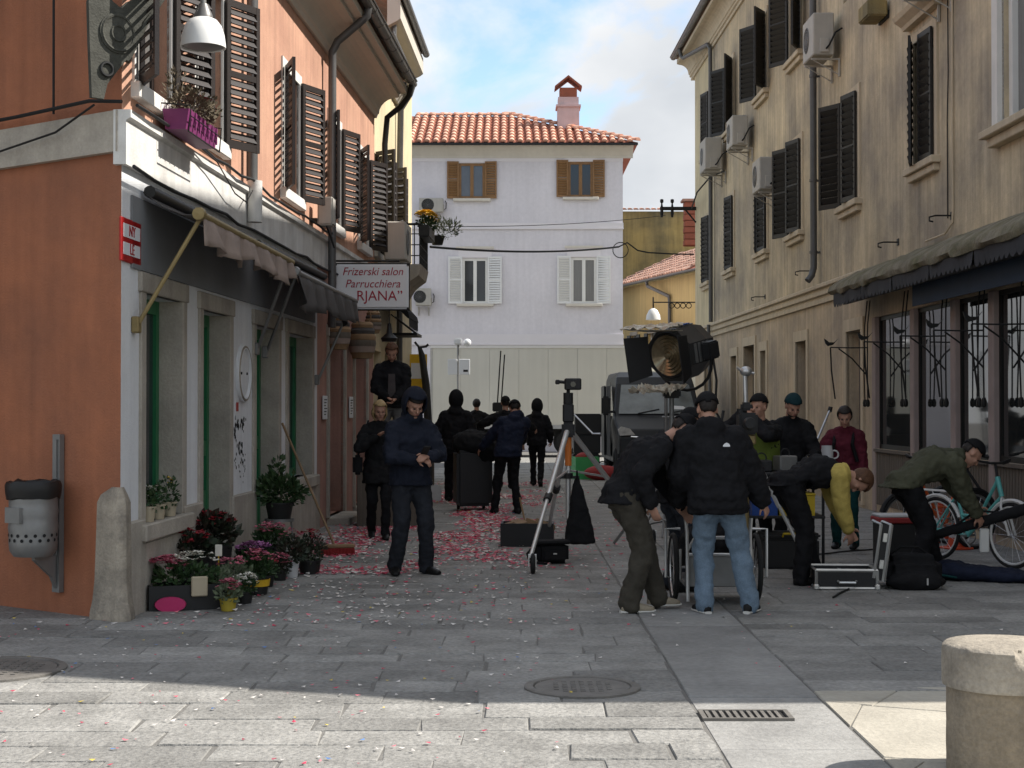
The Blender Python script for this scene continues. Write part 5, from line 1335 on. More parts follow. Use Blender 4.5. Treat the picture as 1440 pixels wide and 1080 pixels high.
plant('plant with deep red leaves and yellow tag at the back of the display', P_(300, 828) + Vector((-0.08, 0.3, 0)), ('pot_black', 0.16, 0.2, 0.36), [('leaf_dark', (0, 0, 0.50), (0.24, 0.24, 0.14), 320, 0.07, 12)], [('fl_red', (0, 0, 0.54), (0.24, 0.22, 0.12), 80, 0.036, 13)])
t = thing('plant_tag', 'yellow and white price tag on a stick among the flowers', 'price tag', P_(305, 843) + Vector((0, 0.1, 0.1)))
MB().tube([(0, 0, 0), (0, 0, 0.3)], 0.006, 5).build('stick', 'fl_yellow', t)
MB().rbox((-0.03, -0.006, 0.26), (0.03, 0.006, 0.36), 0.004).build('card', 'fl_white', t)
plant('cluster of violet flowers in a low black pot beside the tall plant', P_(358, 812), ('pot_black', 0.10, 0.13, 0.13), [('leaf', (0, 0, 0.2), (0.17, 0.16, 0.08), 200, 0.05, 14)], [('fl_violet', (0, 0, 0.25), (0.17, 0.15, 0.08), 60, 0.034, 15)])
plant('pink flowered pot standing behind the violet flowers by the wall', P_(382, 800), ('pot_black', 0.12, 0.14, 0.22), [('leaf', (0, 0, 0.3), (0.18, 0.16, 0.1), 220, 0.05, 16)], [('fl_pink', (0, 0, 0.38), (0.17, 0.15, 0.08), 40, 0.032, 17)])
plant('white bucket pot of dark heather at the edge of the display', P_(411, 811), ('pot_white', 0.055, 0.07, 0.14), [('leaf_dark', (0, 0, 0.26), (0.16, 0.14, 0.13), 240, 0.04, 18)], [('fl_pink', (0, 0, 0.36), (0.14, 0.12, 0.1), 26, 0.022, 19)])
plant('black pot of dry reddish heather closest to the broom', P_(436, 806), ('pot_black', 0.09, 0.11, 0.12), [('leaf_dark', (0, 0, 0.24), (0.18, 0.16, 0.14), 220, 0.035, 20), ('leaf_pale', (0.05, 0, 0.2), (0.14, 0.12, 0.1), 90, 0.035, 21)], [('fl_red', (0, 0, 0.33), (0.16, 0.14, 0.1), 34, 0.025, 22)])
# tall plant on a metal stool
pt = LW(16.6, 0.26, 0)
t = thing('plant_stool', 'metal stool with thin legs carrying the bushy plant by the door', 'stool', pt)
MB().lathe([(0.16, 0.40), (0.16, 0.43), (0.0, 0.43)], 18).build('seat', 'alu_dull', t, True)
for k in range(3):
    a = 2.1 * k + 0.4
    MB().tube([(0.13 * math.cos(a), 0.13 * math.sin(a), 0.4), (0.17 * math.cos(a), 0.17 * math.sin(a), 0.0)], 0.012, 6).build('leg', 'alu_dull', t)
plant('bushy dark green plant in a black pot on the metal stool', pt + Vector((0, 0, 0.43)), ('pot_black', 0.12, 0.15, 0.16), [('leaf', (0, 0, 0.30), (0.25, 0.22, 0.16), 420, 0.06, 23), ('leaf', (0.02, 0, 0.5), (0.08, 0.08, 0.14), 40, 0.06, 24)], [('fl_red', (-0.15, -0.1, 0.28), (0.06, 0.06, 0.05), 5, 0.03, 25)])
# pots on the window sill
for i, (d, lb, fc, pc) in enumerate(((12.55, 'small pot of white flowers on the stone window sill, nearest the corner', 'fl_white', 'pot_beige'), (12.85, 'beige paper pot of white pansies in the middle of the window sill', 'fl_white', 'pot_beige'), (13.2, 'pot with yellow daffodils at the far end of the window sill', 'fl_yellow', 'pot_beige'))):
    plant(lb, LW(d, 0.0, 0.702), (pc, 0.05, 0.065, 0.11), [('leaf', (0, 0, 0.18), (0.08, 0.08, 0.1 if i < 2 else 0.15), 90, 0.035, 30 + i)], [(fc, (0, 0, 0.2 if i < 2 else 0.24), (0.08, 0.08, 0.07), 9 if i < 2 else 4, 0.028, 40 + i)], group='pots on the window sill')
# purple window box in its wire rack
t = thing('window_box', 'purple plastic window box of dry flowers in a wire rack', 'window box', LW(13.2, 0.0, 3.93), math.atan2(1, 0.05))
MB().prism([(-0.32, 0.0), (-0.12, 0.0), (-0.09, 0.2), (-0.35, 0.2)], -0.62, 0.55, 'yz').build('trough', 'purple_plastic', t)
for k in range(7): MB().box((-0.56 + k * 0.17, -0.36, 0.03), (-0.53 + k * 0.17, -0.345, 0.2)).build('rib', 'purple_plastic', t)
MB().tube([(-0.66, -0.05, 0.25), (-0.66, -0.38, 0.22), (-0.66, -0.36, -0.03), (0.58, -0.36, -0.03), (0.58, -0.38, 0.22), (0.58, -0.05, 0.25)], 0.008, 5).tube([(-0.66, -0.38, 0.12), (0.58, -0.38, 0.12)], 0.006, 5).build('wire_rack', 'iron', t)
foliage('foliage', 'leaf_dry', t, (0.0, -0.24, 0.32), (0.6, 0.2, 0.17), 520, 0.045, 50)
t.scale = (0.85, 0.85, 0.85)
foliage('stems', 'leaf_dry', t, (-0.55, -0.2, 0.4), (0.12, 0.1, 0.25), 90, 0.02, 51, 0.8, 4)
blooms('blossom', 'fl_red', t, (0.05, -0.28, 0.36), (0.35, 0.12, 0.1), 7, 0.028, 52)
# balcony flowers
t = thing('balcony_planter', 'black trough of yellow flowers on the iron balcony rail', 'planter', LW(28.3, 0.56, 4.98), math.atan2(1, 0.03))
MB().rbox((0, -0.1, -0.22), (1.2, 0.1, 0), 0.02).build('trough', 'pot_black', t)
foliage('foliage', 'leaf', t, (0.6, 0, 0.08), (0.65, 0.16, 0.12), 240, 0.05, 60)
blooms('blossom', 'fl_yellow', t, (0.6, 0, 0.16), (0.7, 0.2, 0.14), 190, 0.045, 61)
t = thing('balcony_pot', 'black hanging pot of wispy yellow green plants at the balcony corner', 'planter', LW(30.2, 0.62, 4.8), 0)
MB().lathe([(0.1, 0.0), (0.15, 0.18), (0.14, 0.18), (0, 0.16)], 14).build('pot', 'pot_black', t, True)
foliage('foliage', 'leaf_pale', t, (0.12, 0, 0.32), (0.36, 0.2, 0.18), 260, 0.03, 62, 0.6, 4)
# push broom leaning on the wall
pb = at(475, 780); pw = LW(17.9, 0.03, 1.44)
t = thing('push_broom', 'push broom with red bristles leaning against the shop wall', 'broom', (0, 0, 0))
MB().tube([Vector((pb.x - 0.03, pb.y, 0.10)), pw], 0.014, 8).build('handle', 'wood', t, True)
hb = MB().rbox((-0.19, -0.035, 0.075), (0.19, 0.035, 0.12), 0.012).build('head', 'wood', t); hb.location = (pb.x, pb.y, 0); hb.rotation_euler = (0, 0, 0.25)
br = MB()
for i in range(24):
    for j in range(4):
        x_, y_ = -0.18 + i * 0.0155, -0.028 + j * 0.018
        br.tube([(x_, y_, 0.076), (x_ * 1.05, y_ * 1.5, 0.0)], [0.008, 0.006], 4)
br = br.build('bristles', 'red_cloth', hb); br['kind'] = 'stuff'
# waste bin on the side wall
sdir = Vector((-0.806, 0.592, 0)); snor = Vector((-0.592, -0.806, 0))
bp = Vector((-3.005, 11.82, 0)) + sdir * 0.72
t = thing('waste_bin', 'grey perforated metal waste bin with black bag on the orange wall', 'waste bin', bp, math.atan2(-sdir.y, -sdir.x))
MB().box((-0.045, -0.05, 0.17), (0.045, -0.006, 1.42)).build('post', 'alu_dull', t)
MB().box((-0.02, -0.064, 0.25), (0.02, -0.051, 1.38)).build('post_rib', 'alu_dull', t)
MB().prism([(-0.05, 0.2), (-0.05, 0.46), (-0.26, 0.47), (-0.26, 0.44), (-0.10, 0.30)], -0.02, 0.02, 'yz').build('support', 'alu_dull', t)
rb = 0.185
dr_ = MB().lathe([(0.0, 0.47), (rb * 0.8, 0.475), (rb * 0.97, 0.52), (rb, 0.58)] + [(rb + (0.006 if i % 3 == 0 else 0), 0.58 + 0.04 * i) for i in range(1, 11)] + [(rb + 0.012, 1.0), (rb + 0.012, 1.02), (rb - 0.01, 1.02)], 32, (0, -0.26, 0)).build('drum', 'alu_dull', t, True)
for k in range(34):
    a = 2 * math.pi * (k % 17) / 17; row = k // 17
    a += 0.18 * row
    o = MB().lathe([(0.014, rb + 0.0035), (0.0, rb + 0.0036)], 8, (0, 0, 0), 'x').build('hole', 'ink', dr_)
    o.location = (0, -0.26, 0.605 + 0.038 * row); o.rotation_euler = (0, 0, a)
MB().box((-0.09, -0.26 - rb - 0.012, 0.74), (0.09, -0.26 - rb + 0.02, 0.86)).build('label_plate', 'alu_dull', t)
bagv = MB().lathe([(rb + 0.016, 0.93), (rb + 0.026, 0.98), (rb + 0.03, 1.03), (rb + 0.018, 1.06), (rb - 0.02, 1.05), (rb - 0.03, 0.95), (0.0, 0.8)], 30, (0, -0.26, 0))
bagv.v = [(x_ * (1 + 0.05 * mnoise.noise(Vector((x_ * 20, y_ * 20, z_ * 9)))), y_, z_ + 0.03 * mnoise.noise(Vector((x_ * 14, y_ * 14, 3)))) for x_, y_, z_ in bagv.v]
bagv.build('bin_bag', 'black', t, True)
# baskets hanging at the pink doors
for i, (d, o_, z, lb) in enumerate(((21.3, 0.12, 2.42, 'striped woven basket hanging beside the first pink door'), (23.05, 0.2, 2.35, 'larger striped woven basket hanging between the pink doors'), (23.5, 0.3, 2.75, 'small dark woven bag hanging above the larger basket'))):
    t = thing('woven_basket', lb, 'basket', LW(d, o_, z), 0, 'woven baskets hung outside the shop')
    s_ = (1.0, 1.15, 0.7)[i]
    for k in range(6):
        r0 = (0.13, 0.16, 0.175, 0.175, 0.16, 0.14)[k] * s_; r1 = (0.16, 0.175, 0.175, 0.16, 0.14, 0.12)[k] * s_
        MB().lathe([(r0, k * 0.08 * s_), (r0 + 0.008, (k + 0.5) * 0.08 * s_), (r1, (k + 1) * 0.08 * s_ - 0.003)], 16).build('band', ('wood', 'awning_beige', 'wood_grey', 'wood', 'awning_grey', 'wood')[k], t, True)
    MB().torus((0, 0, 0.55 * s_), 0.11 * s_, 0.012, 18, 5, 'y').build('handle', 'wood', t, True)
    MB().lathe([(0.13 * s_, 0.0), (0.0, 0.001)], 16).build('base', 'wood', t)
# dark canopies beyond
t = thing('door_canopy', 'small black folded awning on the cream house under the balcony', 'awning', LW(27.2, -0.1, 3.2), math.atan2(1, 0.03))
MB().prism([(0, 0.65), (-0.5, 0.1), (-0.52, 0.0), (-0.48, 0.0), (0, 0.5)], 0, 1.8, 'yz').build('cloth', 'black_matte', t)
scallop(MB(), 1.8, -0.51, 0.02, 0.22, 0.22, 3.3).build('valance', 'black_matte', t)
t = thing('flat_canopy', 'thin black flat canopy over the farther door of the cream house', 'awning', LW(28.6, -0.1, 2.95), math.atan2(1, 0.03))
MB().box((0, -0.5, 0), (1.0, 0, 0.05)).build('board', 'black', t)
for x_ in (0.1, 0.9): MB().tube([(x_, -0.45, 0.05), (x_, 0, 0.4)], 0.012, 5).build('stay', 'iron', t)
t = thing('hanging_lantern', 'small black hanging lantern between the shop doors and the salon sign', 'lantern', LW(25.4, 0.3, 2.7))
MB().lathe([(0.12, 0.0), (0.14, 0.06), (0.05, 0.14), (0.03, 0.3), (0.0, 0.31)], 14).build('shade', 'black', t, True)
MB().tube([(0, 0, 0.3), (0, 0, 0.9)], 0.008, 5).build('cord', 'cable', t)
t = thing('leaning_post', 'dark curved post with a hooked top at the end of the left row', 'post', (-1.95, 34.0, 0))
MB().tube([(0.12, 0, 0), (0.10, 0, 1.2), (0.05, 0, 2.1), (-0.04, 0, 2.75), (-0.10, 0, 2.95)], [0.09, 0.09, 0.085, 0.07, 0.04], 8).build('shaft', 'plastic_black', t, True)
MB().tube([(-0.2, 0, 3.05), (-0.1, 0, 2.93), (0.05, 0, 2.95), (0.1, 0, 3.0)], 0.03, 6).build('hook', 'plastic_black', t, True)
t = thing('yellow_banner', 'yellow and white banner hanging on the far end of the left row', 'banner', (-2.05, 34.6, 1.6), 0.0)
MB().box((-0.25, 0, 0), (0.14, 0.015, 1.2)).build('cloth', 'fl_yellow', t)
MB().box((-0.22, -0.004, 0.65), (0.12, -0.001, 1.0)).build('print', 'sign_white', t)
t = thing('sign_pole', 'thin grey pole with white camera and two small white signs before the truck', 'sign pole', (-1.63, 46.5, 0))
MB().tube([(0, 0, 0), (0, 0, zat(478, 46.5))], 0.035, 8).build('pole', 'alu_dull', t)
MB().rbox((-0.31, -0.06, zat(527, 46.5)), (-0.02, -0.035, zat(505, 46.5)), 0.01).build('sign_plate', 'sign_white', t)
s_ = MB().rbox((0.03, -0.06, zat(527, 46.5)), (0.36, -0.035, zat(505, 46.5)), 0.01).build('sign_plate', 'sign_white', t)
MB().box((0.16, -0.064, zat(523, 46.5)), (0.30, -0.0605, zat(520, 46.5))).build('mark', 'ink', s_)
MB().rbox((-0.12, -0.25, zat(485, 46.5)), (0.12, 0.05, zat(476, 46.5)), 0.03).build('camera_housing', 'sign_white', t)
MB().ell((0.28, -0.1, zat(482, 46.5)), (0.12, 0.12, 0.12)).build('camera_dome', 'sign_white', t, True)
for i, (x_, y_, lb_, pm, fm, lm) in enumerate((
    (322, 858, 'low ochre pot of pink primroses at the very front of the display', 'pot_yellow', 'fl_pink', 'leaf_pale'),
    (345, 848, 'tiny black pot of white primroses next to the ochre pots', 'pot_black', 'fl_white', 'leaf'),
    (376, 824, 'small black pot of red primroses between violet flowers and white bucket', 'pot_black', 'fl_red', 'leaf'),
    (394, 816, 'small black pot of pink and dry stems left of the white bucket', 'pot_black', 'fl_pink', 'leaf_dark'),
    (424, 798, 'dark pot of red heather behind the white bucket', 'pot_black', 'fl_red', 'leaf_dark'))):
    plant(lb_, P_(x_, y_), (pm, 0.055, 0.07, 0.09), [(lm, (0, 0, 0.14), (0.11, 0.10, 0.07), 130, 0.035, 80 + i)], [(fm, (0, 0, 0.17), (0.11, 0.10, 0.07), 34, 0.026, 90 + i)])
# ------------------------------------------------------------------ people
def cloth(name, col, rough=0.85, var=0.25, bump=0.6, bs=11, fine=0.08):
    M[name] = mat(name, col, rough, var, 6.0, bump, bs, spec=0.18, fine=fine)
    return name
M['skin'] = mat('skin', (0.40, 0.22, 0.155), 0.55, 0.08, 12.0, spec=0.35)
M['lip'] = mat('lip', (0.27, 0.10, 0.085), 0.55, 0.0)
M['eye'] = mat('eye', (0.03, 0.02, 0.018), 0.3, 0.0)
M['hair_dark'] = mat('dark_hair', (0.014, 0.010, 0.008), 0.6, 0.3, 40.0, 0.4, 90)
M['hair_red'] = mat('reddish_hair', (0.085, 0.038, 0.018), 0.65, 0.3, 40.0, 0.4, 90)
M['hair_blond'] = mat('blond_hair', (0.36, 0.25, 0.12), 0.6, 0.25, 40.0, 0.4, 90)
for n_, c_ in dict(black_jacket=(0.009, 0.009, 0.0105), black_trouser=(0.0085, 0.0085, 0.010), navy_hoodie=(0.014, 0.017, 0.028), black_coat=(0.010, 0.010, 0.011),
                   grey_trouser=(0.10, 0.095, 0.09), grey_shirt=(0.07, 0.06, 0.06), olive_trouser=(0.046, 0.041, 0.032), blue_jeans=(0.13, 0.18, 0.235), dark_jeans=(0.020, 0.022, 0.028),
                   maroon=(0.085, 0.012, 0.022), teal_trouser=(0.006, 0.042, 0.042), yellow_sweater=(0.42, 0.325, 0.09), olive_jacket=(0.060, 0.062, 0.040),
                   beanie_black=(0.008, 0.008, 0.009), beanie_teal=(0.008, 0.030, 0.036), hivis=(0.10, 0.135, 0.025), navy_dark=(0.012, 0.016, 0.032)).items(): cloth(n_, c_)
cloth('blue_jeans', (0.13, 0.18, 0.235), 0.9, 0.10, 0.3, 14, 0.12)
cloth('shoe_black', (0.010, 0.010, 0.010), 0.5); cloth('shoe_beige', (0.27, 0.23, 0.17), 0.7)
M['sole_white'] = mat('sole_white', (0.55, 0.54, 0.50), 0.6, 0.1)
BAKE = []
_tex = {}
def wr_tex(sc):
    if sc not in _tex:
        t_ = bpy.data.textures.new('wrinkle', 'CLOUDS'); t_.noise_scale = sc; t_.noise_depth = 2
        _tex[sc] = t_
    return _tex[sc]
def remesh(o, vox, smooth=2, disp=0.0, dscale=0.08):
    m_ = o.modifiers.new('r', 'REMESH'); m_.mode = 'VOXEL'; m_.voxel_size = vox; m_.use_smooth_shade = True
    if smooth:
        m_ = o.modifiers.new('s', 'SMOOTH'); m_.factor = 0.5; m_.iterations = smooth
    if disp:
        m_ = o.modifiers.new('d', 'DISPLACE'); m_.texture = wr_tex(dscale); m_.strength = disp; m_.mid_level = 0.5; m_.texture_coords = 'LOCAL'
    BAKE.append(o); return o
def bake_all():
    dg = bpy.context.evaluated_depsgraph_get(); dg.update()
    new = []
    for o in BAKE:
        ev = o.evaluated_get(dg)
        me = bpy.data.meshes.new_from_object(ev)
        new.append((o, me))
    for o, me in new:
        me.materials.clear()
        for m_ in o.data.materials: me.materials.append(m_)
        o.modifiers.clear(); o.data = me
        me.polygons.foreach_set('use_smooth', [True] * len(me.polygons))
def capsule(mb, a, ra, b, rb_, n=12):
    a, b = Vector(a), Vector(b); d = b - a
    if d.length < 1e-5: d = Vector((0, 0, 1e-4))
    t_ = d.normalized(); pts = []; rs = []
    for k in range(5):
        q = math.pi / 2 * (1 - k / 4); pts.append(a - t_ * ra * math.sin(q)); rs.append(max(ra * math.cos(q), 0.001))
    for k in range(5):
        q = math.pi / 2 * k / 4; pts.append(b + t_ * rb_ * math.sin(q)); rs.append(max(rb_ * math.cos(q), 0.001))
    mb.tube(pts, rs, n)
def loft(mb, rings, n=20):
    vs = []
    for (c, ax, ay) in rings:
        for j in range(n):
            a = 2 * math.pi * j / n
            ca, sa = math.cos(a), math.sin(a)
            ca = math.copysign(abs(ca) ** 0.85, ca); sa = math.copysign(abs(sa) ** 0.85, sa)
            vs.append(c + ax * ca + ay * sa)
    fs = []
    for i in range(len(rings) - 1):
        for j in range(n): fs.append((i * n + j, i * n + (j + 1) % n, (i + 1) * n + (j + 1) % n, (i + 1) * n + j))
    fs.append(tuple(range(n - 1, -1, -1))); fs.append(tuple((len(rings) - 1) * n + j for j in range(n)))
    mb.add(vs, fs)
def ik(a, c, l1, l2, pole):
    a, c = Vector(a), Vector(c); d = c - a; L = d.length
    mx_ = (l1 + l2) * 0.995
    if L > mx_: c = a + d.normalized() * mx_; d = c - a; L = mx_
    x_ = (l1 * l1 - l2 * l2 + L * L) / (2 * L)
    h_ = math.sqrt(max(l1 * l1 - x_ * x_, 0))
    u_ = d.normalized(); pv_ = Vector(pole); pv_ = pv_ - u_ * pv_.dot(u_)
    if pv_.length < 1e-4: pv_ = u_.orthogonal()
    pv_.normalize()
    return a + u_ * x_ + pv_ * h_, c
def shell(name, mt, parent, c, rad, A, keep, th=0.012, n=26, m_=18, amp=0.0):
    """part of an ellipsoid (axes A, local coords tested by keep) as a thick cap"""
    vs = []; fs = []; loc = []
    for i in range(m_ + 1):
        th_ = math.pi * i / m_
        for j in range(n):
            ph = 2 * math.pi * j / n
            q = Vector((rad[0] * math.sin(th_) * math.cos(ph), rad[1] * math.sin(th_) * math.sin(ph), rad[2] * math.cos(th_)))
            if amp: q *= 1 + amp * mnoise.noise(q * 25)
            loc.append(q); vs.append(Vector(c) + A @ q)
    for i in range(m_):
        for j in range(n):
            f_ = (i * n + j, (i + 1) * n + j, (i + 1) * n + (j + 1) % n, i * n + (j + 1) % n)
            if all(keep(loc[k]) for k in f_): fs.append(f_)
    o = MB().add(vs, fs).build(name, mt, parent, True)
    m2 = o.modifiers.new('t', 'SOLIDIFY'); m2.thickness = th; m2.offset = 1
    BAKE.append(o); return o
def hand(mb, w, d, palm_n, curl, s=1.0):
    """w wrist, d direction of the hand, palm_n palm normal; five bent fingers"""
    d = Vector(d).normalized(); pn = Vector(palm_n); pn = (pn - d * pn.dot(d)).normalized(); sd = d.cross(pn).normalized()
    A = Matrix((sd, pn, d)).transposed()
    c = Vector(w) + d * 0.05 * s
    mb.ell(c, (0.040 * s, 0.016 * s, 0.052 * s), 12, 8, A)
    for k, (o_, L) in enumerate(((-0.030, 0.070), (-0.010, 0.080), (0.010, 0.075), (0.030, 0.058))):
        p0 = Vector(w) + d * 0.085 * s + sd * o_ * s
        d1 = (d + pn * math.tan(curl * 0.5)).normalized(); p1 = p0 + d1 * L * 0.5 * s
        d2 = (d1 + pn * math.tan(min(curl, 1.2))).normalized(); p2 = p1 + d2 * L * 0.5 * s
        capsule(mb, p0, 0.0095 * s, p1, 0.009 * s, 8); capsule(mb, p1, 0.009 * s, p2, 0.0075 * s, 8)
    t0 = Vector(w) + d * 0.03 * s - sd * 0.034 * s; t1 = t0 + (d * 0.6 - sd * 0.7 + pn * 0.3).normalized() * 0.038 * s; t2 = t1 + (d * 0.9 - sd * 0.2 + pn * 0.5).normalized() * 0.03 * s
    capsule(mb, t0, 0.012 * s, t1, 0.011 * s, 8); capsule(mb, t1, 0.011 * s, t2, 0.009 * s, 8)

def person(label, pos, heading, H=1.75, pelvis=(0, 0, 0.93), up=(0, 0.02, 1), mid=None, twist=0.0, hips=0.0, face=(0, 1, -0.1), hup=None,
           hl=(-0.26, 0.05, 0.86), hr=(0.26, 0.05, 0.86), fl=(-0.11, 0.0, 0), fr=(0.11, 0.0, 0), el=(-0.4, -1, -0.2), er=(0.4, -1, -0.2), kl=(0, 1, 0), kr=(0, 1, 0),
           top='black_jacket', sleeve=None, bottom='black_trouser', shoe='shoe_black', sole=None, hair='hair_dark', hat=None, hood=None, hood_down=False, puff=0.012, coat=0.0, beard=False,
           baggy=0.0, curl=0.7, z0=0.0, group=None, long_hair=False, footdir=(0.0, 0.0), vest=None, foot_up=(0, 0), female=False, shirt=None, quilt=False):
    s = H / 1.75
    root = thing('person', label, 'person', (pos[0], pos[1], z0), -heading, group or 'people working in the street')
    root.scale = (s, s, s)
    V = Vector
    P = V(pelvis); U = V(up).normalized(); Zv = V((0, 0, 1))
    U0 = V(mid).normalized() if mid else (U + Zv * 1.0).normalized()
    rp = V((math.cos(hips), -math.sin(hips), 0)); rs_ = V((math.cos(twist), -math.sin(twist), 0))
    C = P + U0 * 0.27; Nk = C + U * 0.25
    fwd = lambda u_, r_: u_.cross(r_).normalized()
    f0, f1 = fwd(Zv, rp), fwd(U, rs_)
    sh = 0.155 if female else 0.175
    SL_, SR_ = Nk - U * 0.075 - rs_ * sh, Nk - U * 0.075 + rs_ * sh
    HL_, HR_ = P - rp * 0.088 - V((0, 0, 0.02)), P + rp * 0.088 - V((0, 0, 0.02))
    EL, WL = ik(SL_, hl, 0.285, 0.255, el); ER, WR = ik(SR_, hr, 0.285, 0.255, er)
    AL, AR = V(fl) + V((0, 0, 0.085)), V(fr) + V((0, 0, 0.085))
    KL, AL = ik(HL_, AL, 0.425, 0.425, kl); KR, AR = ik(HR_, AR, 0.425, 0.425, kr)
    # head frame
    HY = V(face).normalized(); HU = V(hup).normalized() if hup else (Zv - HY * HY.dot(Zv)).normalized()
    HX = HY.cross(HU).normalized(); HU = HX.cross(HY).normalized()
    nd = ((HU * 0.7 + U * 0.8)).normalized()
    hc = Nk + nd * 0.085 + HU * 0.105 + HY * 0.02
    A = Matrix((HX, HY, HU)).transposed()
    T = lambda x_, y_, z_: hc + HX * x_ + HY * y_ + HU * z_
    # body
    b = MB()
    b.ell(T(0, -0.012, 0.028), (0.075, 0.097, 0.090), 18, 14, A); b.ell(T(0, 0.016, -0.036), (0.060, 0.074, 0.078), 16, 12, A)
    b.ell(T(0, 0.066, -0.094), (0.026, 0.022, 0.020), 10, 8, A); b.ell(T(0, 0.074, 0.030), (0.050, 0.016, 0.012), 10, 8, A)
    capsule(b, T(0, 0.088, 0.014), 0.009, T(0, 0.106, -0.022), 0.014, 8)
    b.ell(T(0, 0.082, -0.056), (0.026, 0.012, 0.012), 10, 6, A)
    for q in (-1, 1):
        b.ell(T(q * 0.077, -0.012, -0.005), (0.010, 0.020, 0.032), 8, 8, A); b.ell(T(q * 0.04, 0.058, -0.022), (0.024, 0.022, 0.024), 8, 8, A)
    capsule(b, Nk - U * 0.03, 0.062, hc - HU * 0.05 - HY * 0.015, 0.055)
    loft(b, [(P - Zv * 0.06, rp * 0.13, f0 * 0.09), (P + U0 * 0.12, rp * 0.125, f0 * 0.085), (C, rs_ * 0.14, f1 * 0.095), (Nk - U * 0.06, rs_ * 0.14, f1 * 0.08), (Nk, rs_ * 0.06, f1 * 0.06)])
    for S_, E_, W_, tgt in ((SL_, EL, WL, -1), (SR_, ER, WR, 1)):
        capsule(b, S_, 0.05, E_, 0.040); capsule(b, E_, 0.038, W_, 0.028)
    for S_, K_, A_ in ((HL_, KL, AL), (HR_, KR, AR)):
        capsule(b, S_, 0.07, K_, 0.05); capsule(b, K_, 0.048, A_, 0.036)
    for q, E_, W_ in ((-1, EL, WL), (1, ER, WR)):
        d_ = (W_ - E_).normalized()
        pn_ = (P + V((0, 0.3, 0)) + Zv * 0.1 - W_)
        hand(b, W_ + d_ * 0.01, d_, pn_, curl)
    remesh(b.build('body', 'skin', root), 0.0095, 1)
    for q in (-1, 1): MB().ell(T(q * 0.030, 0.081, 0.008), (0.013, 0.010, 0.007), 8, 6, A).build('eye', 'eye', root, True)
    MB().ell(T(0, 0.091, -0.055), (0.022, 0.006, 0.006), 8, 6, A).build('mouth', 'lip', root, True)
    # trousers
    bg_ = baggy
    t_ = MB()
    loft(t_, [(P - Zv * 0.12, rp * 0.16, f0 * (0.11 + bg_ * .5)), (P - Zv * 0.03, rp * 0.16, f0 * 0.112), (P + U0 * 0.06, rp * 0.14, f0 * 0.095)])
    for S_, K_, A_ in ((HL_, KL, AL), (HR_, KR, AR)):
        capsule(t_, S_, 0.098 + bg_, K_, 0.072 + bg_); capsule(t_, K_, 0.070 + bg_, A_ + V((0, 0, 0.0)), 0.058 + bg_)
        capsule(t_, A_ + V((0, -0.005, 0.05)), 0.060 + bg_, A_ + V((0, 0, -0.02)), 0.062 + bg_)
        bb_ = (S_ - K_).normalized()
        capsule(t_, S_ - f0 * 0.03, 0.09, S_ + bb_ * -0.12 - f0 * 0.03, 0.085)
    remesh(t_.build('trousers', bottom, root), 0.0135, 2, 0.04, 0.085)
    # jacket
    pf = puff; sl_n = sleeve or top
    j = MB()
    if coat: loft(j, [(P - Zv * (0.10 + coat) + f0 * 0.02, rp * (0.19 + pf), f0 * (0.15 + pf)), (P - Zv * 0.05, rp * (0.185 + pf), f0 * (0.14 + pf)), (P + U0 * 0.05, rp * (0.17 + pf), f0 * (0.13 + pf))])
    w_ = 0.90 if female else 1.0
    loft(j, [(P - U0 * 0.085, rp * (0.186 + pf) * w_, f0 * (0.145 + pf)), (P + U0 * 0.08, rp * (0.172 + pf) * w_, f0 * (0.125 + pf)), (P + U0 * 0.2, rp * (0.172 + pf) * w_, f1 * (0.122 + pf)), (C + U * 0.06, rs_ * (0.186 + pf) * w_, f1 * (0.13 + pf)), (Nk - U * 0.09, rs_ * (0.183 + pf * .6) * w_, f1 * (0.112 + pf * .6)), (Nk - U * 0.035, rs_ * 0.125, f1 * 0.088), (Nk + nd * 0.035, rs_ * 0.078, f1 * 0.078), (Nk + nd * 0.06, rs_ * 0.074, f1 * 0.076)])
    j.ell(P - f0 * 0.015 + U0 * 0.01, (0.185 + pf, 0.145 + pf, 0.11), 18, 12, Matrix((rp, f0, Zv)).transposed())
    for S_ in (SL_, SR_): capsule(j, Nk + U * 0.005, 0.06 + pf * .4, S_.lerp(Nk, 0.25) + U * 0.012, 0.062 + pf * .4)
    if hood: j.ell(Nk + nd * 0.05, (0.105, 0.11, 0.085), 14, 10, A); j.ell(Nk - f1 * 0.07, (0.10, 0.06, 0.09), 14, 10, A)
    if hood_down:
        j.ell(Nk - f1 * 0.06 + U * 0.035, (0.12, 0.075, 0.085), 14, 10, Matrix((rs_, f1, U)).transposed())
        j.ell(Nk - f1 * 0.095 - U * 0.05, (0.09, 0.045, 0.07), 14, 10, Matrix((rs_, f1, U)).transposed())
    ar = MB() if sleeve else j
    for S_, E_, W_ in ((SL_, EL, WL), (SR_, ER, WR)):
        if not sleeve: j.ell(S_, (0.074 + pf * .7,) * 3, 12, 10)
        capsule(ar, S_, 0.070 + pf, E_, 0.055 + pf); d_ = (W_ - E_).normalized()
        if quilt:
            for k in range(5): ar.ell(E_ + d_ * (0.02 + k * 0.05), (0.055 + pf, 0.055 + pf, 0.03), 12, 8, d_.to_track_quat('Z', 'Y').to_matrix())
        capsule(ar, E_, 0.053 + pf, W_ - d_ * 0.02, 0.040 + pf * 0.8)
    if sleeve: remesh(ar.build('sweater', sl_n, root), 0.0135, 2, 0.018, 0.07)
    remesh(j.build('vest' if sleeve else 'coat' if coat else 'jacket', top, root), 0.0135, 2, 0.05, 0.075)
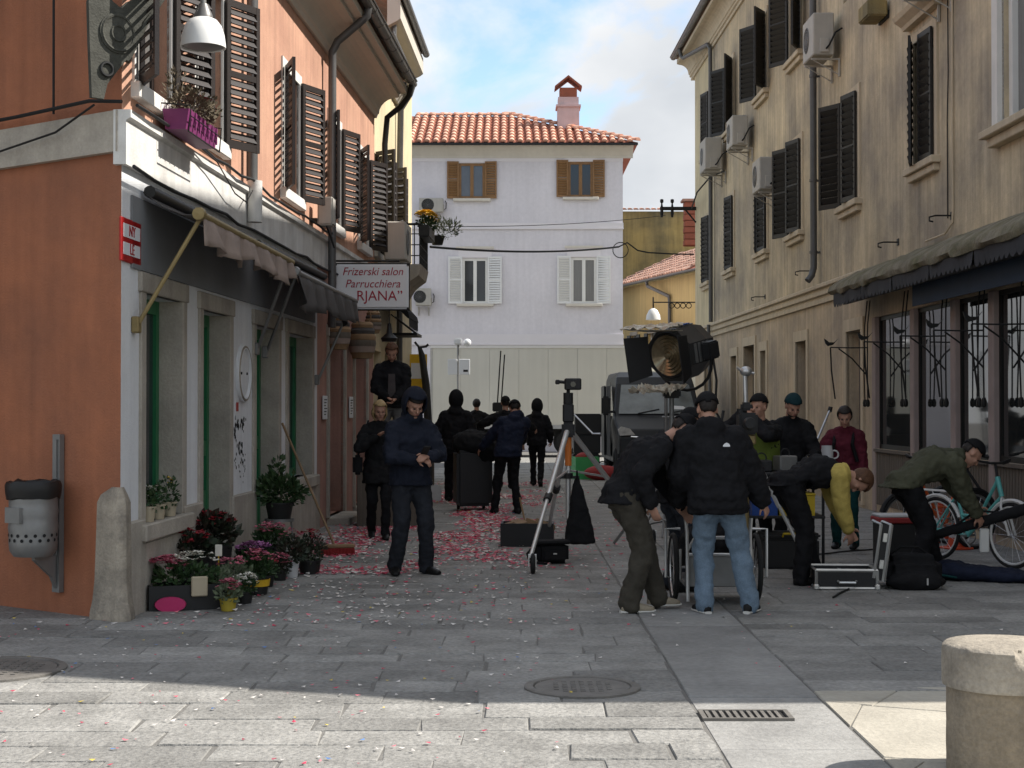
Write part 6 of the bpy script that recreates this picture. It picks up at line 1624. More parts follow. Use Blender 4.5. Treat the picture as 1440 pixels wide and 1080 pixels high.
    if vest:
        v_ = MB(); pf2 = pf + 0.012
        loft(v_, [(P + U0 * 0.04, rp * (0.176 + pf2), f0 * (0.13 + pf2)), (P + U0 * 0.2, rp * (0.172 + pf2), f1 * (0.126 + pf2)), (C + U * 0.08, rs_ * (0.178 + pf2), f1 * (0.13 + pf2)), (Nk - U * 0.075, rs_ * (0.14 + pf2), f1 * (0.112 + pf2))])
        remesh(v_.build('safety_vest', vest, root), 0.0135, 2, 0.016, 0.09)
    if shirt:
        o_ = MB().prism([(-0.055, -0.2), (0.055, -0.2), (0.045, 0.12), (-0.045, 0.12)], 0, 0.01, 'xz').build('shirt', shirt, root)
        o_.location = C + f1 * (0.137 + pf) ; o_.rotation_euler = (math.atan2(-U.y, U.z) * 1.0, 0, 0)
    # shoes
    for q, (A_, yaw, upr) in enumerate(((AL, footdir[0], foot_up[0]), (AR, footdir[1], foot_up[1]))):
        fd = V((math.sin(yaw), math.cos(yaw), -upr)).normalized(); sdv = V((math.cos(yaw), -math.sin(yaw), 0)); uu = sdv.cross(fd).normalized()
        s_ = MB(); base = A_ - uu * 0.085
        loft(s_, [(base - fd * 0.075 + uu * 0.035, sdv * 0.026, uu * 0.030), (base - fd * 0.05 + uu * 0.045, sdv * 0.038, uu * 0.045), (base + fd * 0.02 + uu * 0.048, sdv * 0.041, uu * 0.047), (base + fd * 0.09 + uu * 0.036, sdv * 0.046, uu * 0.036), (base + fd * 0.16 + uu * 0.027, sdv * 0.044, uu * 0.027), (base + fd * 0.195 + uu * 0.022, sdv * 0.026, uu * 0.018)])
        capsule(s_, base + uu * 0.06 - fd * 0.01, 0.045, base + uu * 0.10 - fd * 0.01, 0.042)
        so = remesh(s_.build('shoe', shoe, root), 0.008, 2)
        if sole:
            z_ = MB(); loft(z_, [(base - fd * 0.08 + uu * 0.010, sdv * 0.030, uu * 0.012), (base - fd * 0.03 + uu * 0.010, sdv * 0.043, uu * 0.012), (base + fd * 0.09 + uu * 0.010, sdv * 0.049, uu * 0.012), (base + fd * 0.17 + uu * 0.010, sdv * 0.045, uu * 0.012), (base + fd * 0.202 + uu * 0.012, sdv * 0.026, uu * 0.010)])
            z_.build('sole', sole, so, True)
    # head wear
    if hood:
        shell('hood', hood, root, T(0, -0.022, 0.012), (0.105, 0.125, 0.150), A, lambda q: not (q.y > 0.062 and q.z < 0.085) and q.z > -0.14, 0.016, 28, 20, 0.03)
        if hat is None: shell('hair', hair, root, T(0, -0.014, 0.032), (0.080, 0.103, 0.096), A, lambda q: q.z > 0.03 or q.y < 0.0, 0.006)
    elif hat:
        shell('beanie', hat, root, T(0, -0.014, 0.036), (0.084, 0.106, 0.106), A, lambda q: q.z > 0.006 + 0.25 * q.y, 0.012, 26, 18, 0.02)
        shell('hair', hair, root, T(0, -0.014, 0.028), (0.079, 0.101, 0.094), A, lambda q: q.y < -0.035 and q.z > -0.075, 0.005)
    else:
        shell('hair', hair, root, T(0, -0.014, 0.032), (0.082, 0.105, 0.098), A, (lambda q: q.z > 0.045 or q.y < 0.030) if not long_hair else (lambda q: q.z > 0.04 or q.y < 0.045), 0.012, 26, 18, 0.08)
        if long_hair: shell('hair_back', hair, root, T(0, -0.03, -0.03), (0.088, 0.09, 0.115), A, lambda q: q.y < 0.05, 0.014, 24, 16, 0.1)
    if beard: shell('beard', hair, root, T(0, 0.018, -0.045), (0.062, 0.075, 0.075), A, lambda q: q.z < -0.022 and q.y > -0.02, 0.008, 22, 16, 0.06)
    root['joints'] = 0
    del root['joints']
    J = dict(WL=WL, WR=WR, C=C, N=Nk, P=P, U=U, hc=hc, T=T, f1=f1, rs=rs_, s=s)
    mtx = Matrix.Translation(root.location) @ Matrix.Rotation(-heading, 4, 'Z') @ Matrix.Diagonal((s, s, s, 1))
    J['M'] = mtx
    return root, J

PI = math.pi
# man with the phone
p = at(577, 807)
r1, J1 = person('man in navy hoodie, hood up, looking down at a phone', p, PI - 0.42, 1.80, pelvis=(0, 0, 0.93), up=(0, 0.06, 1), face=(0.0, 0.80, -0.52), hl=(-0.055, 0.33, 1.13), hr=(0.05, 0.30, 1.10), el=(-1, -0.3, -0.8), er=(1, -0.3, -0.8),
       fl=(-0.15, 0.03, 0), fr=(0.14, -0.04, 0), top='navy_hoodie', bottom='dark_jeans', hood='navy_hoodie', puff=0.022, baggy=0.010, beard=True, footdir=(-0.35, 0.3), curl=1.1)
ph = J1['M'] @ Vector((0.0, 0.40, 1.18))
t = thing('mobile_phone', 'black mobile phone in the hands of the navy hooded man', 'phone', ph, -(PI - 0.42))
o = MB().rbox((-0.036, -0.006, -0.075), (0.036, 0.006, 0.075), 0.006).build('case', 'plastic_black', t); o.rotation_euler = (R(-50), 0, 0)
o2 = MB().box((-0.031, -0.0085, -0.066), (0.031, -0.0065, 0.066)).build('screen', 'glass', t); o2.rotation_euler = (R(-50), 0, 0)
# blond woman
p = at(533, 757)
r2, J2 = person('blond woman in a black coat walking towards the camera with shoulder bag', p, PI - 0.12, 1.70, up=(0, 0.04, 1), face=(-0.12, 0.95, -0.3), hr=(0.04, 0.20, 1.30), hl=(-0.24, 0.10, 0.95), er=(1, -0.2, -0.6),
       fl=(-0.08, 0.14, 0), fr=(0.09, -0.16, 0.03), top='black_coat', bottom='black_trouser', hair='hair_blond', long_hair=True, coat=0.12, puff=0.018, female=True, foot_up=(0, 0.3))
t = thing('shoulder_bag', 'black shoulder bag at the blond woman\'s hip', 'bag', J2['M'] @ Vector((0.27, 0.03, 0.82)), -(PI - 0.12))
MB().rbox((-0.06, -0.14, 0), (0.06, 0.14, 0.24), 0.03).build('bag_body', 'black_matte', t)
MB().tube([(0, -0.12, 0.22), (-0.08, -0.08, 0.5), (-0.13, -0.02, 0.66), (-0.08, 0.07, 0.5), (0, 0.12, 0.22)], 0.012, 6).build('strap', 'black_matte', t, True)
# man standing above them on a step box
pz = Vector((-1.66, 21.3))
t = thing('step_box', 'wooden step box under the man standing behind the blond woman', 'box', (pz.x, pz.y, 0))
MB().rbox((-0.45, -0.35, 0), (0.45, 0.35, 0.74), 0.01).build('carcass', 'wood_grey', t)
MB().rbox((-0.47, -0.37, 0.74), (0.47, 0.37, 0.78), 0.008).build('lid', 'wood', t)
person('bearded man in black jacket standing above the others with bowed head', pz, PI - 0.05, 1.74, up=(0, 0.06, 1), face=(0.0, 0.82, -0.55), hl=(-0.05, 0.27, 0.96), hr=(0.06, 0.26, 0.99), el=(-1, -0.3, -0.6), er=(1, -0.3, -0.6), z0=0.78, top='black_jacket', bottom='grey_trouser', hair='hair_red', beard=True, shirt='grey_shirt', puff=0.02, curl=1.0)
# the group with their backs to us
p = at(640, 706)
r4, J4 = person('tall hooded figure in black seen from behind, carrying a shovel', p, 0.05, 1.86, up=(0.03, 0.03, 1), face=(0, 1, -0.15), hl=(-0.33, 0.10, 0.90), hr=(0.30, 0.12, 0.92), fl=(-0.12, 0.18, 0), fr=(0.13, -0.15, 0.02), hood='black_jacket', puff=0.03, baggy=0.01, coat=0.05, foot_up=(0, 0.25))
q = J4['M'] @ Vector((-0.36, 0.12, 0.0))
t = thing('shovel', 'shovel with pale blade held low by the tall hooded figure', 'shovel', q, 0.1)
MB().tube([(0, 0, 0.28), (0.0, 0.0, 1.25)], 0.016, 8).build('shaft', 'wood_grey', t)
MB().prism([(-0.13, 0.0), (0.13, 0.0), (0.14, 0.22), (0.06, 0.30), (-0.06, 0.30), (-0.14, 0.22)], -0.012, 0.012, 'xz').build('blade', 'alu', t)
p = at(670, 668)
r5, J5 = person('person in black holding long broom poles upright, back turned', p, 0.1, 1.78, face=(0, 1, -0.05), hr=(0.42, 0.25, 1.28), hl=(-0.25, 0.1, 0.9), fl=(-0.1, 0.1, 0), fr=(0.1, -0.08, 0), puff=0.02)
t = thing('broom_poles', 'pair of long broom poles held upright above the crowd', 'broom', J5['M'] @ Vector((0.44, 0.29, 0)), 0)
for xo in (0, 0.09):
    MB().tube([(xo - 0.06, 0, 0.6), (xo, 0, 1.4), (xo + 0.10, 0, 2.95 + xo * -1)], 0.018, 6).build('pole', 'plastic_black', t)
MB().rbox((-0.10, -0.05, 1.5), (0.14, 0.05, 1.72), 0.02).build('clamp', 'plastic_black', t)
p = Vector((-0.13, 30.5))
person('person in black with a cap and arms spread, behind the bent man', p, 0.0, 1.80, face=(0, 1, -0.1), hr=(0.55, 0.15, 1.15), hl=(-0.55, 0.2, 1.2), hat='beanie_black', puff=0.03)
p = at(712, 722)
r7, J7 = person('bent man in black with hood down leaning over a black bin', p, -0.3, 1.80, pelvis=(0, -0.1, 0.93), up=(0.42, 0.42, 1), mid=(0.2, 0.2, 1), face=(0.15, 0.7, -0.6), hl=(-0.35, 0.45, 0.85), hr=(0.25, 0.5, 0.85), fl=(-0.16, 0.05, 0), fr=(0.15, -0.1, 0), top='navy_dark', hat='beanie_black', hood_down=True, puff=0.03)
p = at(755, 684)
person('walking person in dark hooded jacket nearest the white tripod, back turned', p, 0.1, 1.74, up=(0, 0.08, 1), face=(0, 1, -0.2), fl=(-0.09, 0.22, 0), fr=(0.09, -0.24, 0.05), hood='black_jacket', puff=0.025, foot_up=(0, 0.5), hl=(-0.27, -0.12, 0.9), hr=(0.27, 0.15, 0.92))
t = thing('rubbish_bin', 'black wheeled bin piled with sacks between the crowd and tripod', 'bin', (-0.62, 24.2, 0), 0.15)
MB().rbox((-0.28, -0.3, 0.08), (0.28, 0.3, 0.95), 0.05).build('tub', 'plastic_black', t)
bs = MB(); bs.ell((0, 0, 1.05), (0.33, 0.33, 0.22), 18, 12); bs.ell((0.2, -0.2, 0.95), (0.2, 0.2, 0.2), 14, 10)
remesh(bs.build('bin_sack', 'black_matte', t), 0.02, 1, 0.07, 0.12)
for sx_ in (-0.2, 0.2): MB().torus((sx_, 0.2, 0.08), 0.06, 0.022, 16, 6, 'x').build('wheel', 'rubber', t, True)

# crew around the cart
p = at(904, 858)
r9, J9 = person('man in dark jacket and olive work trousers bending over the trolley', p, PI / 2 - 0.25, 1.80, pelvis=(0, -0.16, 0.92), up=(0, 1.0, 0.72), mid=(0, 0.45, 1), face=(0, 0.5, -0.85), hr=(0.20, 0.00, 0.84), hl=(-0.12, 0.44, 0.66), er=(0.4, -1, 0.2), fl=(-0.06, 0.14, 0), fr=(0.10, -0.14, 0), top='black_jacket', bottom='olive_trouser', shoe='shoe_beige', sole='sole_white', hat='beanie_black', puff=0.022, baggy=0.022, curl=0.6)
p = at(1020, 862)
r10, J10 = person('man in black jacket and blue jeans with his back to the camera', p, 0.06, 1.76, pelvis=(-0.06, 0, 0.92), up=(-0.15, 0.10, 1), face=(-0.12, 0.85, -0.45), hl=(-0.36, 0.20, 0.88), hr=(0.30, 0.12, 0.88), fl=(-0.165, 0.02, 0), fr=(0.19, 0.05, 0), kl=(-0.1, 1, 0), kr=(0.1, 1, 0), top='black_jacket', bottom='blue_jeans', shoe='shoe_black', sole='sole_white', hat='beanie_black', hood_down=True, puff=0.055, coat=0.03, baggy=0.014, footdir=(-0.35, 0.4))
lg = J10['M'] @ (J10['N'] - J10['f1'] * 0.172 - J10['U'] * 0.115 + J10['rs'] * 0.09)
pp_ = J10['N'] - J10['f1'] * 0.182 - J10['U'] * 0.125 + J10['rs'] * 0.095
o = MB().prism([(-0.028, -0.012), (0.026, -0.012), (0.026, 0.0), (0.018, 0.012), (0.0, 0.02), (-0.016, 0.012), (-0.028, -0.002)], 0, 0.004, 'xz').build('logo', 'sign_white', r10); o.location = pp_
o = MB().prism([(-0.022, -0.022), (0.016, -0.022), (0.022, 0.022), (-0.004, 0.010)], 0, 0.004, 'xz').build('back_tag', 'sign_white', r10); o.location = J10['P'] + Vector((0.12, -0.155, -0.02))
person('man in black beanie facing right, half hidden behind the trolley crew', at(949, 0, 0, 13.7), PI / 2 - 0.5, 1.62, up=(0, 0.25, 1), face=(0.2, 0.9, -0.35), hl=(-0.2, 0.4, 0.9), hr=(0.2, 0.4, 0.9), bottom='dark_jeans', hat='beanie_black', puff=0.02)
person('camera operator in hi-vis vest at the second tripod', at(1070, 0, 0, 16.2), PI + 0.7, 1.74, up=(0, 0.04, 1), face=(0, 1, -0.1), hl=(-0.06, 0.24, 1.52), hr=(0.12, 0.22, 1.55), el=(-1, 0, -1), er=(1, 0, -1), hat='beanie_black', vest='hivis', puff=0.02, curl=0.9)
person('bearded man in teal beanie and black jacket looking down at the gear table', at(1109, 0, 0, 17.2), PI - 0.05, 1.78, pelvis=(0, 0, 0.93), up=(0, 0.12, 1), face=(-0.1, 0.8, -0.5), hl=(-0.2, 0.40, 1.02), hr=(0.2, 0.40, 1.02), hat='beanie_teal', beard=True, puff=0.024)
r14, J14 = person('woman in a maroon quilted jacket with backpack straps looking down', at(1188, 771), PI + 0.35, 1.64, up=(0, 0.04, 1), face=(-0.1, 0.85, -0.45), hr=(0.16, 0.33, 1.10), hl=(-0.24, 0.12, 0.80), er=(1, -0.4, -0.8), top='maroon', bottom='teal_trouser', hair='hair_dark', puff=0.026, female=True, quilt=True, curl=0.9)
for q in (-1, 1):
    o = MB().tube([J14['N'] - J14['f1'] * 0.12 + J14['rs'] * q * 0.11, J14['N'] + J14['rs'] * q * 0.115 + J14['U'] * 0.01, J14['C'] + J14['f1'] * 0.165 + J14['rs'] * q * 0.11 + J14['U'] * 0.1, J14['C'] + J14['f1'] * 0.13 + J14['rs'] * q * 0.165 - J14['U'] * 0.12], 0.022, 6).build('backpack_strap', 'black_matte', r14, True)
MB().rbox((-0.15, -0.30, 1.05), (0.15, -0.15, 1.46), 0.05).build('backpack', 'black_matte', r14)
cu = J14['M'] @ Vector((0.16, 0.42, 1.06))
t = thing('white_jug', 'white plastic jug held by the woman in maroon', 'jug', cu)
MB().lathe([(0.07, 0), (0.072, 0.12), (0.06, 0.17), (0.06, 0.2), (0.0, 0.2)], 16).build('jug_body', 'pot_white', t, True)
MB().rbox((-0.11, -0.1, -0.03), (0.11, 0.1, -0.001), 0.01).build('tray', 'pot_white', t)
MB().torus((0.085, 0, 0.1), 0.045, 0.01, 14, 5, 'y').build('handle', 'pot_white', t, True)
p = at(1136, 821)
r15, J15 = person('person in black vest and yellow sweater bent double over an open case', p, PI / 2 - 0.15, 1.78, pelvis=(0, -0.20, 0.93), up=(0, 1.0, -0.08), mid=(0, 1.0, 0.38), face=(0, -0.3, -0.9), hup=(0, 0.9, -0.3), hl=(-0.05, 0.42, 0.44), hr=(0.09, 0.36, 0.42), el=(-0.3, -1, 0), er=(0.3, -1, 0), fl=(-0.12, 0.10, 0), fr=(0.10, -0.10, 0), top='black_jacket', sleeve='yellow_sweater', bottom='black_trouser', hair='hair_red', puff=0.026, baggy=0.018, curl=0.8)
o = MB().torus((0, 0, 0), 0.075, 0.028, 18, 8, 'z').build('collar', 'yellow_sweater', r15, True)
o.location = J15['N'] + J15['U'] * 0.05; o.rotation_euler = (R(-80), 0, 0)
p = at(1296, 813)
r16, J16 = person('man in olive padded jacket and black beanie bending to lift a long bag', p, PI / 2 - 0.12, 1.80, pelvis=(0, -0.16, 0.90), up=(0, 1.0, 0.02), mid=(0, 0.85, 0.68), face=(0, 0.62, -0.8), hup=(0, 0.85, 0.4), hl=(-0.05, 0.62, 0.55), hr=(0.10, 0.52, 0.52), el=(-0.3, -1, 0), er=(0.3, -1, 0), fl=(-0.14, 0.20, 0), fr=(0.12, -0.12, 0), top='olive_jacket', bottom='black_trouser', hat='beanie_black', hood_down=True, puff=0.034, baggy=0.014, curl=1.0)
# ------------------------------------------------------------------ film gear in the street
M['silver'] = mat('silver_trim', (0.55, 0.55, 0.53), 0.35, 0.1, 8.0, metal=0.7)
M['foam'] = mat('grey_foam', (0.045, 0.045, 0.05), 0.9, 0.2, 20.0)
M['yellow_plastic'] = mat('yellow_plastic', (0.45, 0.32, 0.015), 0.5, 0.1, 4.0)
M['blue_plastic'] = mat('blue_plastic', (0.012, 0.05, 0.22), 0.5, 0.1, 4.0)
M['orange_band'] = mat('orange_band', (0.60, 0.17, 0.03), 0.5, 0.05, 4.0)
M['foil'] = mat('crumpled_foil', (0.50, 0.46, 0.37), 0.35, 0.25, 12.0, 0.8, 20, metal=0.3)
M['lens'] = mat('fresnel_lens', (0.22, 0.17, 0.10), 0.15, 0.3, 10.0, spec=0.8, metal=0.4)
M['teal'] = mat('teal_bike_paint', (0.10, 0.38, 0.36), 0.35, 0.08, 5.0, spec=0.5)
M['bike_white'] = mat('white_bike_paint', (0.60, 0.60, 0.58), 0.4, 0.06, 5.0)
M['bike_orange'] = mat('orange_bike_paint', (0.50, 0.09, 0.02), 0.35, 0.1, 5.0)
def W3(x, d, y): return Vector(((x - 720) / F * d, d, zat(y, d)))

# tall rolling tripod
ap = W3(799, 16.6, 607)
t = thing('dolly_tripod', 'tall silver rolling tripod with orange band in mid street', 'tripod', (ap.x, ap.y, 0))
feet = [Vector((at(745, 806).x, 15.1, 0.14)) - Vector((ap.x, ap.y, 0)), Vector((1.62, 18.0, 0.14)) - Vector((ap.x, ap.y, 0)), Vector((0.42, 18.1, 0.14)) - Vector((ap.x, ap.y, 0))]
for f_ in feet:
    a = Vector((0, 0, ap.z)) + Vector((f_.x, f_.y, 0)).normalized() * 0.06
    lg = MB().tube([a, a.lerp(f_, 0.55)], 0.030, 10).tube([a.lerp(f_, 0.5), f_], 0.022, 10).build('leg', 'steel', t, True)
    mbx = MB().tube([a.lerp(f_, 0.5) - Vector((0, 0, 0.02)), a.lerp(f_, 0.56)], 0.042, 10); mbx.build('collar', 'plastic_black', lg, True)
    cs_ = MB().torus((f_.x + 0.03, f_.y, 0.10), 0.078, 0.024, 22, 8, 'x').build('caster', 'rubber', t, True)
    MB().box((f_.x - 0.015, f_.y - 0.02, 0.07), (f_.x - 0.005, f_.y + 0.03, 0.18)).box((f_.x + 0.055, f_.y - 0.02, 0.07), (f_.x + 0.065, f_.y + 0.03, 0.18)).box((f_.x - 0.015, f_.y - 0.03, 0.16), (f_.x + 0.065, f_.y + 0.04, 0.19)).lathe([(0.035, 0.065 - 0.12), (0.0, 0.065 - 0.12)], 12, (f_.x + 0.03, f_.y, 0.075), 'x').build('fork', 'steel', cs_)
MB().tube([(0, 0, 0.42), (0, 0, ap.z + 0.05)], 0.028, 12).build('column', 'steel', t, True)
MB().tube([(0, 0, 1.0), (0, 0, 1.32)], 0.036, 12).build('orange_band', 'orange_band', t, True)
MB().tube([(0, 0, 0.86), (0, 0, 0.92)], 0.05, 12).box((-0.1, -0.02, 0.86), (0.12, 0.02, 0.89)).build('stop_collar', 'plastic_black', t)
MB().rbox((-0.07, -0.07, ap.z - 0.06), (0.07, 0.07, ap.z + 0.10), 0.02).build('apex', 'plastic_black', t)
for f_ in feet:
    q = Vector((f_.x, f_.y, 0)).normalized()
    a = Vector((0, 0, ap.z)) + q * 0.06; m_ = a.lerp(f_, 0.42)
    MB().tube([Vector((0, 0, 0.95)), m_], 0.012, 8).build('brace', 'steel', t)
MB().rbox((-0.06, -0.06, ap.z + 0.10), (0.06, 0.06, ap.z + 0.30), 0.015).tube([(0, 0, ap.z + 0.3), (0, 0, ap.z + 0.42)], 0.055, 10).build('pan_head', 'plastic_black', t)
MB().tube([(0.05, 0, ap.z + 0.2), (0.26, -0.1, ap.z - 0.02), (0.34, -0.12, ap.z - 0.02)], 0.011, 6).build('pan_handle', 'alu', t)
MB().tube([(0, 0, ap.z + 0.42), (0, 0, ap.z + 0.50)], 0.02, 8).rbox((-0.04, -0.08, ap.z + 0.45), (0.14, 0.08, ap.z + 0.575), 0.012).build('camera', 'plastic_black', t)
MB().lathe([(0.03, -0.09), (0.04, -0.06), (0.04, 0.0)], 12, (0.05, 0, ap.z + 0.51), 'y').build('camera_lens', 'glass', t, True)
MB().tube([(-0.11, 0, ap.z + 0.54), (-0.02, 0, ap.z + 0.53)], 0.018, 8).rbox((-0.14, -0.03, ap.z + 0.51), (-0.09, 0.03, ap.z + 0.56), 0.01).build('monitor', 'plastic_black', t)
# weight bag on the tripod
t = thing('weight_bag', 'black counterweight bag hanging from the tripod column', 'bag', (ap.x + 0.09, ap.y - 0.12, 0))
wb = MB(); loft(wb, [(Vector((0, 0, 0.88)), Vector((0.02, 0, 0)), Vector((0, 0.02, 0))), (Vector((0.0, 0, 0.8)), Vector((0.05, 0, 0)), Vector((0, 0.04, 0))), (Vector((0.02, 0, 0.5)), Vector((0.11, 0, 0)), Vector((0, 0.07, 0))), (Vector((0.03, 0, 0.2)), Vector((0.17, 0, 0)), Vector((0, 0.09, 0))), (Vector((0.03, 0, 0.17)), Vector((0.16, 0, 0)), Vector((0, 0.08, 0)))])
remesh(wb.build('sack', 'black_matte', t), 0.015, 2, 0.03, 0.08)
MB().torus((0, 0, 0.9), 0.05, 0.008, 14, 5, 'x').build('loop', 'black_matte', t)
t = thing('camera_bag', 'black camera shoulder bag on the ground by the tripod wheel', 'bag', at(775, 791), 0.25)
MB().rbox((-0.17, -0.11, 0.0), (0.17, 0.11, 0.22), 0.04).build('bag_body', 'black_matte', t)
MB().rbox((-0.13, -0.15, 0.03), (0.13, -0.11, 0.16), 0.02).build('pocket', 'black_matte', t)
MB().rbox((-0.18, -0.12, 0.2), (0.18, 0.12, 0.24), 0.015).build('flap', 'black_matte', t)
MB().rbox((-0.02, -0.156, 0.1), (0.02, -0.151, 0.115), 0.002).build('mark', 'alu', t)
MB().tube([(-0.17, 0, 0.2), (-0.26, 0, 0.1), (-0.25, -0.05, 0.02), (-0.1, -0.2, 0.015)], 0.014, 6).build('strap', 'black_matte', t, True)
# wooden wedge crate
t = thing('wedge_crate', 'black crate filled with wooden blocks behind the rolling tripod', 'crate', at(742, 768) + Vector((0, 0.15, 0)), -0.05)
put('shell', crate_mesh(0.62, 0.4, 0.27, 0.02, 'plastic_black'), t)
for k in range(5):
    o = MB().rbox((-0.07, -0.12, 0), (0.07, 0.12, 0.05), 0.005).build('wood_block', 'wood', t); o.location = (-0.2 + 0.1 * k, 0.0, 0.22 + 0.015 * (k % 2)); o.rotation_euler = (0.1 * k, 0.15 * (k - 2), 0.4 * k)
MB().tube([(-0.02, 0.1, 0.2), (-0.1, 0.2, 0.55)], 0.012, 6).build('stick', 'wood', t)

# big fresnel lamp on its stand
LD = 17.5
lc = W3(947, LD, 498)
t = thing('film_lamp', 'large black film lamp with open barn doors on a tall stand', 'film light', (lc.x, lc.y, 0), 0)
def hpart(mb, name, mt, smooth=False):
    o = mb.build(name, mt, t, smooth); o.location = (0, 0, lc.z); o.rotation_euler = (R(12), 0, R(-44)); o.scale = (0.84, 0.84, 0.84); return o
oc = lambda r_, y_, k=1.0: [(r_ * math.cos(math.pi / 8 + math.pi / 4 * i) * k, y_, r_ * math.sin(math.pi / 8 + math.pi / 4 * i)) for i in range(8)]
rings = [oc(0.30, -0.10), oc(0.385, -0.08), oc(0.385, 0.30), oc(0.33, 0.52), oc(0.20, 0.56)]
vs = sum(rings, []); fs = []
for i in range(4):
    for j in range(8): fs.append((i * 8 + j, i * 8 + (j + 1) % 8, (i + 1) * 8 + (j + 1) % 8, (i + 1) * 8 + j))
fs.append(tuple(range(32, 40)))
M['lamp_metal'] = mat('lamp_metal', (0.07, 0.07, 0.07), 0.4, 0.2, 6.0, metal=0.6)
hpart(MB().add(vs, fs), 'housing', 'lamp_metal')
for k in range(4):
    hpart(MB().box((0.36, 0.0 + 0.09 * k, -0.13), (0.372, 0.05 + 0.09 * k, 0.13)), 'cooling_fin', 'alu_dull')
    hpart(MB().box((-0.15, 0.0 + 0.09 * k, 0.357), (0.15, 0.05 + 0.09 * k, 0.368)), 'cooling_fin', 'alu_dull')
hpart(MB().torus((0, -0.09, 0), 0.30, 0.025, 36, 8, 'y'), 'lens_ring', 'plastic_black', True)
ln = [(0.295, -0.085)]
for k in range(6, 0, -1): ln += [(0.048 * k, -0.10 - 0.006 * (6 - k)), (0.048 * k - 0.012, -0.125 - 0.006 * (6 - k))]
ln.append((0.0, -0.16))
hpart(MB().lathe(ln, 36, (0, 0, 0), 'y'), 'fresnel_lens', 'lens', True)
def barn(pts, mt, name='barn_door', th=0.012):
    vs = [Vector(p) for p in pts]; nn = (vs[1] - vs[0]).cross(vs[2] - vs[0]).normalized() * th
    k = len(vs)
    hpart(MB().add(vs + [v + nn for v in vs], [tuple(range(k)), tuple(range(2 * k - 1, k - 1, -1))] + [(i, (i + 1) % k, k + (i + 1) % k, k + i) for i in range(k)]), name, mt)
barn([(-0.33, -0.10, -0.27), (-0.33, -0.10, 0.27), (-0.52, -0.38, 0.30), (-0.52, -0.38, -0.32)], 'plastic_black')
barn([(0.33, -0.10, -0.27), (0.33, -0.10, 0.27), (0.43, -0.42, 0.30), (0.43, -0.42, -0.34)], 'plastic_black')
barn([(-0.29, -0.10, 0.34), (0.29, -0.10, 0.34), (0.34, -0.42, 0.40), (-0.36, -0.42, 0.42)], 'foil')
def crumple(mb, c, rx_, ry_, seed, amp):
    vs = []; fs = []; n_ = 14
    for i in range(n_ + 1):
        for j in range(n_ + 1):
            a, b = i / n_ * 2 - 1, j / n_ * 2 - 1
            q = Vector((a * 3.2 + seed, b * 3.2, 0))
            vs.append((c[0] + a * rx_ * (1 + 0.12 * mnoise.noise(q)), c[1] + b * ry_ * (1 + 0.12 * mnoise.noise(q + Vector((5, 0, 0)))), c[2] + amp * mnoise.noise(q * 1.4) + amp * .5 * mnoise.noise(q * 3)))
    for i in range(n_):
        for j in range(n_): fs.append((i * (n_ + 1) + j, i * (n_ + 1) + j + 1, (i + 1) * (n_ + 1) + j + 1, (i + 1) * (n_ + 1) + j))
    return mb.add(vs, fs)
o = hpart(crumple(MB(), (-0.12, -0.28, -0.42), 0.36, 0.20, 3.0, 0.10), 'foil_wrap', 'foil'); o.modifiers.new('t', 'SOLIDIFY').thickness = 0.005
o = hpart(crumple(MB(), (-0.06, -0.30, 0.43), 0.44, 0.16, 7.0, 0.05), 'foil_wrap', 'foil'); o.modifiers.new('t', 'SOLIDIFY').thickness = 0.005
yk = MB().tube([(-0.44, 0.2, 0.0)] + [(0.47 * math.cos(math.pi + math.pi * k / 10), 0.2, -0.12 + 0.42 * math.sin(math.pi + math.pi * k / 10)) for k in range(11)] + [(0.44, 0.2, 0.0)], 0.022, 8)
yo = hpart(yk, 'yoke', 'plastic_black', True)
hpart(MB().rbox((0.41, 0.08, -0.11), (0.56, 0.3, 0.13), 0.02), 'tilt_box', 'plastic_black')
hpart(MB().tube([(0.5, 0.2, -0.1), (0.55, 0.15, -0.4), (0.5, 0.1, -0.8), (0.6, 0.1, -1.0)], 0.016, 6), 'power_cable', 'cable', True)
o = hpart(MB().rbox((-0.06, 0.02, 0.372), (0.15, 0.25, 0.385), 0.004), 'blue_label', 'blue_plastic')
MB().tube([(0, 0.2, lc.z - 0.42), (0, 0.2, 1.0)], 0.028, 10).build('mast', 'alu_dull', t, True)
MB().tube([(0, 0.2, 1.1), (0, 0.2, 0.15)], 0.042, 10).build('lower_mast', 'alu_dull', t, True)
MB().rbox((-0.1, 0.12, lc.z - 0.5), (0.1, 0.28, lc.z - 0.4), 0.02).build('spigot', 'plastic_black', t)
for k in range(3):
    a = 0.5 + 2.094 * k
    MB().tube([(0, 0.2, 0.95), (0.75 * math.cos(a), 0.2 + 0.75 * math.sin(a), 0.03)], 0.018, 8).build('leg', 'alu_dull', t)
    MB().tube([(0, 0.2, 0.3), (0.42 * math.cos(a), 0.2 + 0.42 * math.sin(a), 0.44)], 0.012, 6).build('brace', 'alu_dull', t)
# crossbar stands behind
t = thing('light_stand', 'empty grey light stand with cross arm left of the film lamp stand', 'stand', (W3(941, 19, 600).x, 19.4, 0))
MB().tube([(0, 0, 0.05), (0, 0, 1.75)], 0.02, 8).build('mast', 'alu_dull', t)
MB().tube([(-0.05, 0, 1.5), (0.6, 0, 1.5)], 0.016, 8).build('cross_arm', 'alu_dull', t)
MB().tube([(0.58, 0, 0.05), (0.58, 0, 1.6)], 0.02, 8).build('second_mast', 'alu_dull', t)
for k in range(3):
    a = 2.094 * k + 0.3
    MB().tube([(0, 0, 0.6), (0.4 * math.cos(a), 0.4 * math.sin(a), 0.02)], 0.012, 6).build('leg', 'alu_dull', t)

